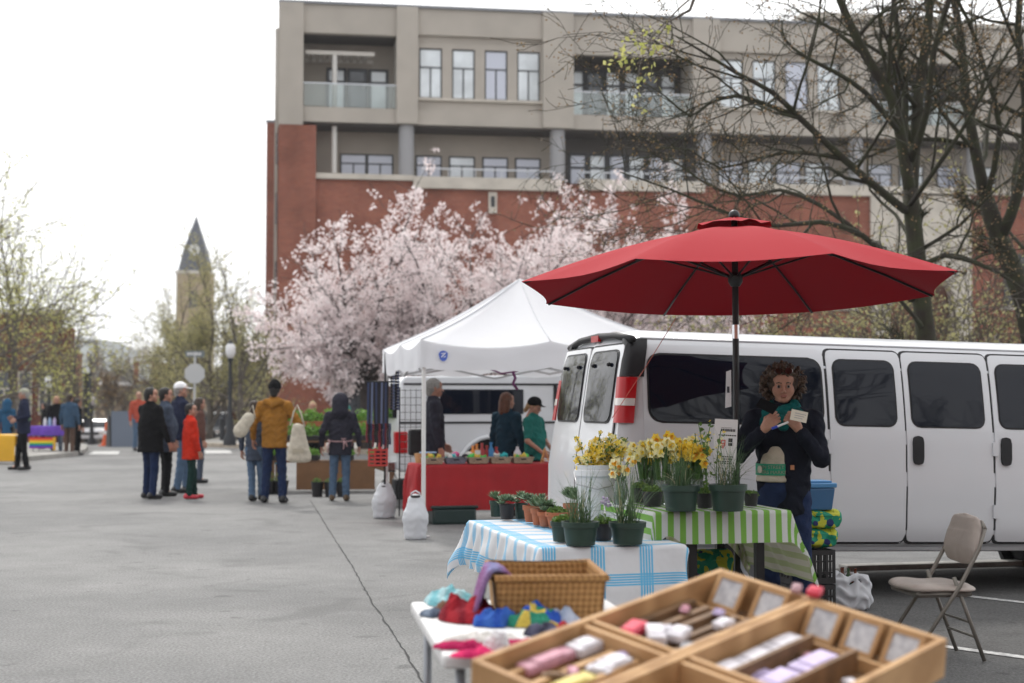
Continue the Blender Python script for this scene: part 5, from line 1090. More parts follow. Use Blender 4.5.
potted(640, 503.5, gt, 'black', .06, .09, 'herb', .045, 24, 'leftmost black pot of seedlings beside the white bucket')
potted(704, 509, gt, 'black', .055, .085, 'bush', .05, 25, 'black pot with a bright green sprig between the two large green pots')
potted(750, 507, gt, 'black', .045, .075, 'herb', .02, 26, 'small nearly empty black pot at the right end of the green cloth')
potted(663, 502, gt, 'black', .06, .09, 'herb', .06, 27, 'black seedling pot hidden behind the large chive pot on the green cloth')
# white bucket of yellow sprays
YEL = leafmat('yellow_petal', (.84, .60, .04), (.86, .70, .12), .35, .5); PALE = leafmat('pale_yellow_petal', (.82, .78, .38), (.88, .85, .58), .4, .5); ORG = leafmat('orange_yellow_cup', (.80, .36, .02), (.82, .45, .04), .25)
bc = Vector(((596 - 512) / 1422 * 9.1, 9.1, PZ + .006)); t = thing('bucket', 'white plastic bucket holding branches of yellow flowers', 'bucket', bc); BW = mat('white_bucket_plastic', (.66, .68, .70), .4, trans=.0)
MB().lathe([(.112, 0), (.128, .30), (.142, .30), (.142, .335), (.133, .34), (.137, .37), (.128, .37), (.12, .30), (.105, .02)], 28, cap=False).lathe([(.002, .01), (.112, .01)], 28, cap=False).build('body', BW, t, 'auto'); MB().tube([(-.143, 0, .32), (-.13, -.10, .25), (0, -.148, .22), (.13, -.10, .25), (.143, 0, .32)], .004, 5).build('handle', TRUSS, t, True)
def spray(name, label, loc, n, h, r, seed, cols=(YEL, PALE), cat='flowers', lean=(0, 0), size=.022, nfl=16, leafn=150, gap=0):
    q = random.Random(seed); t = thing(name, label, cat, loc); mb = MB(); pts = []
    for i in range(n):
        a = q.uniform(0, 6.28); e = q.uniform(.05, .55); d = Vector((math.cos(a) * e * r / .2 + lean[0], math.sin(a) * e * r / .2 + lean[1], 1)).normalized(); L_ = h * q.uniform(.65, 1.1); P = [Vector((math.cos(a) * .04, math.sin(a) * .04, 0))]
        for k in range(5): d = (d + Vector((q.gauss(0, .08), q.gauss(0, .08), -.03))).normalized(); P.append(P[-1] + d * L_ / 5)
        mb.tube(P, .0028, 4, False); pts.append(P)
    mb.build('stems', STEMG, t, True)
    for ci, cm in enumerate(cols):
        V, F = [], []
        for i, P in enumerate(pts):
            for k in range(nfl // len(cols)):
                x = q.uniform(2.4, 4.98); j = int(x); c = P[j].lerp(P[j + 1], x - j) + Vector((q.gauss(0, .012), q.gauss(0, .012), q.gauss(0, .012))); nrm = Vector((q.gauss(0, 1), q.gauss(0, 1) - .4, q.gauss(0, 1) + .3)).normalized(); u, v = frame_axes(nrm); s_ = size * q.uniform(.7, 1.25)
                for m_ in range(5):
                    a = m_ * 1.2566; d = (u * math.cos(a) + v * math.sin(a)); w = nrm.cross(d) * .35; n0 = len(V); V += [c, c + (d * .6 + w + nrm * .2) * s_, c + (d + nrm * .35) * s_, c + (d * .6 - w + nrm * .2) * s_]; F.append((n0, n0 + 1, n0 + 2, n0 + 3))
        mesh_obj('blossoms', V, F, cm, t, False)
    lv = leaves([P for P in pts], leafn, .026, .012, seed, HERB, 'leaves', t)
    return t
spray('flower_branches', 'tall sprays of small yellow blossom standing in the white bucket', bc + Vector((0, 0, .22)), 26, .34, .14, 3, (YEL, PALE, YEL), size=.020, nfl=24, leafn=500, lean=(.10, -.1))
spray('flower_branches', 'loose green branch with few yellow blossoms behind the large pots at the right', Vector(((708 - 512) / 1422 * 8.7, 8.7, gt + .06)), 9, .44, .10, 9, (YEL, PALE), size=.013, nfl=9, leafn=230, lean=(-.02, 0))
JAR = mat('jar_glass', (.75, .80, .80), .05, trans=.9)
def daffs(px, py, Y, n, label, seed, pal, cup, h=.24):
    q = random.Random(seed); z = gt; X = (px - 512) / 1422 * Y; t = thing('daffodil_bunch', label, 'flowers', (X, Y, z), 0, 'bunches of daffodils in glass jars'); MB().lathe([(.038, .0), (.042, .01), (.042, .11), (.034, .13), (.034, .145)], 14, cap=False).build('jar', JAR, t, 'auto'); mb = MB(); heads = []
    zh = at(px, py, Y).z - z
    for i in range(int(n * 1.5)):
        a = q.uniform(0, 6.28); r = .085 * math.sqrt(q.random()); c = Vector((r * math.cos(a), r * math.sin(a), zh + q.uniform(-.045, .045) - r * .3)); mb.tube([(math.cos(a) * .015, math.sin(a) * .015, .01), (math.cos(a) * .02, math.sin(a) * .02, .13), c * .6 + Vector((0, 0, zh * .35)), c], .0035, 5, False); heads.append(c)
    mb.build('stems', STEMG, t, True); V, F = [], []; mc = MB()
    for c in heads:
        nrm = Vector((q.gauss(0, .6), -1 + q.gauss(0, .5), q.gauss(.1, .5))).normalized(); u, v = frame_axes(nrm); s_ = q.uniform(.030, .041)
        for m_ in range(6):
            a = m_ * 1.047; d = u * math.cos(a) + v * math.sin(a); w = nrm.cross(d) * .42; n0 = len(V); V += [c, c + (d * .55 + w + nrm * .1) * s_, c + (d + nrm * .05) * s_, c + (d * .55 - w + nrm * .1) * s_]; F.append((n0, n0 + 1, n0 + 2, n0 + 3))
        mc.tube([c, c + nrm * s_ * .35, c + nrm * s_ * .6], [s_ * .22, s_ * .26, s_ * .40], 8, False)
    mesh_obj('petals', V, F, pal, t, False); mc.build('cups', cup, t, True); V, F = blades(14, .03, zh * 1.0, seed, .15, .008, .03); mesh_obj('leaves', V, F, BLADE, t, True)
daffs(643, 447, 8.75, 16, 'pale cream daffodils leftmost of the jars beside the white bucket', 1, PALE, YEL)
daffs(620, 464, 8.55, 7, 'low bright yellow and cream daffodils drooping in front of the white bucket', 5, PALE, ORG)
daffs(660, 446, 8.6, 16, 'cream and yellow daffodils in the second jar from the bucket', 2, PALE, YEL)
daffs(667, 440, 8.8, 10, 'deep orange yellow daffodils standing tallest in the middle of the row of jars', 3, YEL, ORG)
daffs(680, 449, 8.65, 15, 'golden daffodils directly behind the left large chive pot', 4, YEL, YEL)
daffs(697, 452, 8.7, 11, 'orange yellow daffodils rightmost of the jars', 6, YEL, ORG)
daffs(652, 452, 8.9, 14, 'lemon yellow daffodils at the back between the first and second jars', 8, YEL, YEL)
daffs(688, 443, 8.95, 14, 'pale daffodils at the back right of the row of jars', 9, PALE, YEL)
# small price notices
PAPER = mat('white_paper', (.68, .67, .68), .7); INK = mat('ink_black', (.03, .03, .04), .7); REDI = mat('ink_red', (.55, .08, .06), .7)
c = at(690, 463, 8.95); t = thing('notice', 'small white notice with a green picture standing behind the daffodils', 'notice', (c.x, 8.95, gt), R(-4)); MB().box(-.075, .075, -.002, .002, .12, .33).build('paper', PAPER, t); MB().box(.01, .065, -.004, -.002, .16, .28).build('picture', mat('leaf_print_green', (.25, .5, .12), .7), t); MB().tube([(0, 0, 0), (0, 0, .12)], .005, 5).build('stake', POLEW, t)
c = gnd(606, 541, zt); t = thing('plant_label', 'lilac flower plant label on a white stick beside the leaning grass pot', 'label', (c.x, c.y + .1, zt), 0); MB().tube([(0, 0, 0), (0, 0, .19)], .005, 5).build('stake', POLEW, t, True); mb = MB(); q = random.Random(4)
for i in range(14): mb.ball((q.gauss(0, .014), q.gauss(0, .01), .21 + q.gauss(0, .012)), .009, 5)
mb.build('flower_head', mat('lilac_petal', (.42, .34, .5), .7), t, True)

# ---- umbrella
um = thing('market_umbrella', 'large red market umbrella with black ribs and pole over the plant stall', 'umbrella', (1.452, 9.22, 0), 0)
CANR = nodes_color('red_umbrella_canvas', lambda N, L: mixc(N, L, 0., (.31, .012, .020), (.5, .02, .03)), .85, bump=.12, bscale=5, transl=.03)
BLKM = mat('black_umbrella_metal', (.018, .018, .02), .4, .3)
Rr_ = 1.43; zr, za = 2.255, 2.665; tlt = R(3.4)
def ut(p): p = Vector(p); return Matrix.Rotation(-tlt, 3, 'X') @ Vector((p.x, p.y, p.z - zr)) + Vector((0, 0, zr))
V = []; NRr = 12; NA = 8 * 6
for j in range(NRr + 1):
    f = j / NRr
    for i in range(NA):
        a = 2 * math.pi * i / NA + R(13); k = (i % 6) / 6; rib = R(13) + (i // 6) * math.pi / 4; a0, a1 = rib, rib + math.pi / 4
        p = Vector((math.cos(a0), math.sin(a0), 0)).lerp(Vector((math.cos(a1), math.sin(a1), 0)), k); fl = math.sin(math.pi * k); rr = Rr_ * f * (1 - .045 * fl * f)
        z = za - (za - zr) * (f ** 1.12) + .035 * math.sin(math.pi * f) - .022 * fl * f + (.0)
        V.append(ut((p.x * rr, p.y * rr, z)))
F = [(j * NA + i, (j + 1) * NA + i, (j + 1) * NA + (i + 1) % NA, j * NA + (i + 1) % NA) for j in range(NRr) for i in range(NA)]
mesh_obj('canopy', V, F, CANR, um, True)
V = []
for j in range(4):
    f = j / 3
    for i in range(32): a = 2 * math.pi * i / 32 + R(13); fl = abs(math.sin(4 * (a - R(13)))); V.append(ut((math.cos(a) * (.03 + .22 * f) * (1 - .04 * fl), math.sin(a) * (.03 + .22 * f) * (1 - .04 * fl), za + .055 - .050 * f - .012 * fl * f + .006 * math.sin(i * 2.1))))
mesh_obj('vent_cap', V, [(j * 32 + i, (j + 1) * 32 + i, (j + 1) * 32 + (i + 1) % 32, j * 32 + (i + 1) % 32) for j in range(3) for i in range(32)], CANR, um, True)
MB().tube([(0, 0, .03), (0, 0, 2.20), ut((0, 0, 2.3)), ut((0, 0, za + .05))], .021, 14).build('pole', BLKM, um, 'auto'); MB().lathe([(.024, 1.93), (.024, 2.02)], 14).build('collar', CHR, um, 'auto')
MB().ball(ut((0, 0, za + .075)), .036, 12).build('finial', BLKM, um, True); hub = ut((0, 0, 2.32)); MB().lathe([(.03, 2.27), (.048, 2.30), (.048, 2.34), (.03, 2.36)], 14).build('hub', BLKM, um, 'auto')
for i in range(8):
    a = R(13 + 45 * i); pts = []
    for f in (0.03, .25, .5, .75, .985): z = za - (za - zr) * (f ** 1.12) + .035 * math.sin(math.pi * f) - .014; pts.append(ut((math.cos(a) * Rr_ * f, math.sin(a) * Rr_ * f, z)))
    rb_ = MB().tube(pts, .0085, 6).build('rib', BLKM, um, True); f = .43; z = za - (za - zr) * (f ** 1.12) + .035 * math.sin(math.pi * f) - .02
    MB().tube([hub, ut((math.cos(a) * Rr_ * f, math.sin(a) * Rr_ * f, z))], .0075, 6).build('strut', BLKM, rb_, True)
MB().lathe([(.28, 0), (.28, .05), (.05, .09), (.04, .35), (.025, .36)], 24).build('base', BLKM, um, 'auto')
# cord
a_ = at(676, 318, 10.3); b_ = at(612, 418, 10.35); single(MB().tube([a_, a_.lerp(b_, .5) + Vector((0, 0, -.012)), b_], .0028, 5), 'cord', mat('red_cord', (.45, .10, .07), .7), 'thin red cord running from the umbrella rim down to the van tail lamp', 'cord')
# notices on the pole
c = at(722, 388, 9.1); t = thing('notice', 'narrow white notice taped edge on to the umbrella pole, above the larger one', 'notice', (c.x + .07, 9.17, 0), R(58)); zc = c.z; mb = MB(); mb.add([(-.10, 0, zc - .128), (.0, 0, zc - .118), (.0, 0, zc + .118), (-.08, 0, zc + .105)], [(0, 1, 2, 3)]); mb.build('paper', PAPER, t); MB().box(-.07, -.035, -.003, -.001, zc - .03, zc + .01).build('printed_mark', INK, t)
c = at(727, 444, 8.95); t = thing('notice', 'white notice with a red and a black square mark fixed to the umbrella pole', 'notice', (c.x, 9.02, c.z), R(-5), ry=R(3)); MB().box(-.072, .072, -.002, 0, -.165, .155).build('paper', PAPER, t)
mb = MB(); q = random.Random(6); x = -.032
for w_ in (.010, .012, .004, .010, .012, .009, .010, .008, .008): mb.box(x, x + w_ * .8, -.004, -.002, .078, .094); x += w_ + .001
mb.box(-.03, .036, -.004, -.002, .100, .102)
for z, x0, x1 in ((.050, -.045, .055), (-.085, -.03, .045), (-.10, -.02, .05), (-.115, -.03, .04), (-.127, -.03, .045)):
    x = x0
    while x < x1: w_ = q.uniform(.006, .014); mb.box(x, x + w_, -.004, -.002, z, z + .007); x += w_ + .004
mb.box(.018, .044, -.004, -.002, -.012, .035); mb.build('lettering', INK, t); mb = MB(); mb.box(-.028, .0, -.004, -.002, .018, .024); mb.box(-.028, -.022, -.004, -.002, -.016, .018); mb.box(-.006, .0, -.004, -.002, -.016, .018); mb.box(-.022, -.006, -.004, -.002, -.004, .002); mb.box(-.018, -.010, -.004, -.002, -.03, -.01); mb.build('red_mark', REDI, t)
mb = MB(); mb.box(.020, .042, -.005, -.004, .006, .010); mb.build('white_mark', PAPER, t)
# ------------------------------------------------------------------ things under and beside the plant stall
CRB = mat('black_crate_plastic', (.016, .016, .017), .5)
def crate(name, lab, loc, rz, w, l, h, m, group=None):
    t = thing(name, lab, 'crate', loc, rz, group); mb = MB(); th = .012; n = 7
    mb.box(-w / 2, w / 2, -l / 2, l / 2, 0, .012)
    for y in (-l / 2, l / 2 - th):
        mb.box(-w / 2, w / 2, y, y + th, h - .035, h); mb.box(-w / 2, w / 2, y, y + th, .012, .04)
        for i in range(n): x = -w / 2 + i * (w - .02) / (n - 1); mb.box(x, x + .02, y + .001, y + th - .001, .04, h - .035)
        for k in (1, 2): mb.box(-w / 2 + .02, w / 2 - .02, y + .003, y + th - .003, h * k / 3 - .006, h * k / 3 + .006)
    for x in (-w / 2, w / 2 - th):
        mb.box(x + .0005, x + th - .0005, -l / 2 + th, l / 2 - th, h - .035, h - .0005); mb.box(x + .0005, x + th - .0005, -l / 2 + th, l / 2 - th, .012, .04)
        for i in range(n): y = -l / 2 + th + i * (l - 2 * th - .02) / (n - 1); mb.box(x + .001, x + th - .001, y, y + .02, .04, h - .035)
    mb.build('basket_frame', m, t); return t
cc = Vector(((801 - 512) / 1422 * 10.15, 10.15, 0))
crate('milk_crate', 'bottom black milk crate of the stack behind the vendor', cc, YAW, .34, .34, .245, CRB, 'black crates stacked behind the vendor'); crate('milk_crate', 'upper black milk crate directly under the leaf print bags', cc + Vector((0, 0, .25)), YAW, .34, .34, .235, CRB, 'black crates stacked behind the vendor')
for i, (px, lab) in enumerate(((705, 'black crate on the ground under the left of the green striped cloth'), (738, 'black crate on the ground under the middle of the green striped cloth'))):
    crate('milk_crate', lab, Vector(((px - 512) / 1422 * 8.9, 8.9, 0)), YAW + i * .1, .30, .3, .30, CRB, 'black crates under the green clothed table')
def printbag(N, L):
    tc = N.new('ShaderNodeTexCoord'); v = N.new('ShaderNodeTexVoronoi'); v.inputs['Scale'].default_value = 7.5; L.new(tc.outputs['Object'], v.inputs['Vector']); nz = N.new('ShaderNodeTexNoise'); nz.inputs['Scale'].default_value = 13; L.new(tc.outputs['Object'], nz.inputs['Vector'])
    g = mth(N, L, 'GREATER_THAN', nz.outputs['Fac'], .505); b = mth(N, L, 'LESS_THAN', v.outputs['Distance'], .22); return mixc(N, L, b, mixc(N, L, g, (.50, .52, .05), (.02, .26, .16)), (.03, .04, .14))
PBAG = nodes_color('yellow_green_leaf_print', printbag, .5, bump=.2)
def softbag(lab, loc, rz, w, l, h, m, seed, name='shopping_bag', cat='bag', group=None):
    t = thing(name, lab, cat, loc, rz, group); V, F = sdf_mesh([((-w * .25, 0, h * .3), (w * .25, 0, h * .3), h * .34, h * .34, (1, l / h * 1.2, 1)), ((-w * .32, 0, h * .68), (w * .32, 0, h * .68), h * .3, h * .3, (1, l / h * 1.3, 1))], .012, cuts=[((0, 0, -1), -.0), ((0, 0, 1), h * .95)], k=.06, wob=.006)
    mesh_obj('bag', V, F, m, t); MB().tube([(-.08, -l * .3, h * .9), (-.07, -l * .42, h * .7), (.07, -l * .42, h * .7), (.08, -l * .3, h * .9)], .007, 5).build('handle', m, t, True); return t
c1 = Vector(((814 - 512) / 1422 * 10.15, 10.15, .49)); softbag('lower yellow bag with green leaf print on the black crates behind the vendor', c1, YAW, .30, .26, .15, PBAG, 1, group='leaf print bags'); softbag('upper yellow bag with green leaf print, under the blue box', c1 + Vector((.02, 0, .135)), YAW, .33, .28, .14, PBAG, 2, group='leaf print bags')
softbag('yellow and green leaf print bag lying under the green striped cloth', Vector(((702 - 512) / 1422 * 9.0, 9.0, .40)), YAW, .40, .28, .20, PBAG, 3, group='leaf print bags')
single(MB().box(-.22, .3, -.14, .14, 0, .4), 'storage_box', CRB, 'dark box standing under the green striped table beneath the leaf print bag', 'box', (((702 - 512) / 1422 * 9.0), 9.05, 0), YAW, bevel=.01)
BLT = mat('translucent_blue_plastic', (.05, .17, .36), .25, trans=.25, coat=.3); t = thing('storage_box', 'translucent blue box with lid on top of the leaf print bags behind the vendor', 'box', c1 + Vector((-.02, 0, .27)), YAW); t.scale = (.84, .9, 1)
mb = MB(); mb.add([(-.13, -.10, 0), (.13, -.10, 0), (.13, .10, 0), (-.13, .10, 0), (-.15, -.12, .155), (.15, -.12, .155), (.15, .12, .155), (-.15, .12, .155)], [(3, 2, 1, 0), (4, 5, 6, 7), (0, 1, 5, 4), (1, 2, 6, 5), (2, 3, 7, 6), (3, 0, 4, 7)]); mb.build('body', BLT, t, 'auto', .01)
MB().box(-.162, .162, -.13, .13, .157, .19).build('lid', mat('blue_lid', (.07, .25, .50), .35), t, 'auto', .008); MB().box(-.13, .13, -.10, .10, .19, .205).build('lid_rim', MATS['blue_lid'], t, 'auto', .004)
# plastic bag with bottles
c = gnd(853, 612); c.y += .12; t = thing('plastic_bag', 'crumpled white plastic bag of bottles on the ground by the van', 'bag', (c.x, c.y, 0), .2)
V, F = sdf_mesh([((-.04, 0, .09), (.04, 0, .09), .125, .125), ((-.05, 0, .19), (.05, 0, .20), .10, .10), ((-.13, 0, .21), (-.08, 0, .23), .03, .045), ((.12, 0, .20), (.09, 0, .23), .03, .045)], .008, cuts=[((0, 0, -1), -.003), ((.1, 0, 1), .262)], k=.04, wob=.011, subs=[((0, 0, .27), (0, 0, .24), .085, .085)]); mesh_obj('bag', V, F, BAGM, t)
BRG = mat('brown_bottle_glass', (.12, .03, .01), .1, coat=.6); q = random.Random(9)
for i in range(5): x, y = q.uniform(-.05, .05), q.uniform(-.04, .05); tag(single(MB().lathe([(.028, 0), (.028, .12), (.011, .17), (.011, .20), (.013, .205)], 12), 'bottle', BRG if i else mat('green_bottle', (.03, .08, .03), .1, coat=.6), ['dark green bottle neck sticking out of the crumpled plastic bag', 'brown glass bottle necks poking out of the crumpled plastic bag'][i > 0], 'bottle', (c.x + x, c.y + y, .10), 0, smooth='auto'), group='bottles in the plastic bag'); 
# folding chair, seen from its side and a little behind
CHM = mat('taupe_chair_metal', (.17, .155, .135), .45, .3); CHP = mat('pinkish_beige_vinyl', (.31, .265, .235), .5, nscale=8, namt=.08, bump=.15)
cf = gnd(940, 662); ch = thing('folding_chair', 'padded beige metal folding chair standing alone beside the van', 'chair', (cf.x + .02, cf.y + .10, 0), R(8)); w = .21
# seat faces -x
for y in (-w, w):
    MB().tube([(-.27, y, .015), (.04, y, .45), (.16, y, .66), (.20, y, .78)], .0125, 8).build('leg', CHM, ch, True)       # front foot up to backrest
    MB().tube([(.20, y * .86, .015), (.02, y * .86, .50)], .0125, 8).build('leg', CHM, ch, True)                         # rear leg
MB().tube([(.20, -w, .78), (.205, -w * .8, .815), (.205, w * .8, .815), (.20, w, .78)], .0125, 8).build('top_rail', CHM, ch, True)
for x, y, z in ((-.18, w, .135), (.145, w * .86, .155), (.115, w * .86, .24)): MB().tube([(x, -y, z), (x, y, z)], .008, 6).build('crossbar', CHM, ch, True)
V, F = sdf_mesh([((-.16, -.14, .435), (-.16, .14, .435), .06, .06, (1, 1, .42)), ((.08, -.15, .425), (.08, .15, .425), .06, .06, (1, 1, .42)), ((-.16, -.14, .435), (.08, -.15, .425), .06, .06, (1, 1, .42)), ((-.16, .14, .435), (.08, .15, .425), .06, .06, (1, 1, .42)), ((-.16, 0, .435), (.08, 0, .425), .10, .12, (1, 1, .26))], .008, k=.03, cuts=[((0, 0, -1), -.42)]); mesh_obj('seat', V, F, CHP, ch)
MB().box(-.215, .13, -.195, .195, .385, .424).build('seat_pan', CHM, ch, 'auto', .02)
V, F = sdf_mesh([((.145, -.13, .65), (.145, .13, .65), .05, .05, (.35, 1, 1)), ((.19, -.12, .765), (.19, .12, .765), .05, .05, (.35, 1, 1)), ((.165, -.12, .71), (.165, .12, .71), .068, .068, (.3, 1, 1)), ((.155, 0, .67), (.182, 0, .765), .10, .085, (.2, 1, 1)), ((.145, -.13, .65), (.19, -.12, .765), .05, .05, (.35, 1, 1)), ((.145, .13, .65), (.19, .12, .765), .05, .05, (.35, 1, 1))], .008, k=.03); mesh_obj('backrest', V, F, CHP, ch)
mb = MB(); c = gnd(885, 555.5); MB
kb = single(MB().box(-.9, .9, -.09, .09, 0, .05), 'concrete_slab', CONC, 'low pale concrete strip lying on the ground under the van', 'slab', (((930 - 512) / 1422 * 13.2), 13.2, 0), YAW, bevel=.01)

# ------------------------------------------------------------------ foreground knitwear table
def sit(px, py, z): return gnd(px, py, z)
wt0 = gnd(443, 655, .745); wt = ftable('folding_table', 'white plastic folding table of knitted hats in the foreground', Vector((wt0.x, wt0.y, 0)), R(8.8), .76, 1.18, .745, TOPW, LEGG, rl=.016, th=.045)
def wicker(N, L):
    tc = N.new('ShaderNodeTexCoord'); s = N.new('ShaderNodeSeparateXYZ'); L.new(tc.outputs['Object'], s.inputs[0])
    h = mth(N, L, 'ADD', s.outputs['X'], s.outputs['Y']); a = mth(N, L, 'MULTIPLY', mth(N, L, 'ADD', h, s.outputs['Z']), 150); b = mth(N, L, 'MULTIPLY', mth(N, L, 'SUBTRACT', h, s.outputs['Z']), 150)
    v = mth(N, L, 'MULTIPLY', mth(N, L, 'SINE', a), mth(N, L, 'SINE', b)); f = mth(N, L, 'MULTIPLY_ADD', v, .5, .5); return mixc(N, L, f, (.20, .095, .032), (.44, .25, .095))
WICK = nodes_color('woven_wicker', wicker, .6, bump=.5, bscale=60)
bo = gnd(497, 616, .75); bo = Vector((-.048, 4.98, .747)); bt_ = thing('wicker_basket', 'large rectangular woven basket on the white knitwear table', 'basket', bo, R(4)); bw, bl, bh = .365, .48, .15
V = []; 
def bwall(name, x0, y0, x1, y1, fl=.012):
    mb = MB(); d = Vector((x1 - x0, y1 - y0, 0)).normalized(); n_ = Vector((d.y, -d.x, 0)); A, B = Vector((x0, y0, 0)), Vector((x1, y1, 0)); up = Vector((0, 0, bh)); o_ = n_ * fl - d * 0; th = -n_ * .008
    mb.add([A, B, B + up + o_ + d * fl, A + up + o_ - d * fl, A + th, B + th, B + up + o_ + th + d * fl, A + up + o_ + th - d * fl], [(0, 1, 2, 3), (7, 6, 5, 4), (0, 4, 5, 1), (2, 6, 7, 3), (1, 5, 6, 2), (3, 7, 4, 0)]); return mb.build(name, WICK, bt_, 'auto')
for a, b, c_, d_ in ((0, 0, bw, 0), (bw, 0, bw, bl), (bw, bl, 0, bl), (0, bl, 0, 0)): bwall('side', a, b, c_, d_)
mb = MB(); e = .014; mb.tube([(-e, -e, bh), (bw + e, -e, bh), (bw + e, bl + e, bh), (-e, bl + e, bh), (-e, -e, bh)], .013, 7, False); mb.build('rim', WICK, bt_, True); MB().box(0, bw, 0, bl, 0, .008).build('base', WICK, bt_)
def knit(N, L, c1, c2, k=90):
    tc = N.new('ShaderNodeTexCoord'); s = N.new('ShaderNodeSeparateXYZ'); L.new(tc.outputs['Object'], s.inputs[0]); nz = N.new('ShaderNodeTexNoise'); nz.inputs['Scale'].default_value = 9; L.new(tc.outputs['Object'], nz.inputs['Vector'])
    v = mth(N, L, 'SINE', mth(N, L, 'MULTIPLY', mth(N, L, 'ADD', s.outputs['X'], mth(N, L, 'MULTIPLY', nz.outputs['Fac'], .08)), k)); return mixc(N, L, mth(N, L, 'MULTIPLY_ADD', v, .5, .5), c1, c2)
def KM(name, c1, c2, k=90): return nodes_color(name, lambda N, L: knit(N, L, c1, c2, k), .95, bump=.8, bscale=90)
def woolly(name, lab, cat, px, py, z, blobs, m, seed=0, rz=0., group=None):
    c = gnd(px, py, z); V, F = sdf_mesh(blobs, .007, cuts=[((0, 0, -1), 0)], k=.03, wob=.006); o = mesh_obj(name, V, F, m); o.location = (c.x, c.y, z); o.rotation_euler[2] = rz; return tag(o, lab, cat, group)
import mathutils.noise as MN
def rumple(name, lab, cat, px, py, wx, wy, h, m, seed, rz=0., group=None):
    c = gnd(px, py, .747); c.y += wy * .5; c.x = (px - 512) / 1422 * c.y; V = []; nr, na = 12, 40
    for j in range(nr + 1):
        f = j / nr
        for i in range(na):
            a = 2 * math.pi * i / na; o = 1 + .28 * MN.noise(Vector((math.cos(a) * 1.3, math.sin(a) * 1.3, seed * 3.1))) + .10 * MN.noise(Vector((math.cos(a) * 4, math.sin(a) * 4, seed * 1.7))); x, y = math.cos(a) * f * o * wx / 2, math.sin(a) * f * o * wy / 2
            n_ = abs(MN.noise(Vector((x * 17, y * 17, seed)))) * 1.6 + .5 * abs(MN.noise(Vector((x * 40, y * 40, seed + 5)))); z = h * (max(0, 1 - f ** 2.6)) ** .5 * (.55 + .75 * n_)
            V.append((x, y, z + .001))
    F = [(j * na + i, (j + 1) * na + i, (j + 1) * na + (i + 1) % na, j * na + (i + 1) % na) for j in range(nr) for i in range(na)]
    o = mesh_obj(name, V, F, m, None, True); o.location = (c.x, c.y, .747); o.rotation_euler[2] = rz; return tag(o, lab, cat, group)
Z = .748
rumple('knitted_hat', 'pale teal knitted hat at the back left corner of the white table', 'hat', 449, 606, .20, .22, .045, KM('teal_knit', (.16, .40, .45), (.35, .52, .55)), 2)
rumple('knitted_hat', 'brown knitted hat squeezed between the teal and the dark red ones', 'hat', 447, 616, .12, .13, .04, KM('brown_knit', (.25, .14, .08), (.16, .09, .06)), 3)
rumple('knitted_sock', 'dark patterned knitted piece at the left edge of the white table', 'knitwear', 434, 618, .09, .14, .025, KM('slate_knit', (.06, .08, .12), (.16, .2, .26)), 4)
rumple('knitted_hat', 'crumpled dark red knitted hat at the left of the wicker basket', 'hat', 468, 624, .22, .24, .075, KM('dark_red_knit', (.34, .02, .03), (.18, .01, .02)), 1)
rumple('knitted_hat', 'bright blue knitted hat in front of the wicker basket', 'hat', 496, 628, .15, .15, .06, KM('blue_knit', (.02, .07, .34), (.04, .12, .42)), 5)
rumple('knitted_hat', 'blue hat with yellow and green patches in front of the wicker basket', 'hat', 533, 628, .20, .15, .055, nodes_color('patched_blue_yellow_knit', lambda N, L: (lambda tc, v: (L.new(tc.outputs['Object'], v.inputs['Vector']), setattr(v.inputs['Scale'], 'default_value', 16), mixc(N, L, mth(N, L, 'GREATER_THAN', v.outputs['Color'], .62), mixc(N, L, mth(N, L, 'LESS_THAN', v.outputs['Color'], .3), (.02, .07, .34), (.03, .22, .14)), (.55, .42, .08)))[2])(N.new('ShaderNodeTexCoord'), N.new('ShaderNodeTexVoronoi')), .95, bump=.8, bscale=90), 6)
rumple('knitted_hat', 'pale blue grey knitted hat right of the patterned blue hat', 'hat', 560, 625, .15, .14, .05, KM('pale_blue_knit', (.30, .36, .48), (.42, .46, .56)), 7)
rumple('knitted_piece', 'black and grey knitted piece next to the patterned blue hat', 'knitwear', 541, 637, .12, .09, .04, KM('charcoal_knit', (.03, .03, .05), (.09, .09, .14)), 8)
rumple('knitted_piece', 'bright red knitted piece at the right of the pile beside the wooden tray', 'knitwear', 556, 634, .10, .08, .03, MATS['dark_red_knit'], 9)
rumple('knitted_scarf', 'flat off white knitted piece lying across the white table', 'scarf', 484, 643, .26, .10, .022, KM('cream_knit', (.52, .50, .47), (.62, .60, .57)), 10, -.08)
rumple('knitted_ball', 'round white woollen ball at the front of the knitwear', 'knitwear', 497, 654, .085, .085, .055, KM('white_wool', (.62, .60, .62), (.72, .7, .7)), 11)
rumple('knitted_slipper', 'crimson knitted slipper at the left, behind the brighter pink one', 'slipper', 462, 650, .19, .08, .022, KM('crimson_knit', (.42, .015, .09), (.33, .01, .07)), 12)
rumple('knitted_slipper', 'hot pink knitted slipper at the front edge of the white table', 'slipper', 476, 659, .17, .08, .022, KM('hot_pink_knit', (.62, .03, .13), (.5, .02, .11)), 13, .1)
rumple('knitted_slipper', 'crimson knitted slipper partly hidden behind the white wool ball', 'slipper', 521, 647, .14, .08, .022, MATS['crimson_knit'], 14)
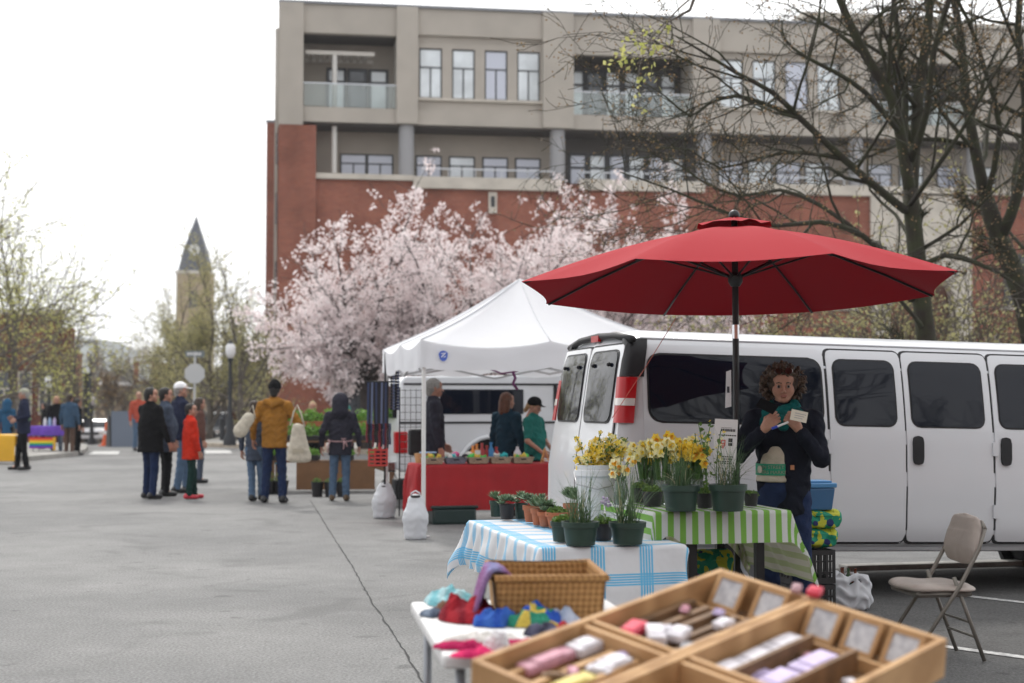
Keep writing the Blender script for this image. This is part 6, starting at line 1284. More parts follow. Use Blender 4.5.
# lilac scarf over the basket rim
V = []; n1, n2 = 26, 9; Mb = Matrix.Translation(bo) @ Matrix.Rotation(R(4), 4, 'Z')
path = [(.10, .09), (.06, .13), (.02, .172), (-.012, .178), (-.035, .172), (-.055, .12), (-.075, .05), (-.095, .012), (-.13, .012)]
for i in range(n1):
    f = i / (n1 - 1) * (len(path) - 1); a = min(int(f), len(path) - 2); t_ = f - a; x = path[a][0] * (1 - t_) + path[a + 1][0] * t_; z = path[a][1] * (1 - t_) + path[a + 1][1] * t_
    for j in range(n2): g_ = j / (n2 - 1); V.append(Mb @ Vector((x + .012 * math.sin(g_ * 11 + i * .2), .02 + g_ * (.20 + .003 * i) - .0016 * i, z + .01 * math.sin(g_ * 14 + i * .15))))
F = [(i * n2 + j, i * n2 + j + 1, (i + 1) * n2 + j + 1, (i + 1) * n2 + j) for i in range(n1 - 1) for j in range(n2 - 1)]
sc = mesh_obj('knitted_scarf', V, F, KM('lilac_knit', (.20, .20, .36), (.26, .12, .26), 60), None, True); tag(sc, 'lilac and purple knitted scarf hanging over the left rim of the wicker basket', 'scarf'); md = sc.modifiers.new('thickness', 'SOLIDIFY'); md.thickness = .014
woolly('knitted_piece', 'small white knitted piece lying inside the wicker basket', 'knitwear', 552, 575, .80, [((-.05, 0, .02), (.05, .01, .02), .04, .04, (1, 1, .6))], MATS['cream_knit'], 14)
single(MB().box(-.12, .12, -.12, .12, 0, .045), 'folded_cloth', MATS['brown_knit'], 'folded brown cloth in the bottom of the wicker basket', 'cloth', tuple(Mb @ Vector((.2, .26, .009))), R(4), bevel=.015)

# ---- wooden compartment trays, tilted towards the buyer
WOOD = nodes_color('pale_pine', lambda N, L: (lambda tc, w: (L.new(tc.outputs['Object'], w.inputs['Vector']), mixc(N, L, w.outputs['Fac'], (.50, .31, .155), (.37, .215, .10)))[1])(N.new('ShaderNodeTexCoord'), (lambda w: (setattr(w.inputs['Scale'], 'default_value', 1.6), setattr(w.inputs['Distortion'], 'default_value', 9), setattr(w.inputs['Detail Scale'], 'default_value', 2.2), w)[3])(N.new('ShaderNodeTexWave'))), .5, bump=.1)
WOODD = mat('darker_slat_wood', (.17, .095, .045), .65, nscale=14, namt=.25); GREYP = mat('grey_fabric_swatch', (.36, .36, .385), .8, nscale=40, col2=(.55, .55, .56)); 
Lp, Bp, Rp = Vector((-.105, 3.67, .85)), Vector((.64, 4.39, 1.0)), Vector((1.114, 3.77, .85))
e1 = (Lp - Bp); L1 = e1.length; e1.normalize(); e2 = (Rp - Bp); e2 -= e1 * e2.dot(e1); e2.normalize(); L2 = .76; nn = e1.cross(e2); 
if nn.z < 0: nn = -nn
TM = Matrix((e1, e2, nn)).transposed().to_4x4(); TM.translation = Bp
def tray(label, y0, y1, group):
    t = D.objects.new('wooden_tray', None); COL.objects.link(t); t.matrix_world = TM @ Matrix.Translation((0, y0, 0)); tag(t, label, 'tray', group); w = y1 - y0; th = .02; h = .11
    mb = MB(); mb.box(0, L1, 0, th, -h, 0); mb.box(0, L1, w - th, w, -h, 0); mb.box(0, th, th, w - th, -h, -.0005); mb.box(L1 - th, L1, th, w - th, -h, -.0005); mb.build('frame', WOOD, t, 'auto', .003)
    MB().box(th, L1 - th, th, w - th, -h, -h + .008).build('base', WOODD, t); d = .57 * L1; MB().box(d, d + .016, th, w - th, -h + .008, -.004).box(d + .035, d + .051, th, w - th, -h + .008, -.008).build('divider', WOOD, t, 'auto', .002)
    MB().box(.15, .162, th, w - th, -h + .008, -.062).build('divider', WOOD, t, 'auto', .002)
    return t, w
SPL = .335
ta, wa = tray('left wooden tray with slatted compartments, nearest the wicker basket', 0, SPL, 'wooden compartment trays'); tb_, wb = tray('right wooden tray holding white and lilac packets, nearest the camera', SPL + .004, L2, 'wooden compartment trays')
for t, w, n in ((ta, wa, 2), (tb_, wb, 3)):
    for i in range(n + (0 if t is ta else 0)):
        y = .02 + (w - .04) * (i + .5) / n
        f = MB(); s_ = .052; xf = Matrix.Translation((.082, y, -.035)) @ Matrix.Rotation(R(56), 4, 'Y'); f.box(-s_, s_, -s_, -s_ + .012, -.005, .008, xf); f.box(-s_, s_, s_ - .012, s_, -.005, .008, xf); f.box(-s_, -s_ + .012, -s_ + .012, s_ - .012, -.005, .0075, xf); f.box(s_ - .012, s_, -s_ + .012, s_ - .012, -.005, .0075, xf)
        lab = [['small wood framed grey swatch in the back corner of the left tray', 'small wood framed grey swatch in the left tray next to the right tray'], ['wood framed dark spotted swatch, leftmost in the right tray', 'wood framed plain grey swatch, middle of the three in the right tray', 'wood framed pale swatch at the right corner of the right tray']][t is tb_][i]
        fr_ = thing('framed_swatch', lab, 'swatch', (0, 0, 0), 0, 'small framed swatches in the wooden trays'); fr_.matrix_world = t.matrix_world.copy(); f.build('frame', WOOD, fr_); MB().box(-s_ + .012, s_ - .012, -s_ + .012, s_ - .012, -.004, .002, xf).build('swatch', GREYP, fr_)
mb = MB(); [mb.box(.18, .57 * L1 - .01, .03 + i * .052, .03 + i * .052 + .02, -.09, -.045 - .006 * (i % 2)) for i in range(6)]; mb.build('slat', WOODD, ta)
mb = MB(); [mb.box(.57 * L1 + .06, L1 - .03, .05 + i * .085, .05 + i * .085 + .02, -.09, -.04) for i in range(3)]; mb.build('slat', WOOD, ta)
mb = MB(); [mb.box(.17, .56 * L1, .10 + i * .14, .10 + i * .14 + .014, -.10, -.035) for i in range(2)]; mb.build('slat', WOODD, tb_)
def packet(T_, x, y, z, w, l, h, m, lab, a=0., name='soap_packet', cat='packet'):
    mb = MB(); ns = 6; q = random.Random(int(x * 999 + y * 77)); mb.box(-w / 2, w / 2, -l / 2, l / 2, -h * .8, h * .5); mb.box(-w * .3, w * .28, -l * .42, l * .44, h * .3, h * .7); o = mb.build(name, m, None, 'auto', .006); o.matrix_world = T_.matrix_world @ Matrix.Translation((x, y, z)) @ Matrix.Rotation(a, 4, 'Z'); tag(o, lab, cat, 'loose pieces in the wooden trays' if name == 'small_packet' else None)
P1 = mat('white_packet', (.62, .60, .64), .5, nscale=20, namt=.15); P2 = mat('lilac_packet', (.50, .42, .62), .5, nscale=25, namt=.12); P3 = mat('pink_packet', (.50, .25, .31), .5, nscale=25, namt=.2); P4 = mat('red_packet', (.60, .05, .09), .5); P5 = mat('yellow_packet', (.58, .48, .14), .5)
packet(tb_, .24, .06, -.06, .14, .06, .022, P1, 'white packet nearest the divider wall in the right tray'); packet(tb_, .38, .065, -.06, .13, .06, .022, P1, 'second white packet lying in line in the right tray', .05); packet(tb_, .50, .06, -.06, .12, .06, .02, P1, 'third white packet of the row in the right tray')
packet(tb_, .28, .19, -.065, .16, .07, .024, P2, 'lilac packet beside the row of white packets'); packet(tb_, .45, .19, -.065, .14, .07, .024, P2, 'second lilac packet, nearer the front of the right tray', .06)
packet(ta, .52, .09, -.035, .12, .05, .022, P4, 'bright red packet lying on the slats of the left tray', .3); packet(ta, .50, .16, -.03, .10, .05, .024, P1, 'crumpled white wrapper beside the red packet', .8); packet(ta, .45, .20, -.03, .08, .05, .02, P1, 'small crumpled white wrapper near the tray divider', .3)
packet(ta, .83, .06, -.045, .18, .05, .02, P3, 'long pink patterned packet in the near left compartment'); packet(ta, .90, .21, -.045, .16, .05, .02, P5, 'yellow packet at the bottom edge of the left tray'); packet(ta, .69, .07, -.04, .10, .06, .022, P1, 'greyish white packet beside the pink one'); packet(ta, .72, .20, -.04, .09, .06, .022, P1, 'white packet in the small cell by the double divider')
for i in range(22):
    tt, x0, x1, y0, y1 = ((tb_, .19, .52, .30, .39), (ta, .20, .54, .04, .28), (tb_, .66, .95, .05, .38), (ta, .66, .98, .10, .28), (tb_, .18, .54, .12, .16))[i % 5]
    packet(tt, rnd.uniform(x0, x1), rnd.uniform(y0, y1), -.075 if tt is tb_ else -.04, rnd.uniform(.03, .07), rnd.uniform(.025, .045), rnd.uniform(.008, .014), [P1, P2, WOODD, P3, MATS['tan_bucket_'] if False else WOODD, GREYP][i % 6], 'small loose wrapped piece lying among the compartments of the wooden trays', rnd.uniform(0, 3), 'small_packet')
packet(ta, .30, .24, -.03, .06, .04, .018, P1, 'tiny white wrapper at the right end of the slats in the left tray')
packet(tb_, .0, .0, .02, .05, .04, .016, P4, 'small red knob shaped piece on the top rim where the trays meet', .3, 'clip', 'clip'); packet(tb_, .02, -.05, .02, .05, .03, .013, mat('grey_pink_plastic', (.4, .25, .27), .5), 'greyish pink clip on the rim next to the red one', .5, 'clip', 'clip')
# low stand carrying the trays
ctr = Bp + e1 * L1 / 2 + e2 * L2 / 2; t = thing('display_stand', 'low dark stand carrying the tilted wooden trays', 'stand', (0, 0, 0)); MB().box(ctr.x - .36, ctr.x + .40, ctr.y - .30, ctr.y + .42, .50, .54).build('top', LEGB, t)
for x in (-.32, .36):
    for y in (-.26, .38): z = TM.translation.z; MB().bar((ctr.x + x, ctr.y + y, 0), (ctr.x + x, ctr.y + y, .5), .03).build('leg', LEGB, t)
for a, b in ((.18, .38), (.85, .38), (.5, .1), (.5, .66)):
    p = Bp + e1 * a * L1 / 1.04 + e2 * b - nn * .112; MB().bar((p.x, p.y, .54), (p.x, p.y, p.z - .004), .025).build('prop', LEGB, t)

# ------------------------------------------------------------------ red table goods
Mr = Matrix.Translation(ro) @ Matrix.Rotation(YAW, 4, 'Z'); TAN_ = mat('tan_woven_basket', (.36, .28, .20), .8, nscale=60, namt=.3); GRB = mat('grey_basket', (.16, .16, .20), .8, nscale=60, namt=.3)
TOY = [mat('toy_' + n, c, .8) for n, c in (('green', (.08, .50, .10)), ('pink', (.7, .12, .3)), ('turquoise', (.03, .42, .45)), ('blue', (.05, .12, .5)), ('yellow', (.7, .5, .08)), ('black', (.02, .02, .03)), ('white', (.65, .63, .6)), ('purple', (.25, .07, .35)))]
q = random.Random(12); k = 0
for i, lab in enumerate(('tan basket of knitted toys at the left end of the red table', 'grey basket of knitted toys, second from the left on the red table', 'tan basket in the middle of the row on the red table', 'tan basket fourth from the left on the red table', 'tan basket of knitted toys at the right end of the row')):
    x0 = .06 + i * .292; o = Mr @ Vector((x0, .03, .755)); t = thing('toy_basket', lab, 'basket', o, YAW, 'row of small baskets on the red table'); w_ = .27; m = GRB if i == 1 else TAN_
    mb = MB(); mb.add([(0.02, 0.02, 0), (w_ - .02, .02, 0), (w_ - .02, .20, 0), (.02, .20, 0), (0, 0, .075), (w_, 0, .075), (w_, .22, .075), (0, .22, .075)], [(0, 3, 2, 1), (0, 1, 5, 4), (1, 2, 6, 5), (2, 3, 7, 6), (3, 0, 4, 7)]); mb.build('body', m, t); MB().tube([(0, 0, .075), (w_, 0, .075), (w_, .22, .075), (0, .22, .075), (0, 0, .075)], .007, 5, False).build('rim', m, t, True)
    MB().box(.10, .17, -.003, .006, .045, .06).build('handle_slot', BLK, t)
    for j in range(7):
        p = Mr @ Vector((x0 + q.uniform(.04, w_ - .04), .03 + q.uniform(.04, .18), .755 + .075 + q.uniform(-.01, .035))); r = q.uniform(.022, .036)
        b = MB().ball((0, 0, 0), r, 6, (1.2, 1, .9)).ball((r * .8, 0, r * .5), r * .55, 5).ball((r * 1.0, 0, r), r * .3, 4).ball((-r, .0, -.2 * r), r * .45, 5); single(b, 'knitted_toy', TOY[(k * 3 + i + j) % 8], 'small bright knitted toy heaped in the row of baskets on the red table', 'toy', p, q.uniform(0, 6), 'small knitted toys in the baskets', True); k += 1
for j, (x, y, h, c) in enumerate(((.78, .42, .22, 4), (.84, .46, .24, 4), (.90, .42, .25, 1), (.97, .45, .22, 1), (1.02, .42, .26, 3), (1.10, .46, .20, 1))):
    col = [mat('bottle_orange', (.75, .25, .03), .4), mat('bottle_red', (.4, .03, .03), .4), mat('bottle_blue', (.03, .2, .45), .4)][(0, 0, 1, 1, 2, 1)[j]]; lab = ['leftmost orange bottle standing behind the baskets on the red table', 'second orange bottle behind the baskets on the red table', 'tall red bottle beside the orange ones on the red table', 'red bottle just left of the blue bottle', 'blue bottle among the red and orange ones', 'short red bottle at the right end of the bottle group'][j]
    t = thing('bottle', lab, 'bottle', Mr @ Vector((x, y, .755)), 0, 'coloured bottles on the red table'); MB().lathe([(.038, 0), (.04, .01), (.038, h * .6), (.016, h * .78), (.016, h * .9)], 12).build('body', col, t, 'auto'); MB().lathe([(.02, h * .9), (.018, h)], 10).build('cap', col, t, 'auto')
MB_ = MB().lathe([(.05, 0), (.05, .12), (.02, .17), (.02, .2)], 12); single(MB_, 'bottle', MATS['white_packet'], 'translucent white bottle right of the woman in navy at the red table', 'bottle', Mr @ Vector((1.38, .45, .755)), 0, None, 'auto')
EZ = mat('easel_wood', (.55, .25, .08), .6); t = thing('table_easel', 'small orange wooden easel at the right end of the red table', 'easel', Mr @ Vector((1.66, .08, .755)), YAW); MB().bar((-.06, 0, 0), (0, .02, .19), .012).build('leg', EZ, t); MB().bar((.06, 0, 0), (0, .02, .19), .012).build('leg', EZ, t); MB().bar((0, .1, 0), (0, .03, .18), .012).build('leg', EZ, t); MB().bar((-.05, -.005, .04), (.05, -.005, .04), .012).build('ledge', EZ, t)
t = thing('table_easel', 'tiny wooden easel with a card between the third and fourth baskets', 'easel', Mr @ Vector((.80, .22, .83)), YAW); MB().bar((-.03, 0, 0), (0, .02, .14), .01).build('leg', EZ, t); MB().bar((.03, 0, 0), (0, .02, .14), .01).build('leg', EZ, t); MB().box(-.035, .035, -.012, -.004, .0, .09).build('card', PAPER, t)
for j in range(6):
    p = Mr @ Vector((.42 + j * .06, .34 + .04 * (j % 2), .755 + .02 + .03 * (j % 3))); single(MB().ball((0, 0, 0.03), .045, 6, (1.3, 1, .8)), 'knitted_toy', TOY[(5, 6, 1, 5, 5, 6)[j]], 'black, white or pink knitted toy in the heap behind the second basket', 'toy', p, j, 'heap of knitted toys behind the baskets', True)
t = thing('orange_bucket', 'tan bucket with pale blue cloth at the left end of the red table', 'bucket', Mr @ Vector((.12, .55, .755)), 0); MB().lathe([(.07, 0), (.09, .12), (.095, .12)], 16).build('body', mat('tan_bucket', (.5, .28, .12), .6), t, 'auto'); MB().box(-.02, .2, -.06, .06, .12, .14).build('cloth', mat('pale_blue_cloth', (.3, .42, .6), .9), t, 'auto', .01)
DKB = mat('dark_green_tub', (.012, .03, .028), .4)
t = thing('storage_tub', 'dark green plastic tub on the ground under the left of the red table', 'tub', Mr @ Vector((.45, .12, 0)), YAW); MB().box(-.28, .28, -.18, .18, 0, .20).build('body', DKB, t, 'auto', .03); MB().box(-.30, .30, -.20, .20, .2, .235).build('lid', DKB, t, 'auto', .012); single(MB().box(-.2, .2, -.12, .12, 0, .06), 'folded_cloth', mat('navy_cloth', (.02, .04, .14), .9), 'folded navy cloth on top of the dark green tub', 'cloth', Mr @ Vector((.45, .12, .237)), YAW, bevel=.02)
t = thing('hanging_ribbon', 'purple and red ribbons hanging from the tent frame above the women', 'ribbon', at(513, 372, 18.4), 0); mb = MB(); mb.tube([(-.35, 0, .06), (-.15, 0, -.02), (0, 0, .0), (.2, 0, .05)], .012, 5); mb.tube([(0, 0, 0), (.03, 0, -.08), (.0, 0, -.15), (.06, 0, -.23)], .02, 5); mb.build('ribbon', mat('purple_ribbon', (.15, .03, .12), .8), t, True)
# hanging display by the tent's left pole
dk = at(381, 405, 19.0); t = thing('hanging_display', 'tall display of dark hanging straps and beads at the left tent pole', 'display rack', (dk.x, 18.95, 0), YAW); MB().tube([(0.06, 0, 0), (.06, 0, 2.2)], .014, 8).tube([(-.2, 0, 1.81), (.2, 0, 1.81)], .01, 6).build('stand', LEGB, t, True); q = random.Random(8)
STR = [mat('strap_' + n, c, .7) for n, c in (('navy', (.03, .045, .11)), ('black', (.012, .012, .018)), ('slate', (.12, .15, .25)), ('maroon', (.16, .02, .03)), ('red', (.5, .05, .04)))]
for i in range(11): x = -.17 + i * .026; MB().bar((x, -.03, 1.80), (x + q.uniform(-.01, .01), -.035, 1.20 - q.uniform(0, .08)), .026, .008).build('strap', STR[(0, 1, 2, 1, 0, 1, 1, 2, 1, 0, 1)[i]], t)
for i in range(12): x = -.19 + i * .028; mb = MB(); [mb.ball((x + .004 * math.sin(j), -.05, 1.24 - j * .028), .017, 4) for j in range(int(q.uniform(8, 13)))]; mb.build('bead_string', STR[(3, 1, 0, 3, 1, 1, 3, 1, 0, 3, 1, 0)[i]], t, True)
for i in range(4): mb = MB(); x = .14 + i * .03; [mb.ball((x, -.03, 2.05 - j * .04), .02, 4) for j in range(16)]; mb.build('bead_string', STR[(1, 2, 1, 0)[i]], t, True)
MB().box(-.08, .05, -.042, -.02, .70, .92).build('black_pouch', STR[1], t); mb = MB(); [mb.box(-.17 + .0 * i, .08, -.06, -.045, .69 + i * .05, .715 + i * .05) for i in range(5)]; [mb.box(-.17 + i * .08, -.15 + i * .08, -.062, -.044, .69, .93) for i in range(4)]; mb.build('orange_mesh', STR[4], t)
gd = at(408, 405, 19.2); t = thing('grid_panel', 'black wire grid panel standing between the hanging display and the tent pole', 'grid panel', (gd.x - .12, 19.3, 0), YAW); mb = MB()
for i in range(6): mb.tube([(i * .075, 0, .45), (i * .075, 0, 1.72)], .004, 4)
for i in range(13): mb.tube([(0, .006, .5 + i * .1), (.375, .006, .5 + i * .1)], .004, 4)
mb.build('wire_grid', LEGB, t, True); MB().tube([(0, 0, 0), (0, 0, 1.74)], .01, 6).build('foot', LEGB, t, True); 
single(MB().box(-.13, .13, -.08, .08, 0, .36), 'black_bag', BLK, 'black bag hanging on the wire grid panel', 'bag', (gd.x + .14, 19.18, .82), YAW, bevel=.04); single(MB().box(-.25, .2, -.15, .15, 0, .3), 'storage_tub', BLK, 'black tub standing behind the squat weight bag', 'tub', (gd.x - .1, 21.0, .12), YAW, bevel=.03)

# ------------------------------------------------------------------ seedling stand in the street
ss = gnd(330, 487); SY = 24.3; sx = lambda px: (px - 512) / 1422 * SY; WD = mat('weathered_stand_wood', (.16, .085, .045), .8, nscale=5, namt=.25); KRAFT = mat('brown_paper', (.20, .105, .05), .8, nscale=4, namt=.1, bump=.3, bscale=6)
t = thing('plant_stand', 'stepped wooden stand loaded with green seedlings between the shoppers', 'plant stand', (sx(300), SY, 0), R(6)); Wd = sx(375) - sx(300) + .35
for z, y in ((.55, 0), (.88, .45), (1.12, .9)): MB().box(-.5, Wd, y, y + .45, z - .03, z).build('shelf', WD, t)
for x in (-.45, Wd / 2 - .2, Wd - .05):
    for y, z in ((.03, .55), (1.3, 1.12)): MB().box(x - .03, x + .03, y - .03, y + .03, 0, z - .03).build('leg', WD, t)
MB().box(-.05, Wd - .35, -.02, -.008, .06, .52).build('paper_front', KRAFT, t)
SEED = leafmat('seedling_leaf', (.09, .22, .03), (.20, .36, .07), .4); TRAYM = mat('terracotta_tray', (.34, .11, .05), .8)
for i in range(7):
    for r_, (z, y) in enumerate(((.55, .2), (.88, .66), (1.12, 1.1))):
        if r_ == 0 and i % 2: continue
        x = -.42 + i * (Wd + .3) / 6.6; lab = ('tray of low seedlings on the front shelf of the stand', 'tray of green seedlings on the middle shelf of the stand', 'orange tray of tall green seedlings on the top shelf of the stand')[r_]
        p = t.matrix_world if False else (Matrix.Translation((sx(300), SY, 0)) @ Matrix.Rotation(R(6), 4, 'Z')) @ Vector((x, y, z)); s = thing('seedling_tray', lab, 'seedling tray', p, R(6), ('front', 'middle', 'top')[r_] + ' shelf seedling trays')
        MB().box(-.15, .15, -.15, .15, 0, .09).build('tray', TRAYM if r_ == 2 else BPOT, s, False, .01); V, F = leafball(260, .19, .24 if r_ else .13, i * 3 + r_, .055, .09); mesh_obj('seedlings', V, F, SEED, s, False)
for i, (px, lab) in enumerate(((318, 'leftmost black pot of greens on the ground in front of the stand'), (331, 'middle black pot on the ground in front of the stand'), (343, 'rightmost black pot on the ground beside the hooded shopper'))): potted(px, 497, 0, 'black', .105, .24, 'herb', .10, 40 + i, lab, 'black pots on the ground before the plant stand')
for px, py, lab, cc_ in ((270, 472, 'dark green bush in a pot on the ground behind the man in the mustard jacket', 31), (282, 474, 'leafy plant in a black pot on the ground right of the mustard jacket man', 32)): potted(px, 496, 0, 'black', .13, .22, 'herb', .22, cc_, lab, 'potted greens on the ground', .4)
c = gnd(265, 490); softbag('turquoise bag on the ground behind the man in the mustard jacket', Vector((c.x, c.y + .3, .45)), 0, .42, .2, .5, mat('turquoise_bag', (.02, .30, .42), .6), 3)
t = thing('pushchair_frame', 'thin black folded trolley frame behind the hooded shopper', 'trolley', gnd(386, 488) + Vector((-.12, 1.0, 0)), 0); MB().tube([(0, 0, .05), (.1, 0, .75)], .012, 6).tube([(.25, 0, .05), (.05, 0, .6)], .012, 6).build('frame', LEGB, t, True); MB().lathe([(.05, -.02), (.05, .02)], 10, (0, 0, .05), rot=Matrix.Rotation(R(90), 3, 'X')).build('wheel', RUB, t)
# ------------------------------------------------------------------ left stalls
YELC = mat('yellow_table_cloth', (.72, .40, .03), .8, nscale=2, namt=.06, bump=.2, bscale=4); PURC = mat('purple_table_cloth', (.14, .06, .42), .85, nscale=5, namt=.15, bump=.4, bscale=8)
c = gnd(16, 464); ftable('folding_table', 'folding table under the yellow cloth at the far left', Vector((c.x - 1.86, c.y, 0)), 0, 1.83, .76, .74, TOPW, LEGG); draped('tablecloth', 'plain yellow cloth covering the table at the left edge', 'tablecloth', Vector((c.x - 1.86, c.y, 0)), 0, 1.83, .76, (.5, .0, .70, .3), .748, YELC, 4, .06, .015)
c = gnd(31, 455, .1); o_ = Vector((at(29, 405, 42).x, 42.2, .13)); ftable('folding_table', 'folding table under the purple cloth at the left kerb', o_, 0, .95, .6, .74, TOPW, LEGG); draped('tablecloth', 'purple cloth on the table beside the man in the flat cap', 'tablecloth', o_, 0, .95, .6, (.18, .10, .30, .2), .748, PURC, 6, .05, .02)
t = thing('rainbow_banner', 'rainbow striped banner hanging below the purple table', 'banner', o_ + Vector((-.02, -.06, .0)), 0)
for i, cc_ in enumerate(((.55, .02, .03), (.75, .22, .02), (.75, .6, .03), (.04, .35, .08), (.03, .10, .45), (.20, .03, .30))): MB().box(0, .70, -.01, .0, .36 - i * .055, .415 - i * .055).build('stripe', mat('banner_stripe_%s' % ('red', 'orange', 'yellow', 'green', 'blue', 'violet')[i], cc_, .8), t)
MB().box(.705, .78, -.012, .0, .03, .42).build('border', YELC, t)
for i in range(3): single(MB().lathe([(.05, 0), (.05, .16), (.03, .2), (.03, .24)], 10), 'bottle', [PAPER, MATS['pale_blue_cloth'], P2][i], ['white bottle on the purple table', 'pale blue bottle on the purple table', 'lilac bottle on the purple table'][i], 'bottle', o_ + Vector((.35 + i * .14, .2, .755)), 0, None, 'auto')
# ------------------------------------------------------------------ people of the photo
DEN = cloth('blue_denim', (.035, .06, .13)); DEN2 = cloth('faded_denim', (.085, .135, .21)); NAVYD = cloth('navy_denim', (.016, .027, .068)); BLKC = cloth('black_cloth', (.009, .009, .010)); NAV = cloth('navy_cloth_jacket', (.018, .022, .045)); MUST = cloth('mustard_canvas', (.27, .125, .025)); ORHD = cloth('bright_red_hoodie', (.50, .030, .014)); SLT = cloth('slate_jacket', (.055, .07, .10)); BRN = cloth('brown_trousers', (.10, .065, .05)); TEAL = cloth('teal_green_shirt', (.02, .14, .12)); DTEAL = cloth('dark_teal_jacket', (.012, .035, .055)); GRNS = cloth('dark_green_trousers', (.012, .035, .03)); BRSH = mat('brown_shoe', (.10, .065, .035), .7); BLSH = mat('black_shoe', (.012, .012, .013), .5); RDSH = mat('red_shoe', (.5, .03, .05), .5); WCAP = cloth('white_cap', (.82, .82, .84)); TWD = cloth('tweed_cap', (.33, .33, .26)); CHAR = cloth('charcoal_coat', (.030, .030, .042)); CANV = cloth('natural_canvas', (.50, .46, .38)); BLDN = cloth('dark_blue_denim_jacket', (.04, .075, .125)); RSTC = cloth('rust_red_top', (.40, .08, .05)); BRHAT = cloth('brown_knit_top', (.10, .05, .04)); BLH = cloth('blue_hooded_coat', (.02, .075, .15)); LIL = cloth('lilac_top', (.34, .26, .46)); MIDB = cloth('steel_blue_vest', (.025, .04, .10))
def feet_at(px, py): return gnd(px, py)
def Ht(px, ytop, yfeet, Y=None):
    c = gnd(px, yfeet); return c, at(px, ytop, c.y).z
OUT = {}
def P_(label, px, ytop, yfeet, rz, hs=0., Yf=None, **kw):
    if Yf: c = Vector(((px - 512) / 1422 * Yf, Yf, kw.pop('z0', 0))); H = at(px, ytop, Yf).z - c.z
    else: c, H = Ht(px, ytop, yfeet)
    return person(label, (c.x, c.y, c.z), R(rz), H / (1 + hs), **kw)
# local frame: faces the camera at rz 0, faces right at 90, away at 180, left at -90
P_('man in a tweed flat cap and dark coat walking left with papers under his arm', 23, 388, 470, -72, .01, top=NAV, hem=.78, legs=BLKC, shoes=BLSH, hair='grey', hat='flatcap', hatm=TWD, wr=(-.20, -.20, 1.12), wl=(.24, -.14, 1.08), g=1.15, feet=((.09, .08), (-.09, -.13)), pl=(.5, 1, 0), pr=(-.5, 1, 0), res=.016)
c = at(33, 420, 33.3); pp = thing('magazine', 'green and white magazine held by the man in the flat cap', 'magazine', (at(26, 405, 32.9).x, 32.85, at(0, 417, 32.9).z), 0, ry=R(-35)); MB().box(-.10, .10, -.01, .01, -.13, .13).build('cover', mat('magazine_green', (.16, .28, .16), .6), pp); MB().box(-.12, -.10, -.008, .008, -.13, .13).build('pages', PAPER, pp)
P_('person in a blue hooded coat behind the yellow clothed table', 8, 400, 450, 178, 0., Yf=40, top=BLH, hem=.7, legs=BLKC, shoes=BLSH, hair='black', hat='hood', res=.02)
P_('dark haired person in black behind the purple table', 45, 403, 455, -70, 0., Yf=44.5, z0=.13, top=BLKC, legs=BLKC, shoes=BLSH, hair='black', style='long', res=.02)
P_('blonde woman in a lilac scarf and black top by the purple table', 57, 396, 452, 20, 0., Yf=43.0, z0=.0, top=BLKC, legs=DEN2, shoes=BRSH, hair='blonde', style='long', res=.02, feet=((.14, -.1), (-.10, .1)))
P_('man in a blue denim jacket and brown trousers seen from behind', 69, 394, 456, 170, 0., top=BLDN, hem=.80, legs=BRN, shoes=BLSH, hair='brown', style='short', g=1.12, res=.02)
P_('person in black standing close beside the man in the denim jacket', 78, 399, 456, 130, 0., Yf=42.6, top=BLKC, hem=.85, legs=BLKC, shoes=BLSH, hair='black', style='short', res=.02)
P_('bald man in a rust red top far down the street', 139, 392, 445, 35, 0., Yf=47, top=RSTC, legs=DEN2, shoes=BLSH, hair='grey', style='bald', res=.02)
P_('stout man in a black coat and blue jeans watching to the right', 150, 388, 499, 142, 0., top=BLKC, hem=.74, legs=NAVYD, shoes=BLSH, hair='black', style='short', g=1.42, belly=.7, turn=-.75, feet=((.13, -.02), (-.11, .05)), wl=(.26, -.22, .92), wr=(-.30, -.12, .90))
P_('dark haired person in a slate jacket behind the man in the black coat', 166, 388, 496, 120, 0., Yf=23.5, top=SLT, hem=.72, legs=BLKC, shoes=BLSH, hair='black', style='short', g=1.3, belly=.6, turn=-.3, wl=(.26, -.2, .9))
P_('tall man in a white cap and dark zip jacket behind the boy', 181, 381, 494, 125, .02, Yf=24.4, top=NAV, hem=.84, legs=DEN2, shoes=BLSH, hair='grey', hat='cap', hatm=WCAP, g=1.2, turn=-.45, wl=(.25, -.2, .95), feet=((.10, -.16), (-.10, .10)))
P_('boy in a bright red hooded top and dark trousers', 190, 404, 499, 118, 0., top=ORHD, hem=.73, legs=GRNS, shoes=RDSH, hair='black', style='short', g=1.22, turn=-.5, wl=(.20, -.12, .80), wr=(-.22, -.12, .80), feet=((.09, -.10), (-.09, .06)))
P_('brown haired person in a brown top mostly hidden behind the boy', 200, 398, 486, 110, 0., Yf=27.5, top=BRHAT, hem=.8, legs=SLT, shoes=BLSH, hair='brown', style='long', res=.018)
r1 = P_('man in a black beanie and mustard hooded jacket seen from behind', 274, 378, 503, 176, .035, top=MUST, hem=.80, legs=NAVYD, shoes=BLSH, hair='black', hat='beanie', hatm=BLKC, g=1.12, wl=(.34, -.10, .92), wr=(-.30, -.22, 1.02), feet=((.14, 0), (-.13, .03)), res=.012)
# hood lying on his shoulders
V, F = sdf_mesh([((-.10, .09, 1.46), (.10, .09, 1.46), .045, .045), ((-.12, .02, 1.47), (-.10, .09, 1.46), .035, .045), ((.12, .02, 1.47), (.10, .09, 1.46), .035, .045), ((0, .11, 1.42),) * 2 + (.06, .06)], .012, k=.04); mesh_obj('hood', V, F, MUST, r1['root'])
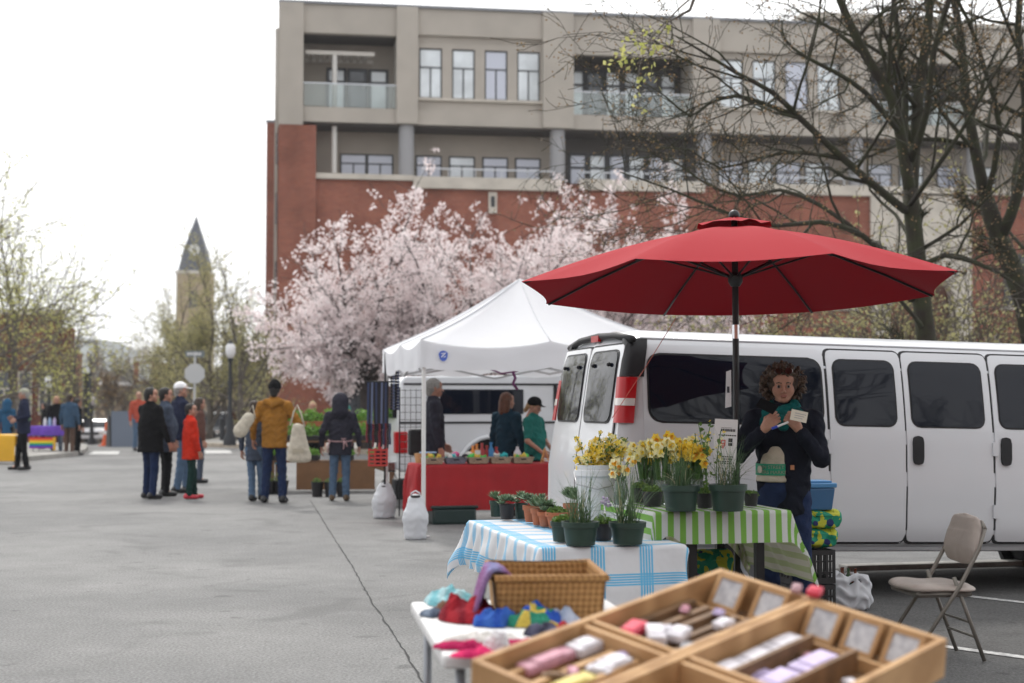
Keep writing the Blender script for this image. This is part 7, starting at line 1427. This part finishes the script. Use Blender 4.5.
# tote held at his right hand as we see it
cx = at(299, 430, 21.0); t = thing('tote_bag', 'natural canvas tote bag hanging from the hand of the man in mustard', 'bag', (at(301, 405, 20.9).x, 20.75, 0), R(5)); z1 = at(0, 462, 20.9).z; z2 = at(0, 420, 20.9).z
V, F = sdf_mesh([((-.11, 0, z1 + .07), (-.06, 0, z2 - .10), .07, .04, (1, .8, 1)), ((.11, 0, z1 + .07), (.03, 0, z2 - .12), .07, .04, (1, .8, 1)), ((0, 0, z1 + .08), (-.01, 0, z2 - .12), .085, .06, (1, .8, 1))], .012, k=.05, wob=.002); mesh_obj('bag', V, F, CANV, t)
MB().tube([(-.13, -.02, z2 - .08), (-.08, -.01, z2 + .12), (-.03, 0, z2 + .22), (.02, 0, z2 + .10), (.08, -.02, z2 - .1)], .013, 5).build('handle', CANV, t, True); MB().box(-.09, .07, -.075, -.068, z1 + .14, z1 + .20).build('faded_print', mat('faded_print', (.40, .36, .28), .9), t)
P_('person in a dark coat and faded jeans, left of the man in mustard', 255, 401, 498, 165, 0., Yf=22.4, top=SLT, hem=.70, legs=DEN2, shoes=BLSH, hair='brown', style='short', feet=((-.02, .12), (-.12, -.05)), g=.95)
t = thing('shoulder_bag', 'cream shoulder bag on the arm of the person left of the mustard jacket', 'bag', (at(246, 405, 21.6).x, 21.5, 0), 0); z1 = at(0, 425, 21.6).z; V, F = sdf_mesh([((-.06, 0, z1 - .08), (.06, 0, z1 + .10), .11, .09, (1, .7, 1))], .012, k=.05, wob=.002); mesh_obj('bag', V, F, CANV, t); MB().tube([(.05, 0, z1 + .18), (.12, 0, z1 + .3), (.16, 0, z1 + .1)], .012, 5).build('strap', CANV, t, True)
r2 = P_('person in a dark hooded coat with pink apron strings seen from behind', 340, 393, 501, 184, .02, top=CHAR, hem=.76, legs=DEN2, shoes=BRSH, hair='black', hat='hood', g=1.16, wl=(.31, -.03, .90), wr=(-.31, -.05, .90), feet=((.13, 0), (-.10, .02)), res=.012)
PINK = mat('pink_apron_string', (.42, .26, .27), .8); mb = MB(); k_ = 1.16; mb.tube([(math.cos(a) * .198, math.sin(a) * .155, 1.005 - .02 * math.sin(a)) for a in np.linspace(-.4, math.pi + .4, 22)], .011, 5); mb.tube([(-.06, .165, 1.0), (-.07, .19, .93), (-.06, .18, .86)], .012, 5); mb.tube([(-.06, .165, 1.0), (-.11, .19, .95), (-.12, .18, .90)], .012, 5); mb.tube([(-.06, .16, 1.0), (-.10, .185, 1.03), (-.03, .18, 1.03), (-.06, .165, 1.0)], .010, 5); mb.tube([(.16, .13, 1.0), (.20, .10, .90), (.20, .08, .80)], .013, 5); mb.build('apron_strings', PINK, r2['root'], True)
P_('blonde person bending behind the seedling stand', 313, 402, 480, 10, 0., Yf=27, top=BLKC, legs=BLKC, shoes=BLSH, hair='blonde', style='short', res=.02)
P_('person in a teal knit hat standing behind the seedling stand', 347, 405, 480, 15, .02, Yf=27.6, top=cloth('dusty_pink_top', (.30, .16, .17)), legs=BLKC, shoes=BLSH, hair='black', hat='beanie', hatm=cloth('teal_knit_hat', (.05, .18, .16)), res=.02)
P_('grey haired man in a dark vest behind the left end of the red table', 434, 379, 480, 100, 0., Yf=19.25, top=CHAR, hem=.80, legs=BRN, shoes=BLSH, hair='grey', style='short', g=1.14, turn=.1, wl=(.22, -.15, .92), res=.013)
P_('auburn haired woman in a dark teal jacket facing away at the red table', 507, 393, 480, 140, 0., Yf=19.35, top=DTEAL, hem=.8, legs=BLKC, shoes=BLSH, hair='auburn', style='long', turn=-.3, g=1.08, res=.013)
P_('woman in a black cap and teal green shirt looking down at the red table', 534, 396, 480, 62, .02, Yf=19.0, top=TEAL, hem=.85, legs=BLKC, shoes=BLSH, hair='blonde', style='tail', hat='cap', hatm=BLKC, short_sleeve=True, belly=.5, g=1.08, tilt=.30, turn=0, wl=(.16, -.24, .96), wr=(-.20, -.22, .98), res=.013)
# the vendor
VY = 9.3; vx = (783 - 512) / 1422 * VY
JK = cloth('black_work_jacket', (.010, .012, .020), b=.7); VK = at(0, 364, VY).z
vd = person('curly haired woman in a black jacket and teal scarf holding a phone and a card', (vx, VY, 0), R(-14), 1.742, 1.04, JK, .79, NAVYD, BLSH, 'curly', 'curly', wl=(.115, -.25, 1.345), wr=(-.115, -.26, 1.345), pl=(.55, .3, -1), pr=(-.8, .2, -1), palml=(-.6, .7, .3), palmr=(.5, .8, .3), curl=(.95, .75), thumb=.7,
            turn=R(6), tilt=.05, res=.009, hres=.004, skin=SKIN, feet=((.13, -.03), (-.10, .04)), opening=[((-.06, -.17, 1.17), (-.06, -.17, .70), .095, .10, (1, 1, 1), .01), ((-.13, -.16, 1.13), (-.14, -.16, .70), .10, .12, (1, 1, 1), .01)])
rt = vd['root']; APR = cloth('cream_apron', (.50, .45, .37)); V, F = sdf_mesh([((-.02, -.0, 1.02), (-.02, -.0, 1.28), .158, .14, (1, .74, 1))], .009, cuts=[((0, 0, -1), -1.005), ((.0, 1, 0), .02), ((0, 0, 1), 1.26)], wob=.002); mesh_obj('apron', V, F, APR, rt)
GRB2 = mat('apron_green_print', (.02, .27, .16), .8)
def arc(mb, a0, a1, z0, z1, off, n=14):
    V = []
    for z in (z0, z1):
        for o_ in (off, off - .003):
            for i in range(n + 1): a = a0 + (a1 - a0) * i / n; V.append((-.02 + (.159 + o_) * math.cos(a), (.159 + o_) * .74 * math.sin(a), z))
    m_ = n + 1; mb.add(V, [(i, i + 1, 2 * m_ + i + 1, 2 * m_ + i) for i in range(n)] + [(i + m_, i + 3 * m_, i + 1 + 3 * m_, i + 1 + m_) for i in range(n)]); return mb
gp = arc(MB(), R(192), R(283), 1.05, 1.125, .006).build('printed_band', GRB2, rt)
def text(body, size, m, parent, mw, name='lettering'):
    cu = D.curves.new(name, 'FONT'); cu.body = body; cu.size = size; cu.align_x = 'CENTER'; cu.align_y = 'CENTER'; cu.extrude = .0006
    o = D.objects.new(name, cu); COL.objects.link(o); bpy.context.view_layer.update(); me = D.meshes.new_from_object(o.evaluated_get(bpy.context.evaluated_depsgraph_get())); D.objects.remove(o); me.materials.append(m); me.transform(mw)
    o2 = D.objects.new(name, me); COL.objects.link(o2); o2.parent = parent; return me, o2
for ln, z in (('MAIN STREET', 1.103), ('FARMERS MARKET', 1.070)):
    me, o2 = text(ln, .030, APR, gp, Matrix.Rotation(math.pi / 2, 4, 'X'))
    for v in me.vertices: a = R(246) + v.co.x / .150; r_ = .169; v.co = Vector((-.02 + r_ * math.cos(a), r_ * .74 * math.sin(a), z + v.co.z))
MB().lathe([(.024, 0), (.024, .003)], 14, (-.148, -.083, 1.088), rot=(Matrix.Rotation(R(-50), 3, 'Z') @ Matrix.Rotation(R(90), 3, 'X'))).build('printed_seal', APR, gp)
lb_ = MB().box(.05, .075, -.151, -.146, 1.09, 1.12).build('chest_patch', mat('patch_tan', (.45, .20, .10), .8), rt)
# scarf: two loops of soft cloth
SCF = cloth('teal_scarf', (.006, .095, .092), .25, .8); lp = []
for k2, (rx, ry, z, tr) in enumerate(((.088, .085, 1.475, .034), (.105, .10, 1.445, .036), (.082, .09, 1.505, .026))):
    n_ = 14
    for i in range(n_):
        a, b = 2 * math.pi * i / n_, 2 * math.pi * (i + 1) / n_; f = lambda a: (rx * math.cos(a), .0 + ry * math.sin(a), z + .014 * math.sin(a * 2 + k2 * 1.3) - .02 * (math.sin(a) < -.5)); lp.append((f(a), f(b), tr, tr, (1, 1, .8), .008))
lp += [((.03, -.10, 1.43), (.01, -.125, 1.36), .035, .03, (1, .6, 1), .02), ((-.10, -.05, 1.44), (-.17, -.06, 1.36), .035, .022, (1, .6, 1), .02)]
V, F = sdf_mesh(lp, .006, k=.012, wob=.003); mesh_obj('scarf', V, F, SCF, rt)
# sunglasses pushed up on the hair
SG_ = mat('sunglass_lens', (.03, .012, .008), .08, coat=1); Rv = vd['Rv']
for s in (1, -1): mb = MB(); rr = Matrix.Rotation(R(60), 3, 'X'); mb.lathe([(.024, 0), (.026, .004), (.024, .008)], 14, Rv(s * .032, -.090, .098), rot=rr); sgl = mb.build('sunglasses', SG_, rt, 'auto')
def held(px, py, Y): return at(px, py, Y)
p = held(767, 406, VY - .36); ph = thing('mobile_phone', 'black mobile phone held up by the curly haired vendor', 'phone', p, R(15), rx=R(-52), ry=R(-52)); MB().box(-.034, .034, -.005, .005, -.068, .068).build('case', mat('phone_case', (.006, .006, .007), .8, spec=.08), ph, 'auto', .004); MB().box(-.030, .030, .0055, .0065, -.062, .062).build('screen', mat('phone_screen', (.006, .006, .008), .3, spec=.15), ph)
p = held(799, 416, VY - .37); pc = thing('paper_card', 'cream paper card held in the left hand of the vendor', 'card', p, R(10), ry=R(12)); MB().box(-.055, .055, -.001, .001, -.034, .034).build('card', mat('cream_paper', (.66, .62, .52), .7), pc); mb = MB(); [mb.box(-.03, .045 - .01 * i, -.0022, -.0012, .012 - .014 * i, .0155 - .014 * i) for i in range(3)]; mb.build('handwriting', mat('pencil_grey', (.3, .3, .32), .8), pc)
p = held(781, 425, VY - .36); pn = thing('marker_pen', 'blue and white marker pen in the hand of the vendor', 'pen', p, 0, ry=R(-22)); Ry = Matrix.Rotation(R(90), 3, 'Y'); MB().lathe([(.007, -.055), (.007, .05)], 10, rot=Ry).build('barrel', PAPER, pn, 'auto'); MB().lathe([(.0085, -.062), (.0085, -.025)], 10, rot=Ry).build('cap', mat('pen_blue', (.02, .06, .45), .4), pn, 'auto')
# ------------------------------------------------------------------ air
hz = MB().box(-1150, 1150, -70, 1990, -14.5, 160); hm = D.materials.new('thin_haze'); hm.use_nodes = True; n_ = hm.node_tree.nodes; n_.remove(n_['Principled BSDF']); pv = n_.new('ShaderNodeVolumePrincipled'); pv.inputs['Color'].default_value = (.90, .94, 1, 1); pv.inputs['Density'].default_value = .0004; hm.node_tree.links.new(pv.outputs[0], n_['Material Output'].inputs['Volume'])
tag(hz.build('haze', hm), kind='stuff')
